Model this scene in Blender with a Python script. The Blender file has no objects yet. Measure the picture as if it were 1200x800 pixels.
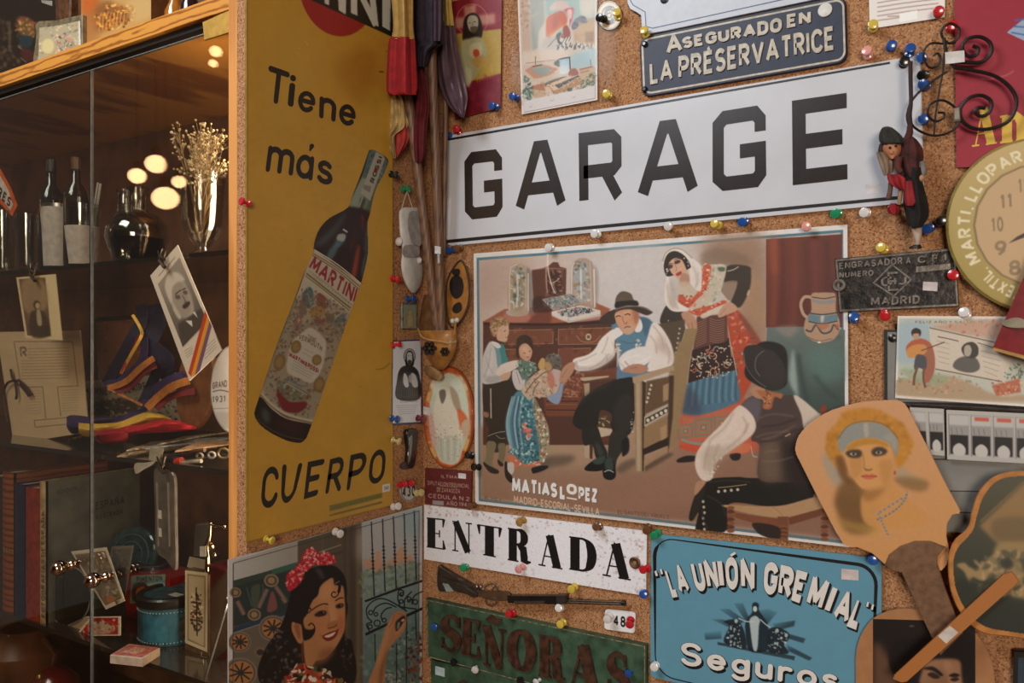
import bpy, bmesh, math, random
import numpy as np
from mathutils import Vector
random.seed(4); RNG = np.random.default_rng(4)
S = bpy.context.scene; COL = S.collection
PI = math.pi
# ---------------------------------------------------------------- camera (level, two-point perspective)
FPX = 933.0; HOR = 405.0; D = 1.9
YAW = math.atan(580 / 933.0); cs, sn = math.cos(YAW), math.sin(YAW)
CAM = Vector((D * (.1115 * cs + sn), D * (.1115 * sn - cs), 1.5))
cam = bpy.data.cameras.new('camera'); camo = bpy.data.objects.new('camera', cam); COL.objects.link(camo)
camo.location = CAM; camo.rotation_euler = (PI / 2, 0, YAW)
cam.sensor_width = 36; cam.lens = FPX * 36 / 1200; cam.shift_y = (HOR - 400) / 1200; cam.clip_start = .02
cam.dof.use_dof = True; cam.dof.focus_distance = 1.62; cam.dof.aperture_fstop = 4.5
S.camera = camo
S.view_settings.view_transform = 'Standard'; S.view_settings.look = 'None'
S.view_settings.gamma = 1; S.view_settings.use_curve_mapping = False
S.view_settings.exposure = 0.0
# ---------------------------------------------------------------- world and lights
w = bpy.data.worlds.new('shop_air'); S.world = w; w.use_nodes = True
bg = w.node_tree.nodes['Background']; bg.inputs[0].default_value = (.95, .80, .70, 1); bg.inputs[1].default_value = .10
def area(name, loc, target, size, sizey, power, col):
    l = bpy.data.lights.new(name, 'AREA'); l.shape = 'RECTANGLE'; l.size = size; l.size_y = sizey
    l.energy = power; l.color = col
    o = bpy.data.objects.new(name, l); COL.objects.link(o); o.location = loc
    o.rotation_euler = (Vector(target) - Vector(loc)).to_track_quat('-Z', 'Y').to_euler()
    return o
area('window_light', (-.45, -2.2, 3.4), (.3, 0, 1.6), 1.2, .9, 58, (.86, .93, 1.0))
area('shop_front_light', (2.7, -4.2, 1.9), (.1, -.1, 1.45), 1.3, 1.2, 105, (1, .87, .74))  # broad warm fill added from the front right to brighten the walls evenly
area('cabinet_strip_light', (-.085, -.44, 1.45), (-1., -.30, 1.40), .05, 1.2, 4.5, (1, .84, .66))  # added fill, hidden behind the pine post to brighten the glassware
# ---------------------------------------------------------------- helpers
F_ = np.array((-sn, cs, 0.)); R_ = np.array((cs, sn, 0.)); U_ = np.array((0., 0., 1.)); C_ = np.array(CAM)
def ray(x, y): return F_ + (x - 600) / FPX * R_ + (HOR - y) / FPX * U_
class Fr:
    """a real plane of the place: P(x, y, h) is its point seen at pixel x, y, raised h metres off it"""
    def __init__(s, p0, n): s.p0 = np.array(p0, float); s.n = np.array(n, float) / np.linalg.norm(n)
    def P(s, x, y, h=0.):
        d = ray(x, y); t = ((s.p0 + s.n * h - C_) @ s.n) / (d @ s.n); return C_ + d * t
    def off(s, h): return Fr(s.p0 + s.n * h, s.n)
def RW(off=0.): return Fr((0, -off, 0), (0, -1, 0))
def LW(off=0.): return Fr((off, 0, 0), (1, 0, 0))
def PT(x, y, Y):                                   # point seen at x, y in the upright plane Y
    return RW(-Y).P(x, y)
def PZ(x, y, z):                                   # point seen at x, y on the level plane z
    d = ray(x, y); t = (z - C_[2]) / d[2]; return C_ + d * t
def lin(c): return c / 12.92 if c <= .04045 else ((c + .055) / 1.055) ** 2.4
def hx(s): return tuple(int(s[i:i + 2], 16) / 255 for i in (0, 2, 4))
def hl(s): return tuple(lin(v) for v in hx(s))
# ---- materials
MATS = {}
def nd(nt, t, **k):
    n = nt.nodes.new(t)
    for a, v in k.items():
        if a[0] == '_': n.inputs[int(a[1:])].default_value = v
        else: setattr(n, a, v)
    return n
def mat(col, rough=.6, metal=0., noise=.12, ns=60., bump=.0, bs=200., coat=0., dark=None, name=None):
    key = (col, rough, metal, noise, ns, bump, bs, coat, dark)
    if key in MATS: return MATS[key]
    m = bpy.data.materials.new(name or 'paint_' + col); m.use_nodes = True; nt = m.node_tree; b = nt.nodes['Principled BSDF']
    L = nt.links.new
    tc = nd(nt, 'ShaderNodeTexCoord'); no = nd(nt, 'ShaderNodeTexNoise'); no.inputs['Scale'].default_value = ns; no.inputs['Detail'].default_value = 5
    L(tc.outputs['Object'], no.inputs['Vector'])
    ra = nd(nt, 'ShaderNodeValToRGB'); L(no.outputs['Fac'], ra.inputs[0])
    c = hl(col); d = hl(dark) if dark else tuple(v * (1 - noise * 2) for v in c); e = tuple(min(1, v * (1 + noise * .6)) for v in c)
    ra.color_ramp.elements[0].position = .33; ra.color_ramp.elements[0].color = (*d, 1)
    ra.color_ramp.elements[1].position = .62; ra.color_ramp.elements[1].color = (*e, 1)
    L(ra.outputs[0], b.inputs['Base Color']); b.inputs['Roughness'].default_value = rough; b.inputs['Metallic'].default_value = metal
    b.inputs['Coat Weight'].default_value = coat; b.inputs['Coat Roughness'].default_value = .08
    if bump:
        n2 = nd(nt, 'ShaderNodeTexNoise'); n2.inputs['Scale'].default_value = bs; n2.inputs['Detail'].default_value = 4; L(tc.outputs['Object'], n2.inputs['Vector'])
        bu = nd(nt, 'ShaderNodeBump'); bu.inputs['Strength'].default_value = bump; bu.inputs['Distance'].default_value = .003
        L(n2.outputs['Fac'], bu.inputs['Height']); L(bu.outputs[0], b.inputs['Normal'])
    MATS[key] = m; return m
def printmat(rough=.5, coat=0., bump=.0, bs=12., gain=1.0):
    key = ('pr', rough, coat, bump, bs, gain)
    if key in MATS: return MATS[key]
    m = bpy.data.materials.new('printed_surface'); m.use_nodes = True; nt = m.node_tree; b = nt.nodes['Principled BSDF']; L = nt.links.new
    a = nd(nt, 'ShaderNodeVertexColor'); a.layer_name = 'Col'
    L(a.outputs[0], b.inputs['Base Color'])
    b.inputs['Roughness'].default_value = rough; b.inputs['Coat Weight'].default_value = coat; b.inputs['Coat Roughness'].default_value = .12
    if bump:
        tc = nd(nt, 'ShaderNodeTexCoord'); n2 = nd(nt, 'ShaderNodeTexNoise'); n2.inputs['Scale'].default_value = bs; n2.inputs['Detail'].default_value = 2; L(tc.outputs['Object'], n2.inputs['Vector'])
        bu = nd(nt, 'ShaderNodeBump'); bu.inputs['Strength'].default_value = bump; bu.inputs['Distance'].default_value = .02
        L(n2.outputs['Fac'], bu.inputs['Height']); L(bu.outputs[0], b.inputs['Normal']); L(bu.outputs[0], b.inputs['Coat Normal'])
    MATS[key] = m; return m
def corkmat():
    m = bpy.data.materials.new('cork'); m.use_nodes = True; nt = m.node_tree; b = nt.nodes['Principled BSDF']; L = nt.links.new
    tc = nd(nt, 'ShaderNodeTexCoord')
    v = nd(nt, 'ShaderNodeTexVoronoi'); v.inputs['Scale'].default_value = 400; L(tc.outputs['Object'], v.inputs['Vector'])
    r = nd(nt, 'ShaderNodeValToRGB'); L(v.outputs['Color'], r.inputs[0])
    cr = r.color_ramp; cr.elements[0].position = .1; cr.elements[0].color = (*hl('7d4e2a'), 1); cr.elements[1].position = .85; cr.elements[1].color = (*hl('bf8e62'), 1)
    e = cr.elements.new(.3); e.color = (*hl('9f6d45'), 1); e = cr.elements.new(.6); e.color = (*hl('ad7c53'), 1)
    n = nd(nt, 'ShaderNodeTexNoise'); n.inputs['Scale'].default_value = 190; n.inputs['Detail'].default_value = 3; L(tc.outputs['Object'], n.inputs['Vector'])
    r2 = nd(nt, 'ShaderNodeValToRGB'); L(n.outputs['Fac'], r2.inputs[0]); r2.color_ramp.elements[0].position = .28; r2.color_ramp.elements[0].color = (.35, .25, .18, 1)
    r2.color_ramp.elements[1].position = .42; r2.color_ramp.elements[1].color = (1, 1, 1, 1)
    mx = nd(nt, 'ShaderNodeMix', data_type='RGBA', blend_type='MULTIPLY'); mx.inputs[0].default_value = 1
    L(r.outputs[0], mx.inputs[6]); L(r2.outputs[0], mx.inputs[7]); L(mx.outputs[2], b.inputs['Base Color'])
    b.inputs['Roughness'].default_value = .85
    bu = nd(nt, 'ShaderNodeBump'); bu.inputs['Strength'].default_value = .5; bu.inputs['Distance'].default_value = .002
    L(v.outputs['Distance'], bu.inputs['Height']); L(bu.outputs[0], b.inputs['Normal'])
    return m
def woodmat(c1, c2, scale=(1, 1, 1), rough=.45, dist=3., ws=14., name='wood', coat=0.):
    m = bpy.data.materials.new(name); m.use_nodes = True; nt = m.node_tree; b = nt.nodes['Principled BSDF']; L = nt.links.new
    tc = nd(nt, 'ShaderNodeTexCoord'); mp = nd(nt, 'ShaderNodeMapping'); mp.inputs['Scale'].default_value = scale; L(tc.outputs['Object'], mp.inputs[0])
    wv = nd(nt, 'ShaderNodeTexWave', wave_type='RINGS'); wv.inputs['Scale'].default_value = ws; wv.inputs['Distortion'].default_value = dist; wv.inputs['Detail'].default_value = 3
    L(mp.outputs[0], wv.inputs[0])
    r = nd(nt, 'ShaderNodeValToRGB'); L(wv.outputs['Fac'], r.inputs[0])
    r.color_ramp.elements[0].position = .05; r.color_ramp.elements[0].color = (*hl(c2), 1); r.color_ramp.elements[1].position = .5; r.color_ramp.elements[1].color = (*hl(c1), 1)
    L(r.outputs[0], b.inputs['Base Color']); b.inputs['Roughness'].default_value = rough; b.inputs['Coat Weight'].default_value = coat
    return m
def glassmat(tint='ffffff', gl=1.0, rough=.0, ior=1.45, name='clear_glass'):
    key = ('gl', tint, gl, rough, ior)
    if key in MATS: return MATS[key]
    m = bpy.data.materials.new(name); m.use_nodes = True; nt = m.node_tree; L = nt.links.new
    nt.nodes.remove(nt.nodes['Principled BSDF']); o = nt.nodes['Material Output']
    t = nd(nt, 'ShaderNodeBsdfTransparent'); t.inputs[0].default_value = (*hl(tint), 1)
    g = nd(nt, 'ShaderNodeBsdfGlossy'); g.inputs['Roughness'].default_value = rough; g.inputs[0].default_value = (gl, gl, gl, 1)
    lw = nd(nt, 'ShaderNodeLayerWeight'); lw.inputs[0].default_value = .5
    pw = nd(nt, 'ShaderNodeMath', operation='POWER'); L(lw.outputs['Facing'], pw.inputs[0]); pw.inputs[1].default_value = 5
    f0 = ((ior - 1) / (ior + 1)) ** 2; f = nd(nt, 'ShaderNodeMath', operation='MULTIPLY_ADD'); L(pw.outputs[0], f.inputs[0]); f.inputs[1].default_value = 1 - f0; f.inputs[2].default_value = f0
    mx = nd(nt, 'ShaderNodeMixShader'); L(f.outputs[0], mx.inputs[0]); L(t.outputs[0], mx.inputs[1]); L(g.outputs[0], mx.inputs[2]); L(mx.outputs[0], o.inputs[0])
    MATS[key] = m; return m
def emis(col, st):
    m = bpy.data.materials.new('glowing'); m.use_nodes = True; nt = m.node_tree; b = nt.nodes['Principled BSDF']
    b.inputs['Base Color'].default_value = (*hl(col), 1); b.inputs['Emission Color'].default_value = (*hl(col), 1); b.inputs['Emission Strength'].default_value = st
    return m
# ---- objects
ORG = {}
def tag(o, label=None, cat=None, group=None, kind=None):
    if label: o['label'] = label
    if cat: o['category'] = cat
    if group: o['group'] = group
    if kind: o['kind'] = kind
    return o
def thing(name, loc, label, cat, group=None):
    o = bpy.data.objects.new(name, None); COL.objects.link(o); o.location = [float(v) for v in loc]; o.empty_display_size = .02
    ORG[o.name] = np.array(loc, float); return tag(o, label, cat, group)
def M(name, verts, faces, ms, parent=None, mi=None, smooth=False, autos=True):
    v = np.array(verts, float).reshape(-1, 3)
    org = v.mean(0) if len(v) else np.zeros(3)
    me = bpy.data.meshes.new(name); me.from_pydata((v - org).tolist(), [], [tuple(int(i) for i in f) for f in faces])
    ms = ms if isinstance(ms, (list, tuple)) else [ms]
    for m in ms: me.materials.append(m)
    if mi is not None: me.polygons.foreach_set('material_index', mi)
    bm = bmesh.new(); bm.from_mesh(me); bmesh.ops.recalc_face_normals(bm, faces=bm.faces); bm.to_mesh(me); bm.free()
    if smooth:
        me.polygons.foreach_set('use_smooth', [True] * len(me.polygons))
        if autos:
            try: me.set_sharp_from_angle(angle=math.radians(38))
            except Exception: pass
    o = bpy.data.objects.new(name, me); COL.objects.link(o)
    if parent is not None: o.parent = parent; o.location = (org - ORG[parent.name]).tolist()
    else: o.location = org.tolist()
    ORG[o.name] = org; return o
class MB:                                           # gathers shapes into one mesh
    def __init__(s): s.v = []; s.f = []; s.m = []; s.n = 0
    def add(s, v, f, m=0):
        v = np.array(v, float).reshape(-1, 3); s.v.append(v); s.f += [tuple(i + s.n for i in q) for q in f]; s.m += [m] * len(f); s.n += len(v); return s
    def box(s, lo, hi, m=0):
        x0, y0, z0 = lo; x1, y1, z1 = hi
        return s.add([(x0, y0, z0), (x1, y0, z0), (x1, y1, z0), (x0, y1, z0), (x0, y0, z1), (x1, y0, z1), (x1, y1, z1), (x0, y1, z1)],
                     [(0, 3, 2, 1), (4, 5, 6, 7), (0, 1, 5, 4), (1, 2, 6, 5), (2, 3, 7, 6), (3, 0, 4, 7)], m)
    def prism(s, front, n, t, m=0, bev=0.):
        """front: outline points; extruded back by t along -n; optional front chamfer"""
        f = np.array(front, float); n = np.array(n, float); k = len(f)
        if bev:
            c = f.mean(0); d = f - c; ln = np.linalg.norm(d, axis=1, keepdims=True); inn = f - d / np.maximum(ln, 1e-6) * bev
            v = np.vstack([inn, f - n * bev, f - n * t]); rings = 3
        else: v = np.vstack([f, f - n * t]); rings = 2
        fs = [tuple(range(k)), tuple(reversed([k * (rings - 1) + i for i in range(k)]))]
        for r in range(rings - 1):
            for i in range(k):
                j = (i + 1) % k; fs.append((r * k + i, (r + 1) * k + i, (r + 1) * k + j, r * k + j))
        return s.add(v, fs, m)
    def tube(s, path, r, seg=10, m=0, closed=False, flat=1.):
        p = np.array(path, float); k = len(p); rr = np.full(k, r) if np.isscalar(r) else np.array(r, float)
        t = np.gradient(p, axis=0) if not closed else np.roll(p, -1, 0) - np.roll(p, 1, 0)
        t /= np.maximum(np.linalg.norm(t, axis=1, keepdims=True), 1e-9)
        a = np.array((0, 0, 1.)) if abs(t[0][2]) < .9 else np.array((1., 0, 0))
        V = []
        nrm = np.cross(t[0], a); nrm /= np.linalg.norm(nrm)
        for i in range(k):
            nrm = nrm - t[i] * (nrm @ t[i]); nrm /= np.linalg.norm(nrm); b = np.cross(t[i], nrm)
            for j in range(seg):
                an = 2 * PI * j / seg; V.append(p[i] + rr[i] * (math.cos(an) * nrm + flat * math.sin(an) * b))
        F = []
        for i in range(k - (0 if closed else 1)):
            i2 = (i + 1) % k
            for j in range(seg):
                j2 = (j + 1) % seg; F.append((i * seg + j, i * seg + j2, i2 * seg + j2, i2 * seg + j))
        if not closed: F.append(tuple(reversed(range(seg)))); F.append(tuple((k - 1) * seg + j for j in range(seg)))
        return s.add(V, F, m)
    def lathe(s, prof, base, axis=(0, 0, 1), seg=24, m=0, cap=True):
        ax = np.array(axis, float); ax /= np.linalg.norm(ax); a = np.array((1., 0, 0)) if abs(ax[0]) < .8 else np.array((0, 1., 0))
        u = np.cross(ax, a); u /= np.linalg.norm(u); v = np.cross(ax, u); base = np.array(base, float)
        V = [base + ax * h + r * (math.cos(2 * PI * j / seg) * u + math.sin(2 * PI * j / seg) * v) for r, h in prof for j in range(seg)]
        F = []
        for i in range(len(prof) - 1):
            for j in range(seg):
                j2 = (j + 1) % seg; F.append((i * seg + j, i * seg + j2, (i + 1) * seg + j2, (i + 1) * seg + j))
        if cap: F.append(tuple(reversed(range(seg)))); F.append(tuple((len(prof) - 1) * seg + j for j in range(seg)))
        return s.add(V, F, m)
    def ball(s, c, r, seg=14, m=0, sc=(1, 1, 1)):
        c = np.array(c, float); V = []; F = []; ny = seg // 2
        for i in range(ny + 1):
            a = PI * i / ny
            for j in range(seg):
                b = 2 * PI * j / seg; V.append(c + r * np.array((math.sin(a) * math.cos(b) * sc[0], math.sin(a) * math.sin(b) * sc[1], math.cos(a) * sc[2])))
        for i in range(ny):
            for j in range(seg): F.append((i * seg + j, i * seg + (j + 1) % seg, (i + 1) * seg + (j + 1) % seg, (i + 1) * seg + j))
        return s.add(V, F, m)
    def grid(s, P, m=0):                              # P: rows x cols x 3
        P = np.array(P, float); a, b = P.shape[:2]
        return s.add(P.reshape(-1, 3), [(i * b + j, i * b + j + 1, (i + 1) * b + j + 1, (i + 1) * b + j) for i in range(a - 1) for j in range(b - 1)], m)
    def out(s, name, ms, parent=None, smooth=False):
        return M(name, np.vstack(s.v), s.f, ms, parent, s.m, smooth)
def cr(pts, closed=True, n=6):                      # Catmull-Rom through points
    p = np.array(pts, float); k = len(p); out = []
    rng = range(k if closed else k - 1)
    for i in rng:
        if closed: a, b, c, d = p[(i - 1) % k], p[i], p[(i + 1) % k], p[(i + 2) % k]
        else: a, b, c, d = p[max(i - 1, 0)], p[i], p[i + 1], p[min(i + 2, k - 1)]
        for q in range(n):
            t = q / n; out.append(.5 * (2 * b + (c - a) * t + (2 * a - 5 * b + 4 * c - d) * t * t + (3 * b - a - 3 * c + d) * t ** 3))
    if not closed: out.append(p[-1])
    return np.array(out)
def ell(cx, cy, rx, ry, rot=0, n=28, a0=0, a1=360):
    a = np.radians(np.linspace(a0, a1, n, endpoint=(a1 - a0) % 360 != 0)); r = math.radians(rot)
    x, y = rx * np.cos(a), ry * np.sin(a); return np.stack([cx + x * math.cos(r) - y * math.sin(r), cy + x * math.sin(r) + y * math.cos(r)], 1)
def rrect(q, r=.06, n=5):                            # rounded quad from 4 px corners, r as fraction of shortest side
    q = np.array(q, float); out = []; sh = min(np.linalg.norm(q[i] - q[(i + 1) % 4]) for i in range(4)) * r
    for i in range(4):
        p, a, b = q[i], q[i - 1], q[(i + 1) % 4]; ua = (a - p) / np.linalg.norm(a - p) * sh; ub = (b - p) / np.linalg.norm(b - p) * sh
        for k in range(n + 1):
            t = k / n * PI / 2; out.append(p + ua * (1 - math.sin(t)) + ub * (1 - math.cos(t)))
    return np.array(out)
def slab(name, fr, px, t, m, parent=None, bev=0., base=0.):
    """plate of thickness t whose front face, base+t off the plane, shows the outline px"""
    pts = [fr.P(x, y, base + t) for x, y in px]
    b = MB(); b.prism(pts, fr.n, t, 0, bev); return b.out(name, m, parent)
def cen(fr, px, h=0): 
    p = np.array(px, float).mean(0); return fr.P(p[0], p[1], h)
# ---- strokes and lettering
def strip(pts, w, cap='b'):
    p = np.array(pts, float)
    keep = [0] + [i for i in range(1, len(p)) if np.linalg.norm(p[i] - p[i - 1]) > 1e-6]; p = p[keep]
    closed = len(p) > 3 and np.linalg.norm(p[0] - p[-1]) < 1e-6
    ww = np.full(len(p), w, float) if np.isscalar(w) else np.interp(np.linspace(0, 1, len(p)), np.linspace(0, 1, len(w)), w)
    if cap == 'r' and not closed:
        t0 = (p[0] - p[1]) / np.linalg.norm(p[0] - p[1]); t1 = (p[-1] - p[-2]) / np.linalg.norm(p[-1] - p[-2]); a = [(.5, .0), (.46, .4), (.35, .71), (.19, .92), (.02, 1.)]
        A = [p[0] + t0 * ww[0] * s for s, c in reversed([(.5, .05), (.43, .5), (.25, .87)])]; wA = [ww[0] * c for s, c in reversed([(.25, .87), (.43, .5), (.5, .05)])][::-1]
        A = [p[0] + t0 * ww[0] * s for s in (.5, .43, .25)]; wA = [ww[0] * c for c in (.05, .5, .87)]
        B = [p[-1] + t1 * ww[-1] * s for s in (.25, .43, .5)]; wB = [ww[-1] * c for c in (.87, .5, .05)]
        p = np.vstack([A, p, B]); ww = np.concatenate([wA, ww, wB])
    k = len(p); Ls = []; Rs = []
    for i in range(k):
        if closed: a = p[i] - p[i - 1 if i else k - 2]; b = p[(i + 1) if i < k - 1 else 1] - p[i]
        else: a = p[i] - p[i - 1] if i else p[1] - p[0]; b = p[i + 1] - p[i] if i < k - 1 else p[i] - p[i - 1]
        a = a / np.linalg.norm(a); b = b / np.linalg.norm(b); t = a + b; ln = np.linalg.norm(t); t = t / ln if ln > .2 else b
        n = np.array((-t[1], t[0])); m = 1 / max(abs(n @ np.array((-b[1], b[0]))), .3); m = m if m < 1.6 else 1.12
        Ls.append(p[i] + n * ww[i] / 2 * m); Rs.append(p[i] - n * ww[i] / 2 * m)
    return np.array(Ls), np.array(Rs)
def arc(cx, cy, rx, ry, a0, a1, n=12): return [tuple(v) for v in ell(cx, cy, rx, ry, 0, n, a0, a1)] if (a1 - a0) % 360 else [tuple(v) for v in ell(cx, cy, rx, ry, 0, n, a0, a1)] + [(cx + rx * math.cos(math.radians(a0)), cy + ry * math.sin(math.radians(a0)))]
G = {  # sans centre lines, y up, cap height 1
 'A': (.74, [[(0, 0), (.37, 1), (.74, 0)], [(.12, .32), (.62, .32)]]),
 'B': (.56, [[(0, 0), (0, 1)], [(0, 1)] + arc(.3, .76, .24, .24, 90, -90, 9) + [(0, .52)], [(0, .52)] + arc(.31, .26, .27, .26, 90, -90, 9) + [(0, 0)]]),
 'C': (.6, [arc(.32, .66, .32, .34, 20, 180, 10) + arc(.32, .34, .32, .34, 180, 340, 10)]),
 'D': (.6, [[(0, 0), (0, 1), (.25, 1)] + arc(.25, .64, .35, .36, 80, 0, 7) + arc(.25, .36, .35, .36, 0, -80, 7) + [(.25, 0), (0, 0)]]),
 'E': (.5, [[(.5, 1), (0, 1), (0, 0), (.5, 0)], [(0, .52), (.42, .52)]]),
 'F': (.48, [[(.48, 1), (0, 1), (0, 0)], [(0, .52), (.4, .52)]]),
 'G': (.62, [arc(.32, .68, .31, .32, 15, 180, 10) + arc(.32, .32, .31, .32, 180, 360, 12) + [(.63, .48), (.36, .48)]]),
 'H': (.6, [[(0, 0), (0, 1)], [(.6, 0), (.6, 1)], [(0, .5), (.6, .5)]]),
 'I': (.02, [[(0, 0), (0, 1)]]),
 'J': (.4, [[(.4, 1), (.4, .25)] + arc(.2, .2, .2, .2, 0, -170, 8)]),
 'K': (.58, [[(0, 0), (0, 1)], [(.56, 1), (0, .42)], [(.16, .56), (.58, 0)]]),
 'L': (.46, [[(0, 1), (0, 0), (.46, 0)]]),
 'M': (.8, [[(0, 0), (.06, 1), (.4, .2), (.74, 1), (.8, 0)]]),
 'N': (.62, [[(0, 0), (0, 1), (.62, 0), (.62, 1)]]),
 'O': (.66, [arc(.33, .64, .33, .36, 0, 180, 11) + arc(.33, .36, .33, .36, 180, 360, 11) + [(.66, .64)]]),
 'P': (.56, [[(0, 0), (0, 1), (.28, 1)] + arc(.3, .72, .26, .28, 80, -80, 9) + [(.28, .44), (0, .44)]]),
 'Q': (.66, [arc(.33, .5, .33, .5, 0, 360, 24), [(.4, .25), (.68, -.08)]]),
 'R': (.58, [[(0, 0), (0, 1), (.28, 1)] + arc(.3, .74, .26, .26, 80, -80, 9) + [(.28, .48), (0, .48)], [(.26, .48), (.58, 0)]]),
 'S': (.54, [arc(.27, .75, .26, .25, 25, 240, 10) + arc(.27, .25, .27, .26, 60, -155, 10)]),
 'T': (.6, [[(0, 1), (.6, 1)], [(.3, 1), (.3, 0)]]),
 'U': (.6, [[(0, 1), (0, .3)] + arc(.3, .3, .3, .3, 190, 350, 10) + [(.6, .3), (.6, 1)]]),
 'V': (.68, [[(0, 1), (.34, 0), (.68, 1)]]),
 'X': (.6, [[(0, 0), (.6, 1)], [(0, 1), (.6, 0)]]),
 'Y': (.6, [[(0, 1), (.3, .5), (.6, 1)], [(.3, .5), (.3, 0)]]),
 'Z': (.56, [[(0, 1), (.56, 1), (0, 0), (.56, 0)]]),
 '0': (.5, [arc(.25, .5, .25, .5, 0, 360, 20)]), '1': (.2, [[(0, .8), (.16, 1), (.16, 0)]]),
 '2': (.5, [arc(.25, .72, .25, .28, 170, -30, 9) + [(0, 0), (.5, 0)]]),
 '3': (.5, [arc(.23, .76, .24, .24, 150, -80, 9), arc(.23, .26, .27, .26, 80, -150, 9)]),
 '4': (.55, [[(.55, .3), (0, .3), (.38, 1), (.38, 0)]]), '6': (.5, [arc(.25, .3, .25, .3, 0, 360, 16), [(.02, .35), (.1, .75), (.4, 1)]]),
 '5': (.5, [[(.45, 1), (.05, 1), (.03, .55)] + arc(.23, .3, .26, .3, 110, -150, 9)]), '7': (.5, [[(0, 1), (.5, 1), (.15, 0)]]),
 '8': (.5, [arc(.25, .74, .22, .25, 0, 360, 16), arc(.25, .26, .25, .27, 0, 360, 16)]), '9': (.5, [arc(.25, .7, .25, .3, 0, 360, 16), [(.48, .65), (.4, .25), (.12, 0)]]),
 '.': (.03, [[(0, 0), (.03, 0)]]), ',': (.04, [[(.04, .03), (0, -.14)]]), '-': (.3, [[(0, .45), (.3, .45)]]), ' ': (.28, []), '"': (.2, [[(0, 1), (.02, .78)], [(.2, 1), (.2, .78)]]),
 "'": (.03, [[(.03, 1), (0, .78)]]), '&': (.6, [arc(.25, .78, .17, .2, -60, 230, 10) + [(.6, 0)], arc(.26, .27, .25, .27, 120, 350, 10)]),
 'a': (.46, [arc(.23, .3, .23, .3, 0, 360, 16), [(.46, .6), (.46, 0)]]),
 'e': (.48, [[(.02, .32), (.46, .32)], arc(.24, .31, .235, .31, 2, 320, 15)]),
 'g': (.46, [arc(.23, .32, .22, .28, 0, 360, 16), [(.46, .62), (.46, -.12)] + arc(.23, -.12, .23, .2, 0, -150, 8)]),
 'i': (.03, [[(0, 0), (0, .6)], [(0, .83), (0, .86)]]), 'm': (.8, [[(0, 0), (0, .6)], [(0, .38)] + arc(.2, .42, .2, .19, 170, 0, 8) + [(.4, 0)], [(.4, .38)] + arc(.6, .42, .2, .19, 170, 0, 8) + [(.8, 0)]]),
 'n': (.42, [[(0, 0), (0, .6)], [(0, .36)] + arc(.21, .4, .21, .21, 170, 0, 8) + [(.42, 0)]]),
 'o': (.5, [arc(.25, .31, .25, .31, 0, 360, 20)]), 'r': (.3, [[(0, 0), (0, .6)], [(0, .36)] + arc(.21, .38, .21, .23, 170, 60, 6)]),
 's': (.36, [arc(.18, .46, .17, .15, 30, 240, 8) + arc(.18, .15, .19, .16, 60, -155, 8)]),
 'u': (.42, [[(0, .6), (0, .2)] + arc(.21, .2, .21, .2, 190, 350, 8) + [(.42, .2)], [(.42, .6), (.42, 0)]]),
}
G['á'] = (.46, G['a'][1] + [[(.22, .74), (.34, .95)]]); G['Ó'] = (.66, G['O'][1] + [[(.28, 1.12), (.42, 1.26)]]); G['É'] = (.5, G['E'][1] + [[(.2, 1.13), (.34, 1.25)]])
G['Ñ'] = (.62, G['N'][1] + [[(.1, 1.14), (.24, 1.22), (.4, 1.14), (.52, 1.22)]])
# block glyphs with clipped corners (big enamel sign)
GB = dict(G)
GB['G'] = (.66, [[(.66, .72), (.66, .9), (.58, 1), (.1, 1), (0, .9), (0, .1), (.1, 0), (.58, 0), (.66, .1), (.66, .46), (.34, .46)]])
GB['R'] = (.66, [[(0, 0), (0, 1), (.56, 1), (.64, .92), (.64, .54), (.56, .46), (0, .46)], [(.4, .46), (.66, 0)]])
GB['A'] = (.8, [[(0, 0), (.33, 1), (.47, 1), (.8, 0)], [(.14, .3), (.66, .3)]])
GB['E'] = (.62, [[(.62, 1), (0, 1), (0, 0), (.62, 0)], [(0, .5), (.56, .5)]])
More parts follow.
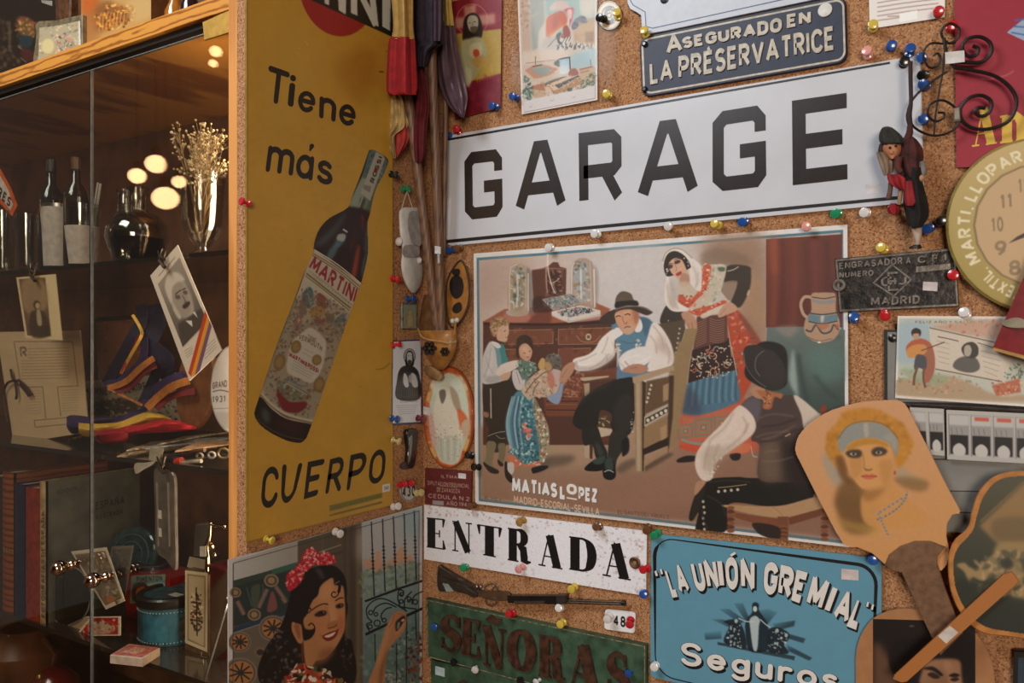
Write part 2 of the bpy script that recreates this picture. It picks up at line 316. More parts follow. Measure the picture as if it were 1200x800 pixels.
# fat-face serif glyphs as (points, width or widths)
def sf(*q): return list(q)
GS = {
 'E': (.62, sf(([(.16, 0), (.16, 1)], .24), ([(0, .98), (.6, .98)], .045), ([(0, .02), (.62, .02)], .045), ([(.2, .5), (.46, .5)], .04), ([(.59, .99), (.56, .72)], (.09, .03)), ([(.61, .01), (.57, .3)], (.1, .03)), ([(.44, .62), (.44, .38)], .045))),
 'N': (.78, sf(([(.11, 0), (.11, 1)], .05), ([(.13, .99), (.62, .03)], .22), ([(.66, 0), (.66, 1)], .05), ([(0, .98), (.2, .98)], .045), ([(0, .02), (.24, .02)], .045), ([(.53, .98), (.78, .98)], .045))),
 'T': (.7, sf(([(.35, 0), (.35, 1)], .24), ([(0, .98), (.7, .98)], .045), ([(.16, .02), (.54, .02)], .045), ([(.02, .99), (.05, .68)], (.1, .03)), ([(.68, .99), (.65, .68)], (.1, .03)))),
 'R': (.78, sf(([(.17, 0), (.17, 1)], .24), ([(0, .98), (.36, .98)], .045), ([(0, .02), (.36, .02)], .045), ([(.3, .975)] + arc(.36, .75, .2, .225, 80, -80, 11) + [(.28, .525)], (.05, .14, .22, .22, .14, .05)), ([(.34, .5), (.52, .42), (.56, .1), (.66, .03), (.78, .06)], (.06, .2, .22, .1, .04)))),
 'A': (.82, sf(([(.12, .02), (.36, 1)], .045), ([(.38, .98), (.64, .02)], .24), ([(.18, .32), (.5, .32)], .04), ([(0, .02), (.24, .02)], .045), ([(.46, .02), (.82, .02)], .045))),
 'D': (.78, sf(([(.17, 0), (.17, 1)], .24), ([(0, .98), (.3, .98)], .045), ([(0, .02), (.3, .02)], .045), ([(.28, .975), (.4, .97)] + arc(.4, .5, .27, .46, 75, -75, 14) + [(.4, .03), (.28, .025)], (.05, .07, .2, .24, .24, .2, .07, .05)))),
 'S': (.58, sf((arc(.3, .74, .2, .24, 20, 235, 12) + arc(.28, .26, .21, .24, 62, -160, 12), (.05, .06, .1, .22, .22, .22, .1, .06, .05)), ([(.5, .98), (.5, .7)], (.03, .06)), ([(.06, .04), (.06, .32)], (.03, .06)))),
 'O': (.76, sf((arc(.38, .5, .26, .47, 90, 270, 14), (.07, .2, .24, .2, .07)), (arc(.38, .5, .26, .47, 270, 450, 14), (.07, .2, .24, .2, .07)))),
 'n': (.56, sf(([(.14, 0), (.14, .62)], .18), ([(0, .02), (.26, .02)], .05), ([(0, .62), (.16, .62)], .05), ([(.16, .48), (.3, .62), (.44, .45), (.44, 0)], (.06, .12, .18, .18)), ([(.32, .02), (.56, .02)], .05))),
}
GS['Ñ'] = (.78, GS['N'][1] + [([(.12, 1.16), (.28, 1.24), (.45, 1.16), (.62, 1.24)], (.05, .12, .12, .05))])
def layout(text, w=.16, font=G, sp=.2, cap='b', sub=0):
    """list of (left, right) strips, x in 0..W, y in 0..1, and W; one entry per letter"""
    x = 0; out = []
    for ch in text:
        gw, st = font.get(ch) or G.get(ch) or G.get(ch.upper()) or G[' ']
        serif = bool(st) and isinstance(st[0], tuple) and isinstance(st[0][0], list)
        L = []
        if not serif:
            sp_ = []
            for q in st:
                cur = [q[0]]
                for i in range(1, len(q)):
                    cur.append(q[i])
                    if i < len(q) - 1:
                        u = np.subtract(q[i], q[i - 1]); v = np.subtract(q[i + 1], q[i]); nu, nv = np.linalg.norm(u), np.linalg.norm(v)
                        if nu > 1e-6 and nv > 1e-6 and u @ v / nu / nv < -.45: e = u / nu * w * .22; cur[-1] = tuple(np.add(q[i], e * (cap != 'r'))); sp_.append(cur); cur = [tuple(np.subtract(q[i], v / nv * w * .22 * (cap != 'r')))]
                sp_.append(cur)
            st = sp_
        for s in st:
            if serif: pts, ww = s; wv = ww if np.isscalar(ww) and ww < .15 else np.array(ww) * 1.15
            else: pts, wv = [(w / 2 + a, w / 2 + b * (1 - w)) for a, b in s], w
            pts = np.array(pts, float)
            if sub:
                q = [pts[0]]
                for i in range(1, len(pts)):
                    m = max(1, int(np.linalg.norm(pts[i] - pts[i - 1]) / sub))
                    q += [pts[i - 1] + (pts[i] - pts[i - 1]) * (k + 1) / m for k in range(m)]
                pts = np.array(q)
            a, b = strip(pts, wv, cap); a[:, 0] += x; b[:, 0] += x; L.append((a, b))
        out.append(L); x += gw + (0 if serif else w if st else 0) + (sp if st else 0)
    return out, x - sp
def qmap(q):                                        # quad TL,TR,BR,BL: (s,t) with t up
    q = [np.array(v, float) for v in q]
    return lambda s, t: (q[3] * (1 - s) + q[2] * s) * (1 - t) + (q[0] * (1 - s) + q[1] * s) * t
def letters(text, mp, **k):                         # strips in px, one list per letter
    L, W = layout(text, **k)
    return [[(np.array([mp(x / W, y) for x, y in a]), np.array([mp(x / W, y) for x, y in b])) for a, b in l] for l in L]
def lettermesh(name, fr, LL, h, t, m, parent, mb=None):
    """raised lettering: strips standing h..h+t off the plane"""
    b = mb or MB()
    for l in LL:
        for si, (A, B) in enumerate(l):
            k = len(A); e = (si % 5) * 5e-5; f = [fr.P(x, y, h + t + e) for x, y in A] + [fr.P(x, y, h + t + e) for x, y in B]
            bk = [p - fr.n * t for p in f]; F = []
            for i in range(k - 1):
                F.append((i, i + 1, k + i + 1, k + i))
                if t > 2e-4: F += [(i, 2 * k + i, 2 * k + i + 1, i + 1), (k + i, k + i + 1, 3 * k + i + 1, 3 * k + i)]
            if t > 2e-4: F += [(0, k, 3 * k, 2 * k), (k - 1, 3 * k - 1, 4 * k - 1, 2 * k - 1)]
            b.add(f + bk if t > 2e-4 else f, F)
    return b if mb else b.out(name, m, parent)
# ---- printed pictures: a painter on a fine vertex-colour mesh
def homog(src, dst):
    A = []; B = []
    for (x, y), (u, v) in zip(src, dst):
        A += [[x, y, 1, 0, 0, 0, -u * x, -u * y], [0, 0, 0, x, y, 1, -v * x, -v * y]]; B += [u, v]
    h = np.linalg.solve(np.array(A, float), np.array(B, float)); return np.append(h, 1).reshape(3, 3)
def happly(H, p):
    p = np.array(p, float).reshape(-1, 2); q = np.c_[p, np.ones(len(p))] @ H.T; return q[:, :2] / q[:, 2:]
def blur(m, r):
    if r < .3: return m
    k = int(math.ceil(r * 2.2)); x = np.arange(-k, k + 1); g = np.exp(-x * x / (2 * r * r)); g /= g.sum()
    for ax in (0, 1): 
        acc = 0; pd = np.pad(m, [(k, k) if a == ax else (0, 0) for a in range(2)])
        for i, gv in enumerate(g): acc = acc + gv * (pd[i:i + m.shape[0]] if ax == 0 else pd[:, i:i + m.shape[1]])
        m = acc
    return m
GAIN = [1.2]
class Cv:
    def __init__(s, quad, den=1.0, bg='808080', wh=None):
        q = np.array(quad, float); s.q = q
        w_ = max(np.linalg.norm(q[1] - q[0]), np.linalg.norm(q[2] - q[3])); h_ = max(np.linalg.norm(q[3] - q[0]), np.linalg.norm(q[2] - q[1]))
        s.gain = GAIN[0]; s.nx = int(w_ * den) + 1; s.ny = int(h_ * den) + 1
        s.H = homog(q, [(0, 0), (s.nx, 0), (s.nx, s.ny), (0, s.ny)]); s.k = den
        s.a = np.ones((s.ny + 1, s.nx + 1, 3)) * np.array(hx(bg))
    def mask(s, pts, soft=0):
        p = happly(s.H, pts); pad = int(soft * s.k * 2.5) + 2
        x0, y0 = np.floor(p.min(0)).astype(int) - pad; x1, y1 = np.ceil(p.max(0)).astype(int) + pad
        x0, y0 = max(x0, 0), max(y0, 0); x1, y1 = min(x1, s.nx), min(y1, s.ny)
        if x1 <= x0 or y1 <= y0: return None
        ss = 3; X = x0 + (np.arange((x1 - x0 + 1) * ss) + .5) / ss - .5; Y = y0 + (np.arange((y1 - y0 + 1) * ss) + .5) / ss - .5
        m = np.zeros((len(Y), len(X)), bool); k = len(p)
        for i in range(k):
            (xa, ya), (xb, yb) = p[i], p[(i + 1) % k]
            if ya == yb: continue
            if ya > yb: xa, ya, xb, yb = xb, yb, xa, ya
            r = (Y >= ya) & (Y < yb)
            if not r.any(): continue
            xi = xa + (Y[r] - ya) * (xb - xa) / (yb - ya); m[r] ^= X[None, :] < xi[:, None]
        m = m.reshape(y1 - y0 + 1, ss, x1 - x0 + 1, ss).mean((1, 3)); return x0, y0, blur(m, soft * s.k)
    def put(s, mk, col, a=1.):
        if mk is None: return s
        x0, y0, m = mk; r = s.a[y0:y0 + m.shape[0], x0:x0 + m.shape[1]]; c = np.array(hx(col) if isinstance(col, str) else col)
        m = (m * a)[..., None]; r[:] = r * (1 - m) + c * m; return s
    def p(s, pts, col, soft=0., a=1., sm=True):
        pts = np.array(pts, float).reshape(-1, 2)
        return s.put(s.mask(cr(pts, True, 5) if sm else pts, soft), col, a)
    def e(s, x, y, rx, ry, col, rot=0, soft=0., a=1.): return s.put(s.mask(ell(x, y, rx, ry, rot, 20), soft), col, a)
    def l(s, pts, w, col, a=1., soft=0., sm=True, cap='b'):
        pts = np.array(pts, float).reshape(-1, 2)
        if sm and len(pts) > 2: pts = cr(pts, False, 5)
        A, B = strip(pts, w, cap); return s.put(s.mask(np.vstack([A, B[::-1]]), soft), col, a)
    def t(s, text, quad, col, a=1., **k):
        for l in letters(text, quad if callable(quad) else qmap(quad), **k):
            for A, B in l: s.put(s.mask(np.vstack([A, B[::-1]])), col, a)
        return s
    def grad(s, pts, c0, c1, p0, p1, soft=0., a=1., sm=False):
        pts = np.array(pts, float).reshape(-1, 2); mk = s.mask(cr(pts, True, 5) if sm else pts, soft)
        if mk is None: return s
        x0, y0, m = mk; g0, g1 = happly(s.H, [p0, p1]); d = g1 - g0
        yy, xx = np.mgrid[y0:y0 + m.shape[0], x0:x0 + m.shape[1]]; t = np.clip(((xx - g0[0]) * d[0] + (yy - g0[1]) * d[1]) / (d @ d), 0, 1)[..., None]
        c = np.array(hx(c0)) * (1 - t) + np.array(hx(c1)) * t; r = s.a[y0:y0 + m.shape[0], x0:x0 + m.shape[1]]; m = (m * a)[..., None]; r[:] = r * (1 - m) + c * m; return s
    def noise(s, amp=.03, sc=1, pts=None):
        h, w_ = s.a.shape[:2]; n = RNG.normal(0, 1, (h // sc + 2, w_ // sc + 2)); n = np.kron(n, np.ones((sc, sc)))[:h, :w_]
        if sc > 1: n = blur(n, sc * .7)
        s.a *= 1 + amp * n[..., None]; return s
    def spots(s, pts, cols, n, r=(1, 3), a=.8, soft=.3):
        """scatter of small dabs inside a polygon"""
        mk = s.mask(cr(pts, True, 4))
        if mk is None: return s
        x0, y0, m = mk; ys, xs = np.nonzero(m > .5)
        if not len(xs): return s
        Hi = np.linalg.inv(s.H)
        for _ in range(n):
            i = RNG.integers(len(xs)); x, y = happly(Hi, [(x0 + xs[i], y0 + ys[i])])[0]
            s.e(x, y, RNG.uniform(*r), RNG.uniform(*r) * .6, cols[RNG.integers(len(cols))], RNG.uniform(0, 180), soft, a)
        return s
    def build(s, name, fr, h, m, parent=None, clip=None, warp=None):
        """the sheet itself: a mesh in the plane fr, h off it"""
        g = np.stack(np.meshgrid(np.arange(s.nx + 1), np.arange(s.ny + 1)), -1).reshape(-1, 2)
        px = happly(np.linalg.inv(s.H), g); p0 = fr.p0 + fr.n * h
        d = F_ + np.outer((px[:, 0] - 600) / FPX, R_) + np.outer((HOR - px[:, 1]) / FPX, U_)
        t = ((p0 - C_) @ fr.n) / (d @ fr.n); V = C_ + d * t[:, None]
        if warp is not None: V = warp(V, px, g)
        W_ = s.nx + 1; i, j = np.meshgrid(np.arange(s.ny), np.arange(s.nx), indexing='ij'); q = (i * W_ + j).ravel(); Fq = np.stack([q, q + W_, q + W_ + 1, q + 1], 1)
        cols = s.a.reshape(-1, 3)
        if clip is not None:
            mk = s.mask(clip); full = np.zeros((s.ny + 1, s.nx + 1)); x0, y0, m_ = mk; full[y0:y0 + m_.shape[0], x0:x0 + m_.shape[1]] = m_; ok = full.ravel() > .5
            Fq = Fq[ok[Fq].all(1)]; used = np.unique(Fq); rm = np.full(len(V), -1); rm[used] = np.arange(len(used)); V = V[used]; cols = cols[used]; Fq = rm[Fq]
        org = V.mean(0); me = bpy.data.meshes.new(name); me.vertices.add(len(V)); me.vertices.foreach_set('co', (V - org).ravel())
        me.loops.add(len(Fq) * 4); me.loops.foreach_set('vertex_index', Fq.ravel().astype(np.int32)); me.polygons.add(len(Fq))
        me.polygons.foreach_set('loop_start', np.arange(0, len(Fq) * 4, 4, dtype=np.int32)); me.polygons.foreach_set('loop_total', np.full(len(Fq), 4, dtype=np.int32))
        me.update(calc_edges=True)
        ca = me.color_attributes.new('Col', 'FLOAT_COLOR', 'POINT'); c = np.clip(cols, 0, 1); c = np.where(c <= .04045, c / 12.92, ((c + .055) / 1.055) ** 2.4); c = np.minimum(c * s.gain, .88)
        ca.data.foreach_set('color', np.c_[c, np.ones(len(c))].astype(np.float32).ravel())
        me.materials.append(m); me.polygons.foreach_set('use_smooth', np.ones(len(Fq), bool))
        o = bpy.data.objects.new(name, me); COL.objects.link(o)
        if parent is not None: o.parent = parent; o.location = (org - ORG[parent.name]).tolist()
        else: o.location = org.tolist()
        ORG[o.name] = org; return o
# ---------------------------------------------------------------- the setting
CORK = corkmat()
YF = LW().P(278, 400)[1]                            # front edge of the left cork board
XP = RW(-YF).P(268, 400)[0]; XC = RW(-YF).P(278, 400)[0]; 
def struct(name, lo, hi, m):
    o = MB().box(lo, hi).out(name, m); o['kind'] = 'structure'; return o
struct('wall_right', (0, 0, 0), (3.2, .03, 3.0), CORK)
YE = LW().P(289, 400)[1]
CT = .034                                            # board and post thickness found from the picture below
XA = RW(-YE).P(278, 400)[0]; XB = RW(-YE).P(268, 400)[0]
struct('wall_left', (XA, YE, 0), (0, 0, 3.0), CORK)
struct('wall_back', (-3.4, -4.6, 0), (3.2, -4.55, 3.0), mat('6a4a34', .8))
struct('floor', (-3.4, -4.6, -.05), (3.2, .03, 0), woodmat('6b4a30', '4a3220', (1, 8, 1), .5, name='floor_boards'))
PINE = woodmat('dc9650', 'c07c38', (14, 6, .5), .45, 3, 4, 'pine', .1)
struct('wall_far', (-3.4, .0, 0), (XB - .06, .03, 3.0), mat('2c1c14', .8, noise=.3, ns=6))
print('corner edges', YE, XA, XB)
# ---------------------------------------------------------------- signs on the right-hand cork wall
W0 = RW()
def plate(name, label, cat, px, t, m, group=None, back=0., bev=0., part='plate', fr=None):
    fr = fr or W0; root = thing(name, cen(fr, px, back), label, cat, group)
    slab(part, fr, px, t, m, root, bev, back); return root
def frame_line(name, fr, px, h, w, m, parent):
    """a thin painted line following a closed px outline"""
    p = np.array(px, float); A, B = strip(np.vstack([p, p[:1]]), w); return lettermesh(name, fr, [[(A, B)]], h, 1e-4, m, parent)
INK = mat('231d1b', .35, noise=.05); ENAMEL = mat('cccdd2', .22, noise=.03, ns=8, coat=.6, bump=.06, bs=30)
# GARAGE
q = [(519, 159.5), (1079, 64), (1083, 236), (523, 288.5)]
gs = plate('enamel_sign', 'long white enamel GARAGE sign with black letters', 'sign', rrect(q, .05, 3), .008, ENAMEL, bev=.0015)
LT = []
for ch, qq in [('G', [(544, 179), (588, 174), (589, 253), (545, 258)]), ('A', [(604, 168), (663, 161), (663, 244.5), (604, 251)]), ('R', [(678, 156), (729, 150), (730, 237), (679, 243)]),
               ('A', [(747, 145), (818, 136), (818, 228.5), (747, 236)]), ('G', [(835, 132), (897, 122), (898, 218), (835, 225)]), ('E', [(928, 118), (1000, 107.5), (1001, 209), (929, 217)])]:
    LT = letters(ch, qmap(qq), w=.175, font=GB)
    lettermesh('letter', W0, LT, .008, .0006, mat('2a211d', .3, noise=.1, coat=.4), gs)
lettermesh('border_line', W0, [[strip([(519.5, 164.5), (1043, 73.5)], 2.6)]], .008, 2e-4, INK, gs)
lettermesh('border_line', W0, [[strip([(523, 283), (1053, 231.5)], 4)]], .008, 2e-4, INK, gs)
slab('price_sticker', W0, [(1014, 216), (1032, 214), (1032, 226), (1014, 228)], .0003, mat('c9c4c4', .5), gs, base=.008)
# navy insurance plate
NAVY = mat('1d2238', .5, noise=.1, bump=.1, bs=60); CREAM = mat('c0b49f', .45, noise=.15, ns=90)
q = [(749, 44), (991, -6), (993, 72), (752, 114)]
ns = plate('embossed_sign', 'navy embossed sign reading ASEGURADO EN LA PRÉSERVATRICE', 'sign', rrect(q, .16), .010, NAVY, bev=.002)
frame_line('raised_border', W0, rrect([(752.5, 47), (988, -1), (990, 69), (755, 110)], .15), .0101, 2.2, CREAM, ns)
Q = lambda *a: [(a[i], a[i + 1]) for i in range(0, 8, 2)]
for tx, qq, ww in [('A', Q(779, 42, 799, 38, 800, 60, 781, 64), .2), ('SEGURADO', Q(799, 44, 916, 20, 916, 37, 800, 57), .26), ('EN', Q(922, 17, 950, 12, 950, 27, 922, 33), .24),
                   ('LA', Q(761, 73, 788, 68, 788, 94, 762, 99), .19), ('PRÉSERVATRICE', Q(795, 66, 977, 30, 978, 58, 795, 93), .2)]:
    lettermesh('raised_lettering', W0, letters(tx, qmap(qq), w=ww, sp=.13), .010, .0025, CREAM, ns)
for x, y in [(756, 105), (756, 52)]:
    MB().lathe([(.006, 0), (.006, .003), (.003, .006)], W0.P(x, y, .010), W0.n, 12).out('screw_head', mat('10121c', .25, coat=.5), ns, True)
MB().lathe([(.012, 0), (.012, .002), (.010, .003)], W0.P(967, 12, .010), W0.n, 18).out('white_dot', mat('d8d4cc', .5), ns, True)
# white shaped plaque above
px = [(735, -40), (735, 3), (738, 10), (747, 15), (751, 18), (752, 38), (757, 40), (780, 36), (975, -5), (975, -40)]
wp = plate('enamel_plaque', 'white enamel plaque with notched corner and thin blue outline, cut off by the top edge', 'sign', px, .008, mat('bfc3ca', .45, noise=.03), back=.004, bev=.001)
lettermesh('outline', W0, [[strip([(739, -40), (739, 1), (742, 6), (751, 11), (756, 14), (757, 31), (765, 33), (960, -10)], 1.2)]], .0121, 1e-4, mat('2c3a66', .4), wp)
MB().lathe([(.009, 0), (.009, .001), (.005, .003)], W0.P(779, -1, .012), W0.n, 16).out('mounting_screw', mat('3c3c44', .4, .6), wp, True)
# paper note top
c = Cv([(1018, -22), (1108, -34), (1107, 20), (1019, 34)], 1.3, 'd4cdc6')
for k in range(7):
    y = -8 + k * 5.2; c.l([(1028, y + 1), (1060, y - 4), (1100 - (k == 6) * 60, y - 9 + (k == 6) * 5)], 1.5, '8d6f6b', .7)
c.p([(1054, 16), (1075, 12), (1075, 22), (1054, 26)], 'e2ddd6', sm=False)
nt = plate('paper_note', 'white paper note of brown typed lines pinned at the top right', 'note', [(1018, -22), (1108, -34), (1107, 20), (1019, 34)], .002, mat('cfc8c0', .7), back=.002)
c.build('printed_face', W0, .0042, printmat(.6), nt)
# ENTRADA
q = [(497, 591), (758, 622), (757, 698), (497, 655)]
c = Cv(q, 1.2, 'd8d6da'); 
c.spots([(497, 591), (758, 622), (757, 640), (600, 615), (497, 600)], ['a08068', 'b59a8a', '8a6a58'], 110, (.5, 2.0), .5)
c.spots([(700, 615), (758, 622), (757, 698), (690, 686)], ['a9907e', 'b8a598', '7c5a48'], 120, (.5, 2.4), .5)
c.spots([(500, 600), (740, 630), (740, 690), (500, 650)], ['b9b0b0', 'c0b8b8'], 120, (.5, 3), .4)
for x, y, r in [(609, 607, 5), (699, 619, 3), (745, 658, 7)]: c.e(x, y + 3, r * .7, r, '7a4a2a', 0, 1, .6)
c.e(744, 659, 6.5, 6.5, '4a3a30'); c.e(744, 659, 4.5, 4.5, '8a6a48')
c.noise(.02)
en = plate('tin_sign', 'white tin ENTRADA sign with black fat-face letters and rust spots', 'sign', q, .005, mat('b9b2b0', .5), back=.001)
c.build('painted_face', W0, .0062, printmat(.35, .3), en)
BK = mat('191615', .4, noise=.05)
for ch, qq in [('E', Q(500, 606, 521, 608, 521, 644, 500, 641)), ('N', Q(530, 610, 553, 613, 553, 649, 530, 645)), ('T', Q(560, 614, 587, 618, 587, 654, 560, 649)), ('R', Q(595, 618, 622, 622, 622, 661, 595, 656)),
               ('A', Q(631, 624, 659, 629, 659, 667, 631, 662)), ('D', Q(667, 628, 698, 632, 698, 672, 667, 667)), ('A', Q(706, 634, 739, 638, 739, 680, 706, 674))]:
    lettermesh('letter', W0, letters(ch, qmap(qq), font=GS), .0064, 3e-4, BK, en)
MB().lathe([(.004, 0), (.0115, 0), (.012, .0015), (.0095, .003), (.004, .001)], W0.P(744, 659, .006), W0.n, 16, cap=False).out('rivet_ring', mat('6a4a34', .5, .6), en, True)
# SEÑORAS
GREEN = mat('3c5540', .5, noise=.25, ns=35, bump=.3, bs=80, dark='2a4030')
q = [(499, 701), (757, 756), (757, 835), (500, 770)]
se = plate('cast_sign', 'green SEÑORAS door sign with raised brown letters', 'sign', q, .014, GREEN, bev=.002)
frame_line('worn_edge', W0, [(500.5, 703), (755.5, 757.5), (755.5, 835), (501.5, 769)], .0142, 1.2, mat('8a7a58', .6, noise=.4, ns=120), se)
BR = mat('4a2f22', .35, noise=.3, ns=60, coat=.4, dark='2a1a14')
def emboss(parent, ch, qq, font=GS, w=.2):
    L = letters(ch, qmap(qq), font=font, w=w); lettermesh('raised_letter', W0, L, .014, .007, BR, parent)
for ch, qq in [('S', Q(517, 719, 541, 724, 538, 766, 515, 760)), ('E', Q(542, 724, 561, 728, 561, 771, 540, 766)), ('Ñ', Q(565, 733, 592, 739, 590, 785, 566, 779)), ('O', Q(594, 736, 627, 742, 627, 789, 594, 782)),
               ('R', Q(631, 744, 661, 750, 661, 799, 631, 792)), ('A', Q(665, 752, 703, 760, 703, 812, 664, 804)), ('S', Q(712, 762, 735, 768, 737, 818, 710, 812))]:
    emboss(se, ch, qq)
q = [(504, 773), (560, 786), (640, 803), (640, 840), (505, 812)]
s2 = plate('cast_sign', 'second green cast sign just under the SEÑORAS sign, its pale sticker at the left', 'sign', q, .014, GREEN, bev=.002)
slab('pale_sticker', W0, [(510, 780), (521, 783), (521, 793), (510, 790)], .0005, mat('b9cfd0', .6), s2, base=.014)
lettermesh('raised_letter', W0, letters('S', qmap(Q(533, 797, 552, 801, 552, 840, 533, 836)), font=GS), .014, .007, BR, s2)
# blue insurance sign
q = rrect([(763, 625), (1033, 653), (1012, 860), (763, 800 - 3)], .03, 3)
bq = [(763, 625), (1033, 654), (1033, 850), (762, 793)]
c = Cv(bq, 1.25, '6499ae'); c.gain = .95; c.noise(.012, 6)
X = lambda *a: [(740 + a[i] / 3.75, 600 + a[i + 1] / 3.75) for i in range(0, len(a), 2)]
for r in [(450, 400, 490, 400, 515, 460, 500, 475), (385, 425, 430, 425, 500, 475, 480, 490), (350, 470, 400, 470, 470, 500, 440, 510), (320, 530, 395, 522, 395, 555, 325, 560), (560, 430, 600, 425, 590, 480, 575, 490), (600, 425, 640, 440, 600, 490, 585, 490), (620, 490, 720, 475, 715, 500, 640, 520), (640, 520, 765, 555, 755, 575, 690, 555), (680, 580, 795, 640, 780, 652, 690, 610)]:
    P_ = X(*r); c.grad(P_, '25343c', '4f7f92', P_[3], P_[0], .5, .75)
c.p(X(378, 570, 720, 632, 715, 650, 378, 582), '2c3a42', .3, .85, False)
c.p(X(530, 405, 545, 395, 560, 405, 560, 430, 580, 460, 600, 500, 605, 600, 520, 610, 500, 520, 505, 470, 530, 440), '1e282e', .5, .9)
c.p(X(520, 470, 545, 455, 565, 475, 560, 500, 553, 600, 535, 600, 522, 510), 'c3d0d0', .5, .9); c.e(*X(543, 425)[0], 2.4, 3.4, 'c9cfc8', 0, .3); c.l(X(540, 480, 505, 480, 470, 465), 1.2, 'c9d4d2', .9); c.l(X(565, 470, 600, 500, 640, 520), 1.2, 'c9d4d2', .9)
c.p(X(405, 560, 430, 500, 405, 480, 450, 470, 480, 490, 500, 540, 500, 600, 430, 585), '222c32', .5, .95); c.p(X(600, 600, 600, 520, 640, 505, 690, 530, 690, 560, 670, 580, 690, 620, 620, 620), '222c32', .5, .95)
c.spots(X(425, 500, 480, 500, 490, 590, 430, 580), ['b5c4c6', '9fb6bc', 'd0d6d2'], 34, (.5, 2), .8); c.spots(X(610, 530, 680, 530, 670, 610, 610, 610), ['b5c4c6', '9fb6bc', 'd0d6d2'], 30, (.5, 2), .8)
for p_ in ((460, 478), (640, 520), (680, 540)): c.e(*X(*p_)[0], 2, 2.4, 'a9b7b4')
bs_ = plate('insurance_sign', 'sky-blue "LA UNIÓN GREMIAL" Seguros sign with black outlined rounded frame', 'sign', rrect(bq, .03, 3), .006, mat('5f97ab', .35), back=.002, bev=.001)
c.build('painted_face', W0, .0083, printmat(.3, .4), bs_, clip=rrect(bq, .03, 3))
fl = np.vstack([rrect([(767, 629), (1027.5, 664), (1020, 850), (768, 790)], .14, 7)])
p = fl; A, B = strip(np.vstack([p, p[:1]]), 1); wv = 1.3 + 2.8 * np.clip((np.linalg.norm(np.vstack([p, p[:1]]) - np.array((1024, 690)), axis=1) < 60) + (np.linalg.norm(np.vstack([p, p[:1]]) - np.array((768, 680)), axis=1) < 40), 0, 1)
A, B = strip(np.vstack([p, p[:1]]), wv); lettermesh('frame_line', W0, [[(A, B)]], .0086, 1e-4, BK, bs_)
LU = [('L', (140, 243, 167, 240, 208, 370, 180, 376)), ('A', (180, 228, 223, 222, 260, 355, 214, 362)), ('U', (255, 211, 303, 207, 333, 344, 285, 350)), ('N', (313, 205, 366, 200, 387, 336, 338, 342)), ('I', (374, 198, 397, 197, 411, 338, 390, 339)),
      ('O', (408, 198, 465, 195, 470, 338, 420, 341)), ('N', (478, 196, 541, 204, 540, 346, 483, 341)), ('G', (585, 213, 650, 225, 632, 368, 578, 355)), ('R', (657, 230, 722, 245, 698, 386, 642, 368)), ('E', (727, 252, 784, 268, 745, 402, 702, 386)),
      ('M', (795, 270, 880, 300, 828, 438, 765, 410)), ('I', (890, 312, 914, 322, 866, 452, 842, 443)), ('A', (930, 333, 980, 352, 948, 498, 880, 465)), ('L', (998, 370, 1022, 380, 996, 520, 945, 500))]
WH = mat('e2dcd4', .3, noise=.04, coat=.4)
def shadowed(parent, LL, wh=WH, dx=1.8, dy=2.6, h=.0085):
    for l in LL:
        sh = []
        for A, B in l:
            e = (A - B); ln = np.maximum(np.linalg.norm(e, axis=1, keepdims=True), 1e-6); e = e / ln * .9
            for k in (.15, .6, 1.): sh.append((A + e + (dx * k, dy * k), B - e + (dx * k, dy * k)))
        lettermesh('letter_shadow', W0, [sh], h, 1e-4, BK, parent)
    for l in LL: lettermesh('letter', W0, [l], h + .0007, 3e-4, wh, parent)
LL = []
for ch, v in LU:
    P_ = X(*v); LL += letters(ch, qmap(P_), w=.25, font=G)
LL += [[strip(X(105, 258, 112, 280), 2.4)], [strip(X(128, 250, 134, 272), 2.4)], [strip(X(1040, 395, 1035, 415), 2.4)], [strip(X(1062, 405, 1056, 428), 2.4)], [strip(X(436, 190, 456, 178), 3)]]
shadowed(bs_, LL)
shadowed(bs_, letters('Seguros', qmap([(798, 751), (983, 782), (981, 810), (797, 778)]), w=.17, font=G, cap='r', sp=.17))
slab('price_sticker', W0, X(922, 248, 998, 255, 998, 300, 922, 295), .0005, mat('cdbdb8', .6), bs_, base=.0085)
# maroon plate
q = [(498, 548), (553, 552), (552, 596), (498, 590)]
c = Cv(q, 2.2, '5c2626'); c.noise(.05, 3)
for tx, qq in [('ILTMA', Q(517, 556, 536, 557, 536, 561, 517, 560)), ('DIPUTACION PROVINCIAL', Q(501, 563, 550, 567, 550, 572, 501, 568)), ('DE ZARAGOZA', Q(512, 571, 539, 573, 539, 578, 512, 576)), ('CEDULA N 2', Q(502, 578, 550, 582, 550, 587, 502, 583)), ('AÑO 1948', Q(523, 587, 551, 589, 551, 594, 523, 592))]:
    c.t(tx, qq, 'b89a8c', .8, w=.16)
c.l([(515, 569), (536, 571)], .6, 'b89a8c', .6); c.p([(507, 586), (520, 587), (520, 592), (507, 591)], '8f8482', sm=False)
mp = plate('tax_plate', 'small maroon plate of pale lettering above the ENTRADA sign', 'plaque', q, .004, mat('4a2020', .4), back=.001)
c.build('printed_face', W0, .0052, printmat(.35, .4), mp)
slab('price_sticker', W0, [(537, 554), (546, 555), (546, 561), (537, 560)], .0005, mat('dcdcdc', .6), mp, base=.0055)
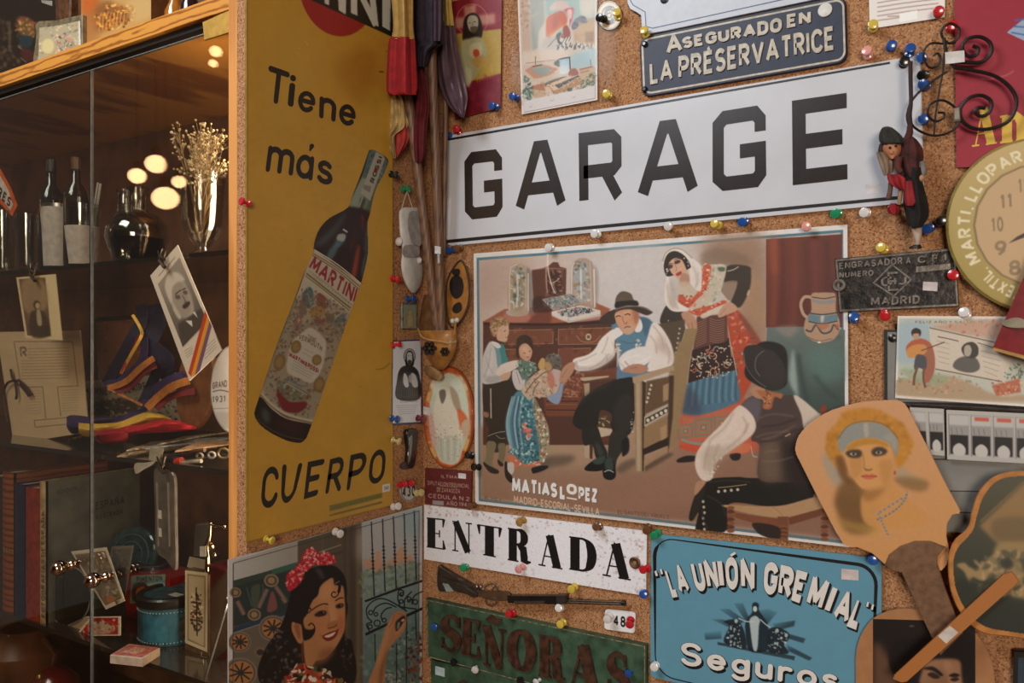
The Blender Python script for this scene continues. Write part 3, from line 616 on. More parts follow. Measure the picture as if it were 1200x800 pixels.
# engraver plate
q = [(978, 303), (1120, 290), (1124, 359), (983, 366)]
MET = mat('3d3834', .38, .55, .25, 60, .5, 120, .2, '221f1d'); METL = mat('8c837a', .35, .6, .2, 80, .2, 150)
ep = plate('metal_plate', 'dark cast metal plate reading ENGRASADOR A.C.F.I. MADRID', 'plaque', q, .010, MET, bev=.0015)
frame_line('raised_rim', W0, [(980, 305), (1118, 292), (1122, 357), (985, 364)], .010, 2.2, METL, ep)
Y = lambda *a: [(960 + a[i] / 3.637, 180 + a[i + 1] / 3.637) for i in range(0, len(a), 2)]
for tx, qq, ww in [('ENGRASADOR', (85, 465, 355, 440, 355, 470, 85, 492), .2), ('A.', (370, 440, 398, 438, 398, 468, 370, 470), .18), ('C.F.I.', (420, 436, 560, 424, 560, 456, 420, 466), .18), ('NUMERO', (85, 505, 230, 495, 230, 520, 85, 530), .22), ('MADRID', (220, 612, 428, 602, 428, 638, 220, 648), .2)]:
    P_ = Y(*qq); lettermesh('raised_lettering', W0, letters(tx, qmap(P_), w=ww), .010, .002, METL, ep)
dm = Y(310, 472, 392, 536, 318, 606, 232, 550); frame_line('diamond_frame', W0, dm, .010, 1.8, METL, ep)
lettermesh('monogram', W0, letters('E', qmap(Y(290, 505, 338, 502, 342, 582, 292, 586)), w=.1) + letters('C', qmap(Y(262, 528, 310, 520, 312, 560, 264, 568)), w=.16) + letters('I', qmap(Y(318, 525, 326, 524, 328, 560, 320, 562)), w=.3) + letters('J', qmap(Y(335, 528, 372, 522, 372, 555, 337, 560)), w=.16), .010, .002, METL, ep)
slab('number_strip', W0, Y(412, 482, 558, 468, 560, 492, 412, 506), .002, METL, ep, base=.010)
slab('price_sticker', W0, Y(443, 545, 505, 548, 503, 586, 441, 582), .0006, mat('c9bdb8', .6), ep, base=.010)
MB().lathe([(.004, 0), (.0105, 0), (.0105, .004), (.007, .004), (.004, 0)], W0.P(983.5, 334, .010), W0.n, 16, cap=False).out('eyelet', METL, ep, True)
# numbered tag 48
q = rrect([(709, 713), (745, 717), (744, 742), (708, 737)], .15)
c = Cv([(708, 713), (745, 717), (745, 743), (708, 738)], 2.2, 'd6d4d4'); c.t('48', Q(719, 720, 733, 722, 733, 735, 719, 733), '1d1a1a', w=.2)
tg = plate('number_tag', 'small white tag numbered 48 right of the miniature shotgun barrel', 'tag', q, .003, mat('c9c7c7', .4), back=.001); c.build('printed_face', W0, .0042, printmat(.4), tg, clip=q)
# red sign at right edge
c = Cv([(1118, -14), (1235, -20), (1235, 194), (1121, 196)], 1., '8c2230'); c.noise(.02, 5)
c.p([(1180, 38), (1205, 18), (1205, 50)], '8a9bb0', sm=False)
for k in range(3): c.l([(1185 + k * 2, 38 - k * 7), (1207, 32 - k * 10 + 10)], 2, '3c5c98', .9)
c.l([(1150, 92), (1160, 93), (1168, 90)], 1.6, 'a8585a', .8); c.l([(1172, 90), (1180, 88), (1188, 83)], 1.6, 'a8585a', .8)
rs = plate('red_tin_sign', 'dark red tin sign with yellow An at the top right corner', 'sign', [(1118, -14), (1235, -20), (1235, 194), (1121, 196)], .008, mat('7d1f2b', .35), back=.001)
c.build('painted_face', W0, .0092, printmat(.35, .3), rs)
YL = mat('d8b040', .4, noise=.05)
lettermesh('letter', W0, letters('A', qmap(Q(1139, 128, 1168, 124, 1168, 168, 1139, 172)), font=GS), .0094, 4e-4, YL, rs)
lettermesh('letter', W0, letters('n', qmap(Q(1172, 118, 1204, 112, 1204, 164, 1172, 168)), font=GS), .0094, 4e-4, YL, rs)
# round clock
cc = (1222, 264); c = Cv([(1100, 150), (1330, 150), (1330, 380), (1100, 380)], 1.1, 'a8935c')
c.e(cc[0], cc[1], 110, 101, 'a8925a'); c.grad(ell(*cc, 112, 102), 'b39a66', '94803f', (1180, 170), (1150, 360)); c.e(cc[0] - 1, cc[1], 81, 73, '7d6a45'); c.e(cc[0], cc[1], 79, 71, 'b3946c'); 
for a_, tx in [(174, '10'), (145, '11'), (117, '12'), (202, '9'), (230, '8')]:
    a_ -= 0; x, y = cc[0] + 5 + 58 * math.cos(math.radians(a_)), cc[1] + 6 - 58 * math.sin(math.radians(a_)); c.t(tx, [(x - 8, y - 9), (x + 6, y - 11), (x + 7, y + 7), (x - 7, y + 9)], '7f6a4c', .9, w=.2)
def ringtext(cv, tx, a0, a1, r0, r1, col, w=.16, k=.92):
    def mp(s, t): 
        a = math.radians(a0 + (a1 - a0) * s); r = r0 + (r1 - r0) * t; return np.array((cc[0] + r * math.cos(a), cc[1] - k * r * math.sin(a)))
    cv.t(tx, mp, col, .95, w=w, sub=.3)
ringtext(c, 'MARTI, LLOPART', 212, 96, 84, 100, 'd3c8a4', .2); ringtext(c, 'TEXTIL,', 254, 219, 84, 100, 'd3c8a4', .2)
c.p([(1182, 285), (1192, 277), (1222, 262), (1222, 270)], '3a2c22', .3, sm=False)
ck = thing('wall_clock', W0.P(*cc), 'round mustard wall clock lettered TEXTIL, MARTI, LLOPART at the right edge', 'clock')
slab('rim', W0, ell(*cc, 114, 104, n=56), .016, mat('94803f', .4), ck, bev=.004, base=.012)
c.build('dial', W0, .0285, printmat(.45, .3), ck, clip=ell(*cc, 111, 101, n=60))
# pin data: x, y, colour, what it is by
PINS = [
 (601, 113, 'blue', 'blue push pin at the lower left of the framed factory card sleeve'), (577, 124, 'blue', 'blue push pin in the bottom corner of the sacred-heart flag card'), (535, 151, 'red', 'red push pin above the upper left end of the GARAGE sign'),
 (522, 158, 'blue', 'blue push pin half hidden behind the second flag pole at the GARAGE sign corner'), (703, 21, 'black', 'black push pin left of the round C badge'), (723, 15, 'yellow', 'yellow push pin on the round C badge'), (711, 110, 'yellow', 'yellow push pin below right of the factory card'),
 (755, 36, 'yellow', 'yellow push pin at the notched corner of the white plaque'), (1023, 29, 'yellow', 'yellow push pin at the lower left of the typed note'), (1100, 13, 'red', 'red push pin at the lower right of the typed note'), (1016, 60, 'pink', 'pink push pin standing above the right end of GARAGE'),
 (1045, 53, 'blue', 'blue push pin just right of the pink one above GARAGE'), (1067, 57, 'blue', 'large blue push pin holding the doll string'), (1060, 72, 'black', 'black push pin at the top right corner of GARAGE'), (1080, 67, 'blue', 'upper blue push pin beside the iron scroll'), (1081, 88, 'black', 'black push pin left of the iron scroll, between two blue ones'),
 (1082, 99, 'blue', 'blue push pin right under the black one by the iron scroll'), (1082, 139, 'blue', 'blue push pin inside the lower left curl of the iron scroll'), (1116, 30, 'red', 'red push pin on top of the iron scroll'), (979, 250, 'green', 'green push pin under the E of GARAGE'), (1013, 249, 'white', 'cream push pin right of the green one under GARAGE'),
 (1046, 245, 'red', 'red push pin beside the hanging doll knees'), (1033, 290, 'yellow', 'yellow push pin above the ENGRASADOR plate'), (1103, 259, 'black', 'black push pin at the left rim of the clock'), (1087, 268, 'blue', 'blue push pin beside the doll stocking'), (1001, 371, 'blue', 'blue push pin below the left end of the ENGRASADOR plate'),
 (1037, 370, 'red', 'red push pin below the ENGRASADOR plate'), (1130, 366, 'white', 'cream push pin at the top of the guitarist card'), (1117, 322, 'red', 'red push pin on the right edge of the ENGRASADOR plate'), (643, 290, 'white', 'white push pin at the top of the big poster, above the glass dome'), (697, 274, 'white', 'small clear push pin between GARAGE and the poster, below R'),
 (783, 265, 'white', 'white push pin between GARAGE and the poster, below the second A'), (838, 262, 'yellow', 'yellow push pin under GARAGE, left of the blue one'), (870, 260, 'blue', 'blue push pin under GARAGE, right of the yellow one'), (945, 265, 'pink', 'pink push pin at the upper right of the big poster'), (526, 293, 'blue', 'blue push pin under the left corner of GARAGE'),
 (536, 291, 'brown', 'brown push pin holding the painted leather pouch tip'), (549, 533, 'black', 'upper black push pin right of the oval picture'), (556, 547, 'black', 'lower black push pin at the maroon plate corner'), (551, 593, 'brown', 'brown push pin at the lower right of the maroon plate'), (609, 612, 'brass', 'brass push pin above the R of ENTRADA'),
 (699, 617, 'brown', 'brown push pin above the D of ENTRADA'), (758, 621, 'brown', 'brown push pin at the top right corner of ENTRADA'), (767, 627, 'green', 'green push pin at the top left corner of the blue sign'), (608, 667, 'pink', 'pale pink push pin at the lower edge of ENTRADA'), (754, 667, 'red', 'red push pin at the right edge of ENTRADA'), (754, 696, 'blue', 'blue push pin at the bottom right corner of ENTRADA'),
 (543, 665, 'green', 'green push pin holding the shotgun stock'), (670, 690, 'yellow', 'yellow push pin over the shotgun barrel'), (655, 712, 'white', 'white push pin under the shotgun barrel'), (597, 719, 'red', 'red push pin at the top edge of the SEÑORAS sign'), (657, 731, 'yellow', 'yellow push pin at the top edge of the SEÑORAS sign'), (712, 725, 'white', 'white push pin at the left of tag 48'),
 (738, 731, 'red', 'red push pin at the right of tag 48'), (509, 734, 'blue', 'dark blue push pin on the left end of the SEÑORAS sign'), (737, 789, 'blue', 'big blue push pin over the last S of SEÑORAS'), (557, 784, 'white', 'white push pin under the E of SEÑORAS'), (532, 776, 'black', 'black push pin under the first S of SEÑORAS'), (610, 797, 'black', 'black push pin between the two green signs'),
 (629, 799, 'white', 'white push pin at the bottom edge under the O of SEÑORAS'), (767, 781, 'white', 'white push pin at the lower left of the blue sign'), (1023, 656, 'blue', 'blue push pin at the top right corner of the blue sign'), (1112, 640, 'red', 'red push pin between the two paddle fans')]
PCOL = {'blue': '1f4f96', 'red': 'c02028', 'green': '1f8a5a', 'yellow': 'd2b648', 'white': 'd9d5d0', 'black': '161616', 'pink': 'e29a90', 'brown': '6a4528', 'brass': 'a57c35'}
PM = {}
def pin(x, y, colr, label, fr=W0, tilt=.25, base=.002, k=1.):
    if colr not in PM:
        b = MB(); r = 1.22
        b.lathe([(.0002, -.010), (.0007, -.008), (.0007, .001)], (0, 0, 0), (0, 0, 1), 6, 1)
        b.lathe([(.006 * r, .0), (.0068 * r, .0008), (.0062 * r, .003), (.0034 * r, .0045), (.0028 * r, .009), (.0034 * r, .013), (.0062 * r, .0145), (.0072 * r, .0165), (.0066 * r, .0195), (.004 * r, .0205)], (0, 0, 0), (0, 0, 1), 16, 0)
        o = b.out('push_pin', [mat(PCOL[colr], .22, noise=.02, coat=.6), mat('9a9a9a', .25, 1)], None, True)
        me = o.data; c0 = ORG[o.name]; me.transform(__import__('mathutils').Matrix.Translation(Vector(c0))); PM[colr] = me
    else: o = bpy.data.objects.new('push_pin', PM[colr]); COL.objects.link(o)
    n = Vector(fr.n); d = (n + Vector((random.uniform(-1, 1), random.uniform(-1, 1), random.uniform(-1, 1))) * tilt).normalized()
    hp = Vector(fr.P(x, y, base + .016 * k)); o.location = hp - d * .0155 * k; o.scale = (k, k, k)
    o.rotation_mode = 'QUATERNION'; o.rotation_quaternion = d.to_track_quat('Z', 'Y'); tag(o, label, 'push pin', 'push pins stuck in the cork'); ORG[o.name] = np.array(o.location)
    return o
for x, y, cl, lb in PINS: pin(x, y, cl, lb, W0, base=.006)
# ---------------------------------------------------------------- the left-hand cork board
L0 = LW(); GAIN[0] = 1.0
def Z(ox, oy, k): return lambda *a: [(ox + a[i] / k, oy + a[i + 1] / k) for i in range(0, len(a), 2)]
def Z1(ox, oy, k): return lambda x, y: (ox + x / k, oy + y / k)
q = [(289, -60), (460, -20), (460.5, 592), (290, 636)]
c = Cv(q, .9, 'b0862c'); c.gain = 1.12; c.noise(.03, 14); c.noise(.02, 3)
c.spots([(300, 150), (440, 120), (440, 600), (310, 600)], ['8a6a24', 'b0924a', '7a5a20'], 70, (.4, 1.6), .5)
c.p([(395, 70), (440, 60), (425, 120), (400, 100)], '94661c', 5, .5); c.p([(300, 20), (360, 10), (370, 110), (320, 150)], 'b08c38', 12, .5)
c.l([(441, 433), (450, 431), (457, 425)], .8, '3a2c14', .7); c.l([(345, 214), (362, 272)], .5, 'c8a45a', .4); c.spots([(350, 50), (362, 50), (362, 66), (350, 66)], ['d8c8a0'], 6, (.4, .9), .8)
c.e(457, 60, 6, 1.2, '6a4c18', 0, .4, .6); c.e(447, 84, 3, .8, '3a2a18')
c.p(ell(396, -18, 46, 61, -8, 40), '8e1f1f', .3, 1, False)                       # red ball
c.p([(351, -40), (500, 10), (500, 60), (459, 43), (351, -6), (340, -8)], '1c1a18', .3, 1, False)
for ch, x0, x1, yt, yb in [('T', 376, 389, -22, 8), ('I', 395, 400, -16, 13), ('N', 405, 420, -12, 20), ('I', 428, 434, -6, 27), ]: pass
for ch, qq, ww in [('T', (370, -46, 396, -36, 396, 14, 370, 4), .16), ('I', (394, -40, 407, -34, 405, 17, 397, 12), 1.), ('N', (411, -30, 438, -22, 444, 35, 411, 20), .2), ('I', (448, -20, 458, -16, 457, 36, 448, 31), 1.)]:
    if ch == 'I': c.p([(qq[i], qq[i + 1]) for i in range(0, 8, 2)], 'b9bab0', 0, 1, False)
    else: c.t(ch, [(qq[i], qq[i + 1]) for i in range(0, 8, 2)], 'b9bab0', 1, w=ww)
c.p([(386, 592), (448, 577), (448, 583), (386, 599)], '6f6a2e', .3, 1, False); c.p([(386, 603), (448, 587), (448, 589), (386, 605)], '5f5c2c', .3, 1, False)
c.t('ESMALTES HIJOS DE GERARDO', [(388, 594), (446, 579), (446, 582), (388, 598)], '4a4a22', .8, w=.1)
c.l([(289.5, 0), (290, 636)], 1.4, '6f5a24'); c.l([(290, 635), (460, 592)], 1.4, '7a6024')
ys = plate('yellow_sign', 'tall yellow enamel vermouth sign reading Tiene más CUERPO with a slanted bottle', 'sign', q, .005, mat('8f6d22', .4), back=.001, fr=L0)
c.build('painted_face', L0, .0062, printmat(.5, .0, .1, 14.), ys)
YI = mat('1c1712', .5, noise=.05)
for tx, qq, ww in [('T', (313, 77, 342, 86, 336, 122, 307, 114), .2), ('i', (336, 84, 349, 88, 344, 126, 331, 122), .2)]: pass
lettermesh('lettering', L0, letters('T', qmap([(315, 76), (340, 85), (335, 124), (311, 119)]), w=.165, cap='r'), .0064, 3e-4, YI, ys)
XH = 28.0   # lower-case letters: quads as tall as a capital
for tx, qq in [('i', (341, 82, 349, 84, 345, 126, 337, 124)), ('e', (352, 92, 373, 98, 368, 134, 348, 129)), ('n', (375, 99, 396, 105, 393, 143, 374, 138)), ('e', (400, 108, 419, 113, 416, 150, 396, 144)),
               ('m', (317, 154, 348, 162, 343, 206, 311, 201)), ('a', (352, 164, 370, 169, 366, 212, 345, 207)), ('s', (374, 172, 391, 177, 389, 218, 371, 213))]:
    gw = G[tx][0]; L = letters(tx, qmap([(qq[i], qq[i + 1]) for i in range(0, 8, 2)]), w=.15, cap='r')
    lettermesh('lettering', L0, L, .0064, 3e-4, YI, ys)
lettermesh('lettering', L0, [[strip([(363.5, 176), (365.5, 171)], [2, 5.5], 'r')]], .0064, 3e-4, YI, ys)
for tx, qq in [('C', (309, 548, 327, 545, 324, 593, 305, 597)), ('U', (331, 544, 355, 542, 344, 586, 329, 592)), ('E', (361, 541, 381, 537, 372, 580, 356, 585)), ('R', (387, 538, 405, 533, 399, 575, 381, 579)), ('P', (411, 533, 432, 528, 423, 570, 406, 575)), ('O', (435, 529, 453, 524, 450, 564, 431, 569))]:
    lettermesh('lettering', L0, letters(tx, qmap([(qq[i], qq[i + 1]) for i in range(0, 8, 2)]), w=.165, cap='r'), .0064, 3e-4, YI, ys)
q = [(448, 568), (457, 566), (457, 575), (448, 577)]; c = Cv(q, 3, 'cfcdc4'); c.t('360', [(450, 570), (455.5, 568.7), (455.5, 573), (450, 574.2)], '2c2a55', 1, w=.16)
c.build('price_sticker', L0, .0068, printmat(.6), ys)
# the painted bottle
bl = [(434, 175), (444, 178), (455, 187), (452, 200), (440, 224), (434, 250), (431, 262), (431.5, 284), (431, 300), (424, 330), (416, 352), (399, 400), (388, 432), (375, 470), (362, 507), (357, 516), (350, 519), (335, 516), (315, 506), (303, 496), (298, 486), (300, 475), (307, 455), (322, 410), (345, 350), (356, 320), (366, 298), (368, 284), (374, 268), (386, 255), (407, 243), (413, 228), (424, 200), (430, 182)]
c = Cv([(294, 168), (460, 168), (460, 524), (294, 524)], 1.7, '8f6d22'); c.gain = .9
a = Z(290, 160, 5.717)
c.p(bl, '2b1614', .3)
c.p(a(815, 100, 855, 75, 900, 110, 940, 170, 935, 215, 880, 330, 825, 520, 745, 490, 680, 465, 740, 330, 800, 180), '6f7a6a', .5)
c.p(a(680, 465, 760, 290, 800, 300, 740, 480), '8f9a88', 1, .8); c.p(a(790, 500, 850, 350, 870, 340, 825, 520), '4f5a40', .7, .8); c.p(a(760, 410, 790, 420, 765, 495, 745, 490), '3a3f2c', .8, .9)
c.p(a(810, 110, 850, 78, 870, 100, 800, 290, 770, 270), '4f6a68', .4, .9, False); c.p(a(905, 130, 942, 180, 880, 340, 850, 330), '5b6b68', .4, .9, False)
c.spots(a(810, 110, 850, 80, 850, 180, 800, 270), ['2c3c44', '7f9490', '29343a'], 30, (.5, 1.6), .8); c.spots(a(900, 200, 940, 190, 890, 320, 860, 300), ['2c3c44', '7f9490'], 24, (.5, 1.6), .8)
c.p(a(862, 100, 912, 130, 920, 150, 822, 430, 758, 378), 'a5a08e', .2, 1, False)
c.t('ROSSI', [a(888, 130)[0], a(905, 140)[0], a(845, 312)[0], a(820, 300)[0]][::1] and [a(820, 300)[0], a(880, 128)[0], a(905, 138)[0], a(846, 316)[0]], '1c1a1c', 1, w=.22)
c.e(*a(860, 225)[0], 2.2, 3, '7a2320'); c.p(a(780, 320, 830, 335, 820, 375, 775, 350), '777264', .3, .8, False)
c.l(a(775, 400, 735, 500, 700, 570), 2, '9c9884', .9)
c.p(a(680, 468, 830, 518, 815, 700, 805, 800, 430, 800, 440, 740, 500, 640, 600, 555, 640, 500), '2a1513', 1.2)
c.p(a(660, 500, 560, 620, 470, 700, 455, 740, 540, 700, 640, 570), '4c5f60', 2.5, .7); c.p(a(800, 560, 815, 640, 800, 800, 780, 800), '3f6068', 1.5, .8)
c.p(a(605, 660, 655, 655, 650, 700, 560, 800, 545, 790, 590, 700), '51757c', 1.2, .9); c.p(a(610, 655, 655, 655, 645, 700, 600, 690), 'a9b0a2', .5, .9); c.l(a(640, 620, 670, 640), 2, 'b9bcae'); 
c.p(a(760, 520, 780, 545, 770, 640, 765, 560), '7a2018', 1, .9)
b_ = Z(300, 290, 7.27)
c.p(b_(500, 0, 900, 0, 945, 60, 905, 310, 700, 200, 500, 10), '231110', .6, 1, False)
c.p(b_(640, 0, 700, 0, 640, 110, 600, 80), '54777a', 1.2, .8); c.p(b_(860, 10, 885, 0, 850, 240, 815, 240), 'a5401c', 1.6, .95); c.p(b_(925, 60, 945, 70, 910, 250, 895, 200), '436068', .8, .8)
c.p(b_(850, -200, 830, -100, 790, 40, 840, -60), '6a2018', 1.5, .6)
# label: follows the bottle's tilt
lab = b_(497, 5, 905, 315, 830, 560, 620, 1170) ; 
LB = [b_(497, 5)[0], b_(905, 315)[0], (416, 352)]
body = [(367, 291), (424.5, 333), (413, 370), (398, 405), (370, 497), (368, 499), (345, 493), (318, 478), (305, 463), (310, 445), (330, 392), (350, 340)]
c.p(body, 'b5ab94', .3, 1, False)
c.l([(367.5, 292), (396, 310), (424, 333)], 1.2, 'd3c8b0'); c.l([(367, 297), (395, 314), (422, 336)], 1.6, '8a7442'); c.l([(366, 299), (395, 317), (421, 339)], .8, '4a3f2c')
c.t('MARTINI', lambda s, t: qmap([(369, 298.5), (420, 337), (415, 356), (361, 314)])(s, t) + np.array((0, 1.2 * math.sin(PI * s))), '8a1f26', 1, w=.2, sp=.13)
c.l([(362, 317), (385, 334), (413, 358)], .9, '8f8672'); c.l([(359, 320), (384, 340), (411, 361)], 2.2, '7c6a34'); c.l([(358, 323), (384, 343), (410, 364)], .8, '4a3f2c')
c.t('TORINO ITALIA MEDAGLIE', lambda s, t: qmap([(366, 320), (410, 354), (410, 357), (365, 323)])(s, t), '5f5648', .7, w=.1)
c.spots([(355, 335), (405, 370), (395, 400), (345, 390), (338, 365)], ['5a4a3a', '7a5f38', '8c7a5c', '3f4a44', '7a3a2a'], 150, (.7, 2.2), .8)
c.p(b_(390, 420, 440, 340, 480, 360, 490, 470, 440, 520), '2f5560', .6, .95); c.l(b_(440, 340, 450, 420, 470, 500), 1, '7fa0a0'); c.p(b_(370, 470, 420, 440, 430, 560, 370, 600), '6a4a3c', .8, .9)
c.p(b_(530, 390, 600, 430, 620, 500, 560, 530, 520, 480), '7a2c20', .6, .95); c.p(b_(480, 510, 560, 500, 590, 560, 500, 610, 460, 560), 'b07820', .6, .95); c.p(b_(500, 610, 590, 600, 590, 660, 510, 660), '7f2a22', .6, .95)
c.p(b_(660, 640, 740, 560, 760, 620, 700, 720), '3a5a68', .6, .9); c.p(b_(610, 560, 660, 580, 660, 640, 600, 640), '5a3f34', .5, .9); c.p(b_(340, 590, 390, 600, 380, 680, 310, 720), '8a4a38', .8, .9); c.l(b_(370, 600, 360, 640), 1, 'd8cdb8'); c.l(b_(350, 615, 380, 622), 1, 'd8cdb8')
d_ = Z(290, 380, 5.33)
c.p(d_(160, 60, 640, 0, 560, 250, 430, 590, 100, 430), '7d7058', 1.5, .6); c.p(b_(400, 380, 800, 560, 700, 760, 250, 760), '857860', 1.5, .5)
c.spots(b_(400, 360, 820, 560, 720, 760, 250, 760), ['6a5a38', '7a4a30', '4f4a3a', '6f3a2c', '3f5458', 'a89c80', '3a5a68'], 220, (.8, 2.2), .7)
c.spots(d_(160, 100, 640, 0, 560, 250, 420, 600, 100, 420), ['6a5a38', '8a7040', '4f4a3a', '6f3a2c', '3f5458', '8f8468', '9a8a6a'], 420, (.8, 2.6), .75)
c.p(d_(330, 60, 400, 20, 480, 90, 490, 160, 460, 290, 400, 365, 320, 335, 250, 300, 250, 210, 280, 110), 'b9b2a0', .6, .97)
c.t('TORINO', [d_(378, 60)[0], d_(430, 85)[0], d_(428, 112)[0], d_(376, 86)[0]], '6a5a3c', .9, w=.2)
c.t('VERMOUTH', lambda s, t: qmap([d_(325, 60)[0], d_(470, 135)[0], d_(462, 172)[0], d_(318, 92)[0]])(s, t) + np.array((0, -1.5 * math.sin(PI * s))), '6f5f40', 1, w=.22)
c.t('MARTINI&ROSSI', [d_(265, 172)[0], d_(448, 278)[0], d_(440, 305)[0], d_(258, 200)[0]], '852026', 1, w=.26, sp=.12)
for k in range(4): c.l(d_(290 - k * 6, 225 + k * 17, 350, 262 + k * 17, 425 - k * 12, 295 + k * 15), .7, '8a8474', .8)
for k in range(2): c.l(d_(350 - k * 8, 150 + k * 24, 410 - k * 10, 180 + k * 24), .6, '8a8474', .8)
for x, y, rx, ry in [(303, 140, 32, 42), (433, 222, 30, 34), (200, 235, 36, 55), (448, 375, 34, 50)]: c.e(*d_(x, y)[0], rx / 5.3, ry / 5.3, '7a5f34', 15, .5, .95); c.e(*d_(x, y)[0], rx / 8.5, ry / 8.5, '967a48', 15, .6, .8)
c.p(d_(185, 400, 260, 480, 360, 480, 370, 510, 320, 550, 240, 545, 200, 500), '6e1d20', .8, .95); c.p(d_(200, 350, 380, 430, 370, 470, 260, 470, 195, 410), '6a6a50', 1, .95); c.spots(d_(200, 350, 380, 430, 370, 470, 260, 470, 195, 410), ['a9a890', '7a2c24', '4a5a5c', '8a7a4c'], 40, (.8, 2.4), .8)
c.l(d_(245, 335, 320, 380, 380, 385), 2, '5f7a80', .9); c.l(d_(240, 365, 370, 440), 1.2, 'b0aa98', .8)
c.l(d_(85, 430, 150, 500, 250, 560, 420, 605), 1.6, 'b9ad94'); c.l(d_(82, 440, 150, 512, 250, 575, 418, 618), 1.5, '6f5f3c'); c.l(d_(80, 448, 150, 522, 250, 588, 416, 627), 2, 'a89e86')
c.p(d_(78, 452, 150, 528, 250, 594, 416, 632, 390, 725, 345, 742, 230, 720, 110, 650, 50, 590, 42, 540), '1f1512', .5, 1)
c.p(d_(100, 520, 140, 560, 130, 620, 90, 580), '4f5a54', 2, .7); c.l(d_(60, 590, 120, 640, 230, 695, 350, 720), 1.4, '5a4a34', .8, .5); c.p(d_(200, 590, 330, 630, 320, 680, 190, 640), '3c1815', 3, .8); c.l(d_(405, 650, 385, 720), 1, '6a6048', .7)
c.l([(369, 290), (345, 345), (322, 405), (303, 462)], 1.2, '6f6a5a', .8); c.l([(424, 334), (402, 398), (386, 440), (369, 498)], 1.3, '74705e', .8)
c.l([(308, 452), (325, 405), (348, 350)], 3, '6a6c64', .5, 1)
c.noise(.02, 1); c.build('painted_bottle', L0, .0066, printmat(.5, .0, .1, 14.), ys, clip=cr(bl, True, 6))
# poster of the woman
q = [(268, 656), (495, 592), (494.5, 900), (268, 1000)]
qq = [(268, 656), (495, 592), (494.5, 818), (268, 850)]
c = Cv(qq, 1.9, '5f5545'); c.gain = 1.2
c.p([(268, 656), (495, 592), (495, 850), (268, 850)], 'b9b6b4', 0, 1, False)
c.p([(273, 660), (491, 598), (491, 850), (273, 850)], '554a3c', .2, 1, False)
e_ = Z(265, 640, 5.0); f_ = Z(320, 640, 6.667); g_ = Z(400, 590, 6.15); h_ = Z(400, 690, 7.27)
c.p(e_(45, 85, 440, -40, 430, 90, 45, 200), 'a3a29c', .3, 1, False); c.grad(e_(45, 85, 440, -40, 430, 90, 45, 200), 'a9aaa6', '8f8d84', (275, 660), (340, 650))
c.p(e_(45, 200, 270, 140, 270, 175, 45, 235), '2f3d36', .4, 1, False); c.p(e_(270, 135, 440, 85, 440, 115, 270, 165), '2e5a4c', .5, 1, False)
c.p(e_(45, 235, 440, 118, 440, 360, 45, 470), '27312f', .6, 1, False)
for x, y, r in [(265, 200, 44), (165, 400, 40), (55, 270, 34)]:
    P0 = e_(x, y)[0]; c.e(*P0, r / 5, r / 5.6, '7a6a54', 0, .3); c.e(*P0, r / 7, r / 8, '3c3a30', 0, .3); c.e(*P0, r / 10, r / 11, '8a6f50', 0, .3)
for v in [(65, 320, 105, 400), (240, 250, 190, 360), (290, 235, 350, 320), (330, 300, 350, 330)]: c.l(e_(*v), 4.6, '6a4a3a'); c.l(e_(*v), 2.6, '8a5a48'); c.l(e_(*v), 7, '4f6a6a', .25)
c.p(e_(270, 260, 300, 360, 240, 380), '7a4a44', .6, .9); c.p(e_(150, 240, 200, 230, 180, 360, 150, 340), '48503f', .8, .8); c.l(e_(120, 240, 150, 350), 1, '2f6a70', .7); c.l(e_(215, 220, 215, 330), 1, '2f6a70', .7)
c.p(e_(45, 475, 440, 355, 440, 375, 45, 505), '22364a', .4, 1, False); c.p(e_(45, 505, 440, 378, 440, 900, 45, 900), '5d5448', .6, 1, False); c.l(e_(45, 507, 380, 395), 1, '8a8a80', .7)
for x, y, r in [(275, 480, 78), (80, 560, 62), (85, 740, 90), (200, 620, 30)]:
    P0 = e_(x, y)[0]; c.e(*P0, r / 4.6, r / 5, '6f675a', 0, .5); c.e(*P0, r / 5.2, r / 5.8, '4a4540', 0, .3); c.e(*P0, r / 5.8, r / 6.4, '9a6a3c', 0, .4)
    for k in range(9): an = k * PI * 2 / 9; c.l([P0, (P0[0] + r / 6.5 * math.cos(an), P0[1] + r / 7.5 * math.sin(an))], 2.2, '2c2a28', .95, .2)
c.p([(349, 634), (424, 612), (424, 850), (349, 850)], '4f4538', .5, 1, False)       # shutter
for x, cl, w_ in [(413, '3f362c', 7), (420, '63563f', 4), (378, '5a4f3f', 3), (404, '403629', 2)]: c.l([(x, 616), (x, 820)], w_, cl, .8, 1, False)
c.l([(365, 650), (400, 638)], 1.2, '8f8672', .8); c.l([(365, 658), (402, 646)], 3, '3a3026', .7, .6)
# window view
c.grad([(424, 612), (491, 597), (491, 850), (426, 850)], '8fa3a3', '4f6460', (440, 605), (440, 790), .3)
c.p(g_(160, 160, 570, 60, 575, 400, 160, 430), 'a9a09c', 5, .7); c.p(g_(430, 60, 575, 30, 575, 200, 460, 220), '7a9a9c', 5, .6)
c.p(g_(160, 400, 250, 395, 300, 430, 350, 410, 420, 330, 460, 380, 510, 370, 520, 410, 400, 440, 260, 500, 160, 460), 'b08468', 1.5, .9, False)
c.p(g_(245, 350, 285, 340, 290, 430, 250, 430), 'b5886c', .6, .9, False); c.p(g_(415, 320, 445, 312, 450, 400, 420, 405), 'b5885c', .6, .9, False); c.p(g_(480, 370, 510, 365, 512, 420, 480, 425), 'b08c70', .6, .9, False)
c.spots(g_(170, 480, 560, 420, 560, 560, 170, 680), ['5f6a50', '7f8a70', '4f6250', '8a9a8c', '6f7a64'], 160, (1, 4), .6, .6)
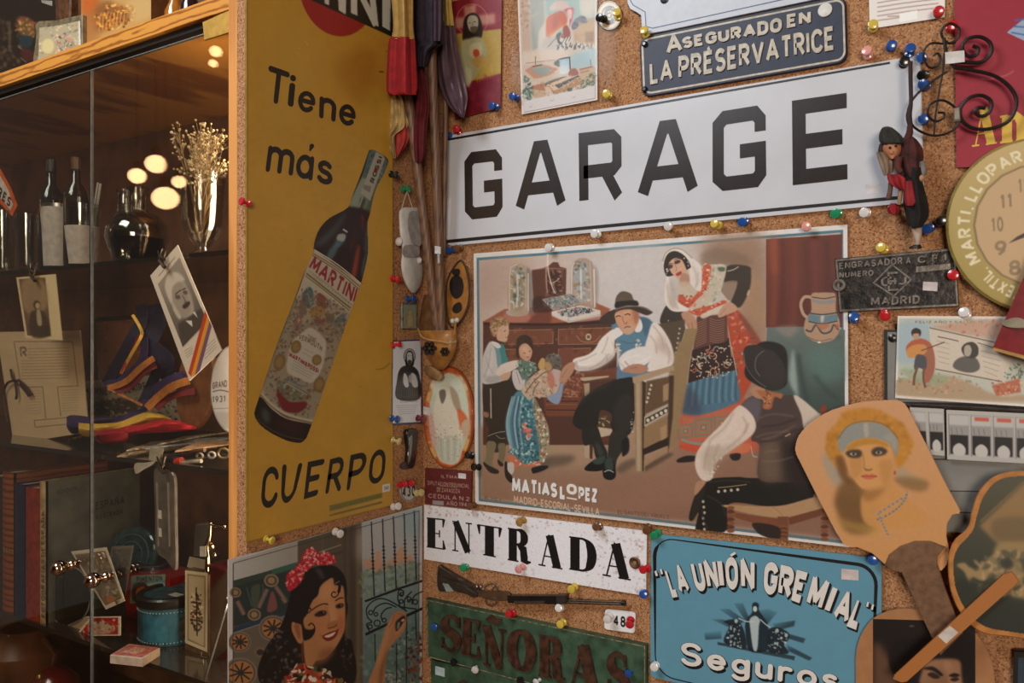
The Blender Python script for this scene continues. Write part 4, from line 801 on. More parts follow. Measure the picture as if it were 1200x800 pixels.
c.spots(h_(220, 420, 690, 220, 690, 900, 220, 900), ['56706a', '6f8a80', '4a5a4c', '7a9890'], 160, (1.5, 5), .4, 1)
c.spots(h_(360, 560, 690, 300, 690, 900, 360, 900), ['2c3526', '3f4a34', '5a6a54', '8a9a90'], 170, (1, 3), .7, .4)
c.spots(h_(570, 500, 690, 400, 690, 760, 580, 760), ['8a3020', 'a04028', '3a1c18', '6a2a20'], 40, (1, 3.4), .8, .4); c.spots(h_(380, 720, 500, 720, 500, 830, 380, 830), ['a9aaa4', '8a8c80'], 22, (1, 3), .7)
KI = '15181a'
for xt, yt, xb, yb in [(216, 130, 237, 665), (297, 110, 315, 635), (375, 90, 395, 610), (453, 70, 466, 580), (525, 50, 540, 550)]:
    T, B = g_(xt, yt, xb, yb); c.l([T, B], 1.5, KI)
    for k in np.linspace(.38, .68, 7): c.e(T[0] + (B[0] - T[0]) * k, T[1] + (B[1] - T[1]) * k, 1.5 if int(k * 20) % 2 else 2., 1.2, KI)
c.l(h_(200, 105, 480, 0, 690, -70), 2.6, KI, sm=False); c.l(h_(205, 388, 400, 295, 560, 225, 690, 165), 3.2, KI, sm=False)
for pts in [(240, 360, 215, 300, 260, 280, 225, 240, 215, 170, 260, 110, 340, 80, 430, 110, 560, 190), (270, 200, 300, 150, 380, 120, 470, 155), (350, 270, 340, 220, 380, 170, 430, 155), (480, 80, 490, 10, 530, 20, 520, 60, 505, 40),
            (500, 150, 480, 80), (500, 150, 560, 160, 640, 170), (540, 170, 540, 90, 600, 20), (600, 130, 620, 60, 690, 20), (560, 100, 580, 110, 600, 80)]: c.l(h_(*pts), 1.5, KI)
for x, y, r in [(305, 290, 26), (245, 320, 18), (365, 265, 17), (250, 200, 18), (295, 215, 15), (512, 45, 16), (510, 105, 16), (575, 80, 15), (630, 110, 20)]:
    A_ = ell(*h_(x, y)[0], r / 7.27, r / 7.27, 0, 14); c.l(list(A_) + [A_[0]], 1.3, KI, sm=False)
for xt, yt, xb, yb in [(285, 380, 290, 620), (470, 460, 470, 800), (555, 240, 555, 800), (632, 200, 640, 430)]: c.l(h_(xt, yt, xb, yb), 1.5, '1c2420', .9)
# arm and hand
SK = 'a5724c'
c.p(h_(225, 830, 290, 640, 340, 460, 380, 330, 410, 260, 450, 205, 500, 185, 545, 205, 555, 240, 545, 330, 510, 390, 450, 450, 400, 530, 375, 640, 355, 830), SK, .5)
c.p(h_(340, 830, 370, 640, 400, 530, 390, 520, 330, 680, 320, 830), '6a4028', 1.5, .7); c.p(h_(300, 640, 350, 460, 400, 300, 440, 260, 400, 400, 330, 600), 'bd8860', 2, .7)
c.p(h_(470, 270, 530, 225, 545, 260, 500, 330, 470, 360, 460, 310), '2a1c18', .6, .95); c.p(h_(480, 290, 500, 280, 490, 335, 475, 340), '75908a', .5, .9); c.e(*h_(525, 265)[0], 2.4, 1.4, 'c49a90', -30, .2); c.l(h_(455, 380, 500, 350, 540, 280), 2.6, 'b87f58', .9, .4)
c.l(h_(450, 215, 440, 270, 405, 330), .8, '6a4028', .6, .3); c.l(h_(480, 205, 530, 225), 1, '7a4c30', .6, .3)
# hair back
c.p(f_(180, 230, 330, 160, 470, 150, 545, 210, 575, 300, 575, 420, 585, 480, 560, 700, 620, 760, 600, 1100, 0, 1100, -120, 1000, -60, 800, 60, 620, 120, 450, 150, 300), '15100f', .5)
c.spots(e_(300, 480, 420, 560, 420, 700, 330, 800, 200, 800, 230, 640), ['4f4a48', '6f6a68', '2a2624', '8a8684'], 60, (1, 3.4), .55, .7); c.spots(f_(560, 660, 620, 700, 600, 1000, 520, 900), ['3a3634', '5a5654'], 16, (1, 2.6), .6, .5)
# face
face = f_(360, 330, 400, 280, 465, 245, 480, 300, 545, 310, 560, 420, 565, 520, 560, 640, 530, 720, 480, 800, 400, 880, 330, 900, 280, 1000, 250, 900, 235, 700, 240, 560, 300, 440)
c.p(face, 'a9764c', .7)
c.p(f_(240, 560, 330, 470, 330, 620, 400, 760, 470, 800, 380, 900, 280, 950, 240, 800), '99683f', 5, .6); c.p(f_(370, 330, 460, 270, 470, 380, 400, 430, 360, 400), 'bd8a5f', 3, .7); c.p(f_(500, 560, 560, 560, 550, 650, 510, 700), 'a05a38', 3, .7); c.p(f_(330, 570, 400, 580, 390, 680, 320, 660), 'ad6a44', 4, .7); c.p(f_(440, 440, 470, 440, 500, 570, 450, 590), 'bd8a62', 2, .7)
c.p(f_(370, 820, 480, 790, 440, 880, 360, 920), '7a4c30', 3, .7)
c.p(f_(180, 600, 150, 590, 145, 650, 170, 710, 200, 755, 230, 750, 235, 680, 215, 610), 'a5704a', .5); c.p(f_(165, 620, 200, 610, 215, 700, 200, 720), '7a4a30', 1, .8)
c.p(f_(240, 300, 330, 240, 440, 240, 370, 300, 350, 380, 300, 430, 270, 520, 240, 560, 200, 600, 180, 400), '15100f', .6)
c.l(f_(360, 240, 395, 250), 1, '4a4440', .4, 1); c.p(f_(330, 180, 370, 180, 400, 240, 380, 250), '57514c', 1.5, .6)
c.l(f_(490, 250, 515, 300, 510, 370, 480, 398, 456, 380, 470, 355, 490, 362), 1.3, '15100f'); c.l(f_(500, 260, 520, 310, 512, 360), 3.4, '15100f', 1, .3); c.l(f_(488, 290, 520, 270), .6, 'b9a99a', .8)
c.p(f_(225, 560, 250, 640, 300, 650, 325, 640, 310, 700, 270, 730, 235, 720), '15100f', .6); c.l(f_(275, 620, 300, 600, 325, 630, 318, 680, 280, 712), 1.4, '15100f'); c.l(f_(262, 500, 290, 480, 292, 505, 268, 525), 1.2, '15100f')
c.l(f_(300, 500, 350, 465, 400, 448, 430, 455), 1.4, '1c120e', .9, .3); c.l(f_(486, 425, 520, 405, 550, 402), 1.4, '1c120e', .9, .3)
c.p(f_(322, 535, 360, 505, 400, 500, 420, 515, 405, 540, 350, 550), '2a1a14', .6, .95); c.e(*f_(388, 515)[0], 1.6, 1.5, 'b5a08c', 0, .3, .7); c.e(*f_(382, 518)[0], 1.6, 1.8, '0e0a08', 0, .2)
c.p(f_(488, 465, 520, 445, 550, 450, 545, 475, 505, 485), '2a1a14', .6, .95); c.e(*f_(528, 462)[0], 1.4, 1.3, 'a59080', 0, .3, .6); c.e(*f_(520, 466)[0], 1.5, 1.6, '0e0a08', 0, .2)
c.l(f_(410, 470, 440, 560, 425, 620, 440, 640), 1, '7a4a2c', .5, .5); c.p(f_(420, 620, 450, 590, 500, 580, 505, 620, 470, 640, 430, 645), '94603c', .8, .8); c.l(f_(428, 640, 470, 632, 500, 612), 1.2, '4a2418', .8, .3)
c.p(f_(385, 700, 440, 670, 490, 655, 512, 640, 500, 690, 470, 725, 430, 740, 400, 728), '6e1f1c', .4, .95); c.p(f_(400, 703, 445, 684, 488, 668, 470, 695, 430, 712), 'd3c0b0', .3, .95)
c.l(f_(365, 690, 385, 700), 1, '6a3c24', .6, .4); c.l(f_(225, 755, 228, 830, 230, 900), 1, '7a3024', .9)
# flowers and shawl
for P_, n_ in [(f_(230, 60, 290, 10, 340, 40, 345, 110, 300, 150, 230, 130), 60), (f_(330, 90, 380, 50, 440, 60, 485, 90, 480, 130, 400, 145, 340, 140), 60), (f_(110, 220, 180, 170, 240, 200, 230, 250, 180, 320, 120, 350, 105, 290), 60), (f_(170, 160, 240, 110, 300, 150, 250, 200, 190, 190), 30)]:
    c.p(P_, 'a82430', .6); c.spots(P_, ['c84a50', '8a1420', 'd88078', 'b02028', 'd8a098', '960f18'], n_, (.8, 2.8), .8, .3)
c.spots(f_(240, 60, 330, 40, 330, 120, 250, 120), ['dcb0a8', 'd89a90'], 22, (.6, 2), .8, .3)
sh = e_(330, 800, 380, 740, 420, 690, 480, 700, 560, 720, 620, 760, 700, 800, 760, 900, 330, 900); c.p(sh, '8a3a26', .5)
c.spots(sh, ['b0341c', 'c9bda0', '5a5c30', '1c1612', 'd8cdb8', 'c04a28', '8a1c14', '3c4a2a'], 240, (1.5, 5), .9, .3)
c.l([(273, 660), (491, 598.5)], .8, '3a3634', .9, 0, False); c.l([(273, 660), (273, 850)], .8, '3a3634', .9, 0, False); c.l([(491, 598), (491, 850)], 1, '4a4a46', .9, 0, False)
c.noise(.025, 1)
po = plate('woman_poster', 'poster of a smiling dark-haired woman with red hair flowers at an iron window grille', 'poster', qq, .003, mat('a9a6a4', .5), back=.002, fr=L0)
c.build('printed_face', L0, .0052, printmat(.6), po)
# black and white holy card
q = rrect([(459.5, 399), (494, 397.5), (494.5, 496), (458.5, 498)], .08)
c = Cv([(458, 397), (495.5, 397), (495.5, 499), (458, 499)], 2.4, '1f2c55'); c.gain = 1.3; k_ = Z(440, 380, 3.333)
c.p([(460.5, 400.5), (493, 399), (493.5, 494), (460, 496)], 'c0c4cc', 0, 1, False)
c.p(k_(84, 290, 172, 290, 172, 200, 150, 165, 120, 160, 95, 175, 84, 220), '2c2d30', .3, 1); c.p(k_(84, 235, 172, 235, 172, 290, 84, 290), '2c2d30', 0, 1, False)
c.e(*k_(133, 125)[0], 7.2, 9.5, '55585c'); c.e(*k_(133, 125)[0], 6.2, 8.5, 'a9adb2'); 
for k in range(24): an = k * PI / 12; x, y = k_(133, 125)[0]; c.l([(x, y), (x + 6.6 * math.cos(an), y + 9 * math.sin(an))], .4, '4a4c50', .8)
c.p(k_(119, 160, 118, 125, 123, 108, 133, 102, 144, 108, 149, 125, 148, 160), '1c1c1f', .2); c.p(k_(123, 115, 133, 108, 143, 115, 143, 145, 133, 160, 124, 145), 'b0b0b0', .3)
c.l(k_(127, 122, 131, 122), .6, '222222'); c.l(k_(137, 122, 141, 122), .6, '222222'); c.p(k_(126, 143, 133, 138, 141, 143, 138, 158, 133, 165, 128, 158), '3a3a3c', .3)
c.p(k_(112, 190, 125, 205, 130, 240, 118, 245, 108, 225), 'c4c6ca', .3); c.p(k_(140, 190, 158, 200, 166, 240, 150, 245, 140, 225), 'b8babf', .3); c.p(k_(130, 200, 142, 200, 140, 225, 132, 225), '9a9a9c', .3)
for k in range(14): x = 88 + k * 6; c.l(k_(x, 185 + abs(x - 130) * .4, x - 4, 288), .5, '8a8c90', .5)
c.t('ECCE HOMO', [k_(98, 297)[0], k_(165, 294)[0], k_(165, 303)[0], k_(98, 306)[0]], '6a6a70', .9, w=.16)
for k in range(5): c.l(k_(80 + k * 3, 318 + k * 8, 165 - k * 3, 314 + k * 8), .8, '8f929a', .8)
hc = plate('holy_card', 'black and white card of a haloed bearded man in a dark blue frame', 'card', q, .004, mat('1f2c50', .35), back=.002, fr=L0)
c.build('printed_face', L0, .0063, printmat(.35, .3), hc, clip=q)
# small framed tile
tl = thing('framed_tile', L0.P(480, 370), 'tiny pale green framed relief hanging below the white slipper', 'picture')
q = [(471, 354.5), (489.5, 354.5), (489.5, 386), (471, 386)]
slab('frame', L0, q, .006, mat('6f6c58', .5, noise=.3, ns=80), tl, bev=.002)
c = Cv([(473, 357), (487.5, 357), (487.5, 383.5), (473, 383.5)], 3, '7d8a78'); c.p([(476, 382), (476, 370), (480, 361), (485, 370), (485, 382)], '8a7a50', .4); c.e(480.5, 366, 2, 2.6, 'a5906a'); c.p([(478, 382), (478, 370), (483, 370), (483, 382)], 'a0946a', .4); c.noise(.05)
c.build('relief', L0, .0064, printmat(.5, .2), tl); slab('inner_moulding', L0, [(472.5, 382), (488, 382), (488, 384.5), (472.5, 384.5)], .003, mat('8a8670', .5), tl, base=.006)
# number tag 430
q = ell(479, 575.5, 9.6, 12, 0, 28); c = Cv([(469, 563), (489, 563), (489, 588), (469, 588)], 3, 'b9b6b0'); A_ = ell(479, 575.5, 8.6, 10.8, 0, 28); c.l(list(A_) + [A_[0]], .8, '4a4644', sm=False); c.t('430', [(471.5, 570), (486.5, 568.5), (486.5, 581), (471.5, 582.5)], '2c2624', 1, w=.2)
nt = thing('number_tag', L0.P(479, 575), 'round white number tag 430 by the corner of the walls', 'tag'); slab('disc', L0, q, .003, mat('a9a6a0', .4), nt, base=.002); c.build('printed_face', L0, .0052, printmat(.4), nt, clip=ell(479, 575.5, 9.4, 11.8, 0, 40))
# small dark penknife
kn = thing('pocket_knife', L0.P(481, 525), 'small black pocket knife with steel edge pinned by the holy card', 'knife')
slab('handle', L0, cr([(477, 505), (489, 503), (489, 520), (486, 545), (481, 549), (478, 543), (479, 525)], True, 5), .010, mat('1d1b1b', .3, coat=.4), kn, bev=.002, base=.002)
slab('blade', L0, cr([(481, 511), (483.5, 512), (482, 530), (480, 542), (478.5, 541), (480, 525)], True, 5), .002, mat('9a9894', .25, .9), kn, base=.012)
slab('clasp', L0, cr([(471, 544), (478, 541), (481, 547), (476, 550), (472, 549)], True, 4), .006, mat('7a7876', .3, .9), kn, base=.004)
MB().lathe([(.004, 0), (.004, .002), (.002, .003)], L0.P(487, 530, .012), L0.n, 12).out('red_stud', mat('7a1c20', .4), kn, True)
LP = [(284, 236, 'red', 'red push pin in the front edge of the cork board'), (464, 205, 'black', 'black push pin at the right edge of the yellow sign'), (478, 221, 'green', 'green push pin the white slipper hangs from'), (466, 327, 'red', 'red push pin left of the slipper toe'),
      (484, 350, 'blue', 'blue push pin above the tiny framed relief'), (467, 403, 'red', 'red push pin at the top of the holy card'), (465, 491, 'blue', 'blue push pin at the bottom left of the holy card'), (495, 491, 'darkred', 'dark red push pin at the bottom right of the holy card'), (467, 517, 'cream', 'cream push pin below the holy card'),
      (474, 567, 'red', 'left one of two red push pins over tag 430'), (482, 566, 'red', 'right one of two red push pins over tag 430'), (493, 577, 'cream', 'cream push pin right of tag 430 at the wall corner'), (466, 593, 'white', 'white push pin at the bottom right corner of the yellow sign'), (318, 633, 'yellow', 'yellow push pin at the bottom left of the yellow sign'), (398, 625, 'white', 'white push pin at the top edge of the woman poster')]
PCOL.update(darkred='6a1c2c', cream='c9b87c')
for x, y, cl, lb in LP: pin(x, y, cl, lb, L0 if x != 284 else RW(-YE), base=.006, k=1.0 if x > 300 and x != 318 else .9)
GAIN[0] = 1.27
# ---------------------------------------------------------------- the big family poster in its clear sleeve
q = [(555, 297), (993, 263), (995, 641), (557, 590)]
c = Cv(q, 1.75, 'd6d0cc'); OL = []
A = Z(540, 260, 4.2125); B = Z(540, 420, 4.); CC = Z(740, 260, 4.21); DD = Z(740, 420, 3.635); E = Z(560, 360, 6.667); Fq_ = Z(555, 460, 7.275); GG = Z(580, 290, 8.); H = Z(660, 330, 6.664)
I = Z(660, 440, 6.157); J = Z(765, 280, 5.715); K = Z(785, 400, 5.713); LQ = Z(800, 440, 4.); MQ = Z(870, 330, 5.33)
c.p([(558.5, 302), (988, 269), (990, 637), (561, 587)], '4d7480', 0, 1, False)
c.p([(561.5, 305), (985, 272.5), (987, 633), (564, 584)], 'b4a298', 0, 1, False)
# wall tones
c.grad([(561.5, 305), (900, 279), (900, 460), (563, 460)], 'b8a092', 'bdb0a8', (565, 300), (720, 360)); c.p([(700, 300), (780, 290), (790, 400), (740, 380), (690, 340)], 'c3bcba', 12, .8); c.p([(565, 310), (620, 305), (600, 350), (565, 360)], 'a5887a', 8, .5)
c.p([(820, 285), (898, 280), (898, 520), (860, 480), (850, 400), (870, 330)], '8f6f58', 8, .9); c.p(J(330, 90, 460, 60, 640, 120, 640, 180, 500, 180, 340, 190), '7d6450', 3, .8); c.p(J(650, 200, 720, 300, 740, 600, 640, 500, 600, 420), 'a5805f', 4, .6)
# floor
c.grad([(562, 500), (987, 470), (987, 633), (563, 584)], '94765f', '84604c', (700, 480), (750, 600), 3)
c.p([(600, 500), (760, 490), (780, 540), (640, 545)], 'a3866c', 8, .7); c.p([(800, 520), (830, 530), (820, 590), (700, 600), (760, 560)], '8f6a56', 8, .6)
c.p(Fq_(560, 600, 640, 540, 860, 540, 800, 610, 640, 640, 540, 680), '57473a', 3, .8); c.p(I(380, 680, 440, 620, 520, 600, 520, 640, 430, 700), '5c4a3c', 2, .8); c.p(I(580, 650, 760, 560, 780, 580, 590, 690), '4f3c30', 1.5, .8)
# curtain, table
c.grad(CC(664, 85, 1040, 60, 1040, 520, 664, 520), '6a3426', '5a2e26', (900, 300), (985, 350)); 
for x, cl in [(700, '8a4428'), (740, '4f241c'), (800, '7a3c28'), (860, '53281f'), (900, '743830'), (960, '4a2420')]: c.l(CC(x, 80, x + 8, 300, x - 4, 515), 6, cl, .55, 2)
c.p(CC(680, 90, 720, 90, 720, 250, 690, 240), '9a5030', 3, .6)
c.grad(MQ(155, 285, 400, 280, 640, 300, 640, 820, 120, 820), '5f6a64', '3a4844', (930, 390), (950, 480)); c.p(MQ(400, 430, 620, 430, 620, 600, 450, 620), '5a7a72', 6, .6); c.p(MQ(210, 285, 350, 280, 300, 350, 250, 330), '8a7c74', 2, .7)
c.p(MQ(315, 420, 330, 500, 350, 720, 330, 700, 290, 600), '9aa8a2', 1.5, .8); c.l(MQ(350, 450, 370, 600, 420, 800), 5, '303c3a', .7, 1.5); c.l(MQ(450, 580, 500, 650, 600, 740), 5, '303c3a', .6, 2); c.l(MQ(540, 340, 610, 345), 3, '2c3432', .5, 1.5)
# jug
c.p(MQ(430, 80, 480, 68, 545, 68, 582, 80, 585, 180, 608, 250, 600, 320, 560, 365, 480, 380, 415, 350, 385, 300, 395, 230, 430, 180), 'a8866c', .4); c.l(MQ(440, 100, 390, 95, 365, 140, 380, 200, 410, 225), 3.6, 'ab8d76')
c.l(MQ(432, 95, 510, 105, 582, 92), 1.4, '3f4a50'); c.p(MQ(440, 110, 500, 120, 570, 112, 570, 130, 520, 140, 450, 130), '7d8488', .3, .8); c.l(MQ(415, 195, 500, 205, 595, 192), 1.6, '36444c'); c.p(MQ(420, 205, 500, 215, 590, 205, 585, 245, 500, 255, 415, 245), '5a7884', .3, .9); c.p(MQ(490, 215, 510, 215, 505, 250, 490, 250), 'b9a898', .4)
c.l(MQ(412, 248, 500, 262, 596, 245), 1.4, '36444c'); c.l(MQ(395, 300, 430, 310, 460, 270, 500, 320, 550, 310, 570, 270, 600, 300), 2.2, '4a4a48'); c.p(MQ(460, 270, 500, 262, 545, 270, 500, 300), 'a8684c', .5, .8); c.e(*MQ(590, 280)[0], 2, 3, 'a05a40', 0, .4); c.l(MQ(410, 345, 480, 370, 560, 355), 1, '5a4a40', .7); c.e(*MQ(480, 378)[0], 2, 1, 'ddd6cc', 0, .3)
# chest of drawers
c.p(A(110, 490, 300, 470, 700, 440, 770, 440, 770, 1100, 110, 1100), '4f3026', .5, 1, False)
c.p(A(105, 495, 215, 430, 670, 400, 740, 430, 690, 480, 450, 500), '94553e', .6, 1, False); c.p(A(400, 430, 440, 440, 440, 500, 330, 500), '5f3428', 1.5, .7); c.p(A(220, 450, 330, 450, 330, 490, 220, 495), 'b0786a', 1.5, .6); c.p(A(560, 480, 690, 460, 690, 480, 560, 495), 'b08474', 1, .7)
c.l(A(112, 502, 450, 506, 690, 494), 3, '33211c', .9)
for v in [(215, 535, 455, 530, 455, 600, 215, 605), (482, 530, 760, 520, 760, 600, 482, 605), (215, 628, 300, 628, 300, 700, 215, 700), (482, 628, 640, 622, 640, 700, 482, 720)]:
    c.p(A(*v), '6f4230', .3, 1, False); P_ = A(*v); c.l(P_ + [P_[0]], .8, '9a7a58', .8, .2, False); c.spots(P_, ['8a5840', '55301f', '7a4a34'], 26, (1, 4), .6, .6)
c.e(*A(630, 567)[0], 3.4, 4, 'b9a888', 0, .4); c.e(*A(630, 567)[0], 2, 2.2, '6a5040', 0, .3); c.l(A(570, 560, 600, 590, 660, 590, 690, 560), 1, 'a07a58', .8)
c.p(B(380, 130, 600, 60, 740, 40, 740, 90, 600, 110, 560, 200, 560, 270, 400, 270), '6a3d2c', .5, 1, False); c.spots(B(440, 110, 570, 60, 560, 180, 420, 200), ['8f5a42', '4a261a', 'a06a50'], 50, (1, 3), .7, .5); c.l(B(440, 175, 555, 180), 1, '94684e', .7); c.l(B(400, 200, 550, 200), 1.4, '3a1f18', .8); c.l(B(400, 215, 550, 215), 1, '8a5a42', .7); c.l(B(400, 240, 545, 242), 1.4, '3a1f18', .8)
c.p(E(640, 330, 740, 320, 740, 400, 640, 480), '6f4030', .6, .9); c.spots(E(650, 540, 800, 500, 800, 680, 680, 690), ['94604a', '5a3022', 'a87860'], 40, (1, 3), .7, .5)
# domes
c.p(GG(105, 600, 130, 590, 300, 570, 320, 600, 290, 632, 200, 645, 120, 630), 'a59c90', .4); c.p(GG(130, 600, 132, 240, 160, 165, 215, 148, 280, 165, 318, 230, 318, 600), 'a58e7a', .5, .95); c.p(GG(300, 210, 345, 230, 370, 300, 365, 600, 320, 580), '6f6660', 1, .7)
c.p(GG(170, 230, 270, 220, 275, 540, 160, 560), '8c7c64', 2, .8); c.spots(GG(160, 200, 270, 190, 260, 540, 170, 560), ['5f7a82', 'b9a890', '48584a', 'c3bcb0', '7a6a54', '8fa0a4'], 70, (.8, 3), .75, .4); c.l(GG(205, 250, 215, 420, 200, 560), 2, 'c9c0b0', .8, .5); c.l(GG(136, 590, 140, 240, 165, 175, 215, 156), 1, 'c9c0b4', .8, .3); c.l(GG(312, 590, 312, 240), 1.2, 'cfc6ba', .8, .3); c.l(GG(290, 570, 290, 260), .8, 'c3b8aa', .6, .3)
c.p(GG(715, 440, 718, 200, 745, 130, 820, 95, 890, 120, 925, 190, 940, 570, 850, 560), 'a38a78', .5, .95); c.p(GG(925, 180, 970, 260, 960, 540, 940, 560), '84756a', 1.5, .6); c.p(GG(750, 180, 860, 150, 870, 480, 800, 500, 750, 440), '94a0a4', 2, .7)
c.spots(GG(750, 150, 880, 140, 880, 540, 820, 540, 750, 420), ['a5705c', '7f949c', 'b3a698', '4f5f5a', 'c9c4bc', '94704c'], 80, (.8, 3), .75, .4); c.l(GG(805, 200, 808, 480), 2, 'd0d0cc', .8, .5); c.l(GG(718, 440, 722, 210, 745, 140), 1.2, 'cfc8c0', .9, .3); c.l(GG(928, 200, 936, 560), 1.6, 'd3ccc2', .9, .3); c.l(GG(890, 140, 905, 540), 1, 'bfb2a4', .7, .3)
# carved clock case
c.p(GG(345, 210, 430, 200, 470, 185, 510, 165, 545, 135, 590, 138, 610, 180, 670, 195, 665, 440, 560, 470, 445, 480, 460, 560, 380, 580, 365, 540), '5a3629', .5, 1, False); c.p(GG(470, 200, 640, 205, 630, 440, 470, 460), '6f4534', .5, .9, False)
c.p(GG(500, 240, 610, 230, 620, 420, 500, 430), '3a241e', .8, .9); c.spots(GG(480, 220, 640, 220, 620, 440, 480, 450), ['8a5f48', '4a2c22', 'a07a60', '6a4434'], 50, (.8, 3), .7, .4); c.l(GG(540, 330, 580, 310, 605, 285), 1, 'c9a890', .8); c.p(GG(360, 480, 450, 460, 520, 560, 540, 600, 420, 610, 360, 600), '3c2620', 1, .8)
c.l(GG(350, 212, 470, 195, 670, 200), 1.2, '8a6450', .8); c.l(GG(495, 60, 498, 200, 520, 310, 550, 400, 570, 430), 1.6, 'ddc8b4', .75, .3); c.l(GG(492, 60, 480, 240, 490, 420), 1.2, 'd3bca8', .6, .4); c.l(GG(540, 330, 575, 420), .8, 'd3bca8', .6, .3)
# box of chocolates
c.p(GG(440, 485, 715, 430, 810, 530, 545, 590), '8f8a84', .3, 1, False); c.spots(GG(470, 490, 700, 445, 780, 520, 570, 570), ['5a6f72', 'b3aaa0', '4a4a48', '94705c', '7a8a84', '6f6a66'], 150, (.8, 2.4), .8, .2)
c.p(GG(530, 600, 800, 540, 990, 590, 990, 640, 690, 705, 535, 640), 'c9bcb0', .3, 1, False); c.p(GG(580, 600, 800, 555, 940, 595, 700, 655), '6f7a80', .3, 1, False); c.spots(GG(590, 600, 800, 560, 920, 595, 700, 645), ['3f4a54', 'a59a90', '8a5048', '55707a', 'b3aaa0', '2f3438'], 130, (.8, 2.4), .85, .2); c.l(GG(690, 660, 690, 700), 1, '9a8a80', .8); c.l(GG(545, 640, 690, 690, 985, 630), 1.5, 'ad9a8c', .6)
# woman standing: headscarf, shawl, skirt
c.p(K(70, 480, 500, 380, 700, 600, 640, 720, 400, 750, 180, 740, 70, 690), 'b5563c', .6); 
c.p(K(85, 500, 420, 450, 440, 560, 300, 640, 180, 680, 75, 650), 'b06048', .6, 1, False)
for i, (x, y, r) in enumerate([(225, 575, 62), (345, 545, 50), (105, 600, 50)]):
    for k, cl in enumerate(['5f7a66', 'b55a40', '6f8068', 'b0604a', '5a7464', 'c07858']):
        s_ = 1 - k / 6; P0 = K(x, y)[0]; w_, h2 = r * s_ / 5.7, r * s_ * .95 / 5.7; c.p([(P0[0] - w_, P0[1] - h2 + w_ * .1), (P0[0] + w_, P0[1] - h2 - w_ * .1), (P0[0] + w_, P0[1] + h2 - w_ * .1), (P0[0] - w_, P0[1] + h2 + w_ * .1)], cl, .2, .95, False)
c.l(K(75, 655, 200, 685, 380, 650), 3, '7a8a7c', .9); c.p(K(75, 690, 200, 700, 200, 740, 80, 720), 'b84a30', .8); c.p(K(370, 720, 530, 680, 520, 740, 400, 760), 'c06a48', .8); c.p(K(400, 755, 470, 750, 465, 790, 420, 795), '241a18', .5); c.p(K(50, 790, 110, 765, 180, 770, 170, 800, 60, 810), '241a18', .5)
c.p(J(500, 500, 560, 470, 640, 560, 720, 680, 740, 760, 640, 1000, 560, 1100, 520, 900), 'a8452c', .8); c.spots(J(520, 500, 580, 500, 700, 680, 600, 900, 540, 1000), ['c9785a', '8a3020', 'd39a7c', '5a5a54', 'b8543a'], 80, (1, 3.4), .7, .5)
c.p(J(575, 500, 640, 560, 720, 690, 700, 700, 620, 600), '5f4a42', 1.5, .6)
c.p(K(100, 290, 250, 240, 430, 180, 450, 250, 470, 385, 400, 430, 270, 475, 170, 492, 60, 465, 75, 350), '4a6a7c', .6)
for i in range(16):
    x = 110 + i * 22; c.l(K(x + 10, 270 - i * 6, x, 350, x - 8 + i, 440 - i * 3), 1.6, ['6a8a98', '33505f', '7a9aa4', '2c4250'][i % 4], .6, .5)
c.p(K(65, 360, 130, 300, 200, 400, 200, 490, 70, 470), '3a3a48', 3, .6)
c.p(J(265, 740, 380, 700, 510, 660, 530, 800, 540, 870, 420, 900, 290, 930, 250, 900), '33201c', .5, 1, False); c.p(K(150, 60, 400, 0, 440, 190, 250, 240, 120, 280, 130, 180), '33201c', .5, 1, False)
rs_ = np.random.default_rng(7)
for k in range(34):
    x, y = 160 + rs_.uniform(0, 250), 40 + rs_.uniform(0, 180); a0 = rs_.uniform(0, 360); P0 = K(x, y)[0]; c.l(ell(*P0, 3.4, 2.6, a0, 7, 0, 200), 1.1, ['b08a68', '8a9a90', 'a86048', 'c9b496'][k % 4], .9, .2)
for k in range(46): P0 = K(140 + rs_.uniform(0, 280), 20 + rs_.uniform(0, 230))[0]; c.e(*P0, .8, .8, 'cfc4ac', 0, .2, .9)
c.l(K(400, 0, 425, 100, 450, 230), 1, 'b9a890', .8); c.l(J(490, 530, 510, 640, 530, 790), 1.2, 'a89c84', .8)
c.p(J(295, 520, 500, 500, 500, 680, 380, 710, 270, 740), '5c3a30', .6, 1, False)
for k in range(11): y = 540 + k * 15; c.l(J(285, y + 30, 330, y + 10, 360, y - 5), .9, '94705a', .7); c.l(J(380, y - 10, 430, y + 5, 480, y - 5), .9, '94705a', .7)
c.p(J(500, 180, 640, 182, 658, 230, 650, 330, 600, 440, 560, 460, 520, 430, 560, 300, 470, 290), '3b3027', .6); c.p(J(470, 290, 560, 280, 560, 320, 520, 410, 480, 380, 450, 330), '87705c', .5, .9); c.e(*J(640, 360)[0], 1.4, 4, 'b9a890', 20, .4, .8); c.l(J(500, 215, 540, 205, 575, 185), 1.2, 'c9bca8', .8, .3)
c.p(J(100, 440, 60, 500, 50, 560, 100, 580, 190, 560, 215, 500, 170, 470), '3a3029', .5); c.spots(J(90, 550, 130, 545, 130, 570, 95, 575), ['c9c0b0'], 5, (.8, 1.2), .9)
c.p(J(180, 200, 330, 180, 400, 170, 490, 180, 470, 300, 440, 380, 380, 440, 300, 460, 200, 440, 170, 360), 'bcae9a', .5)
c.p(J(340, 180, 390, 180, 380, 260, 350, 350, 290, 410, 240, 460, 180, 450, 175, 370, 250, 400, 310, 340, 330, 260), 'b8533a', .6); c.spots(J(330, 180, 390, 180, 360, 380, 250, 460, 180, 440, 180, 380, 300, 360), ['d38a68', 'e0c0a4', '8f3a28', 'c9603c'], 60, (.8, 2.4), .8, .3)
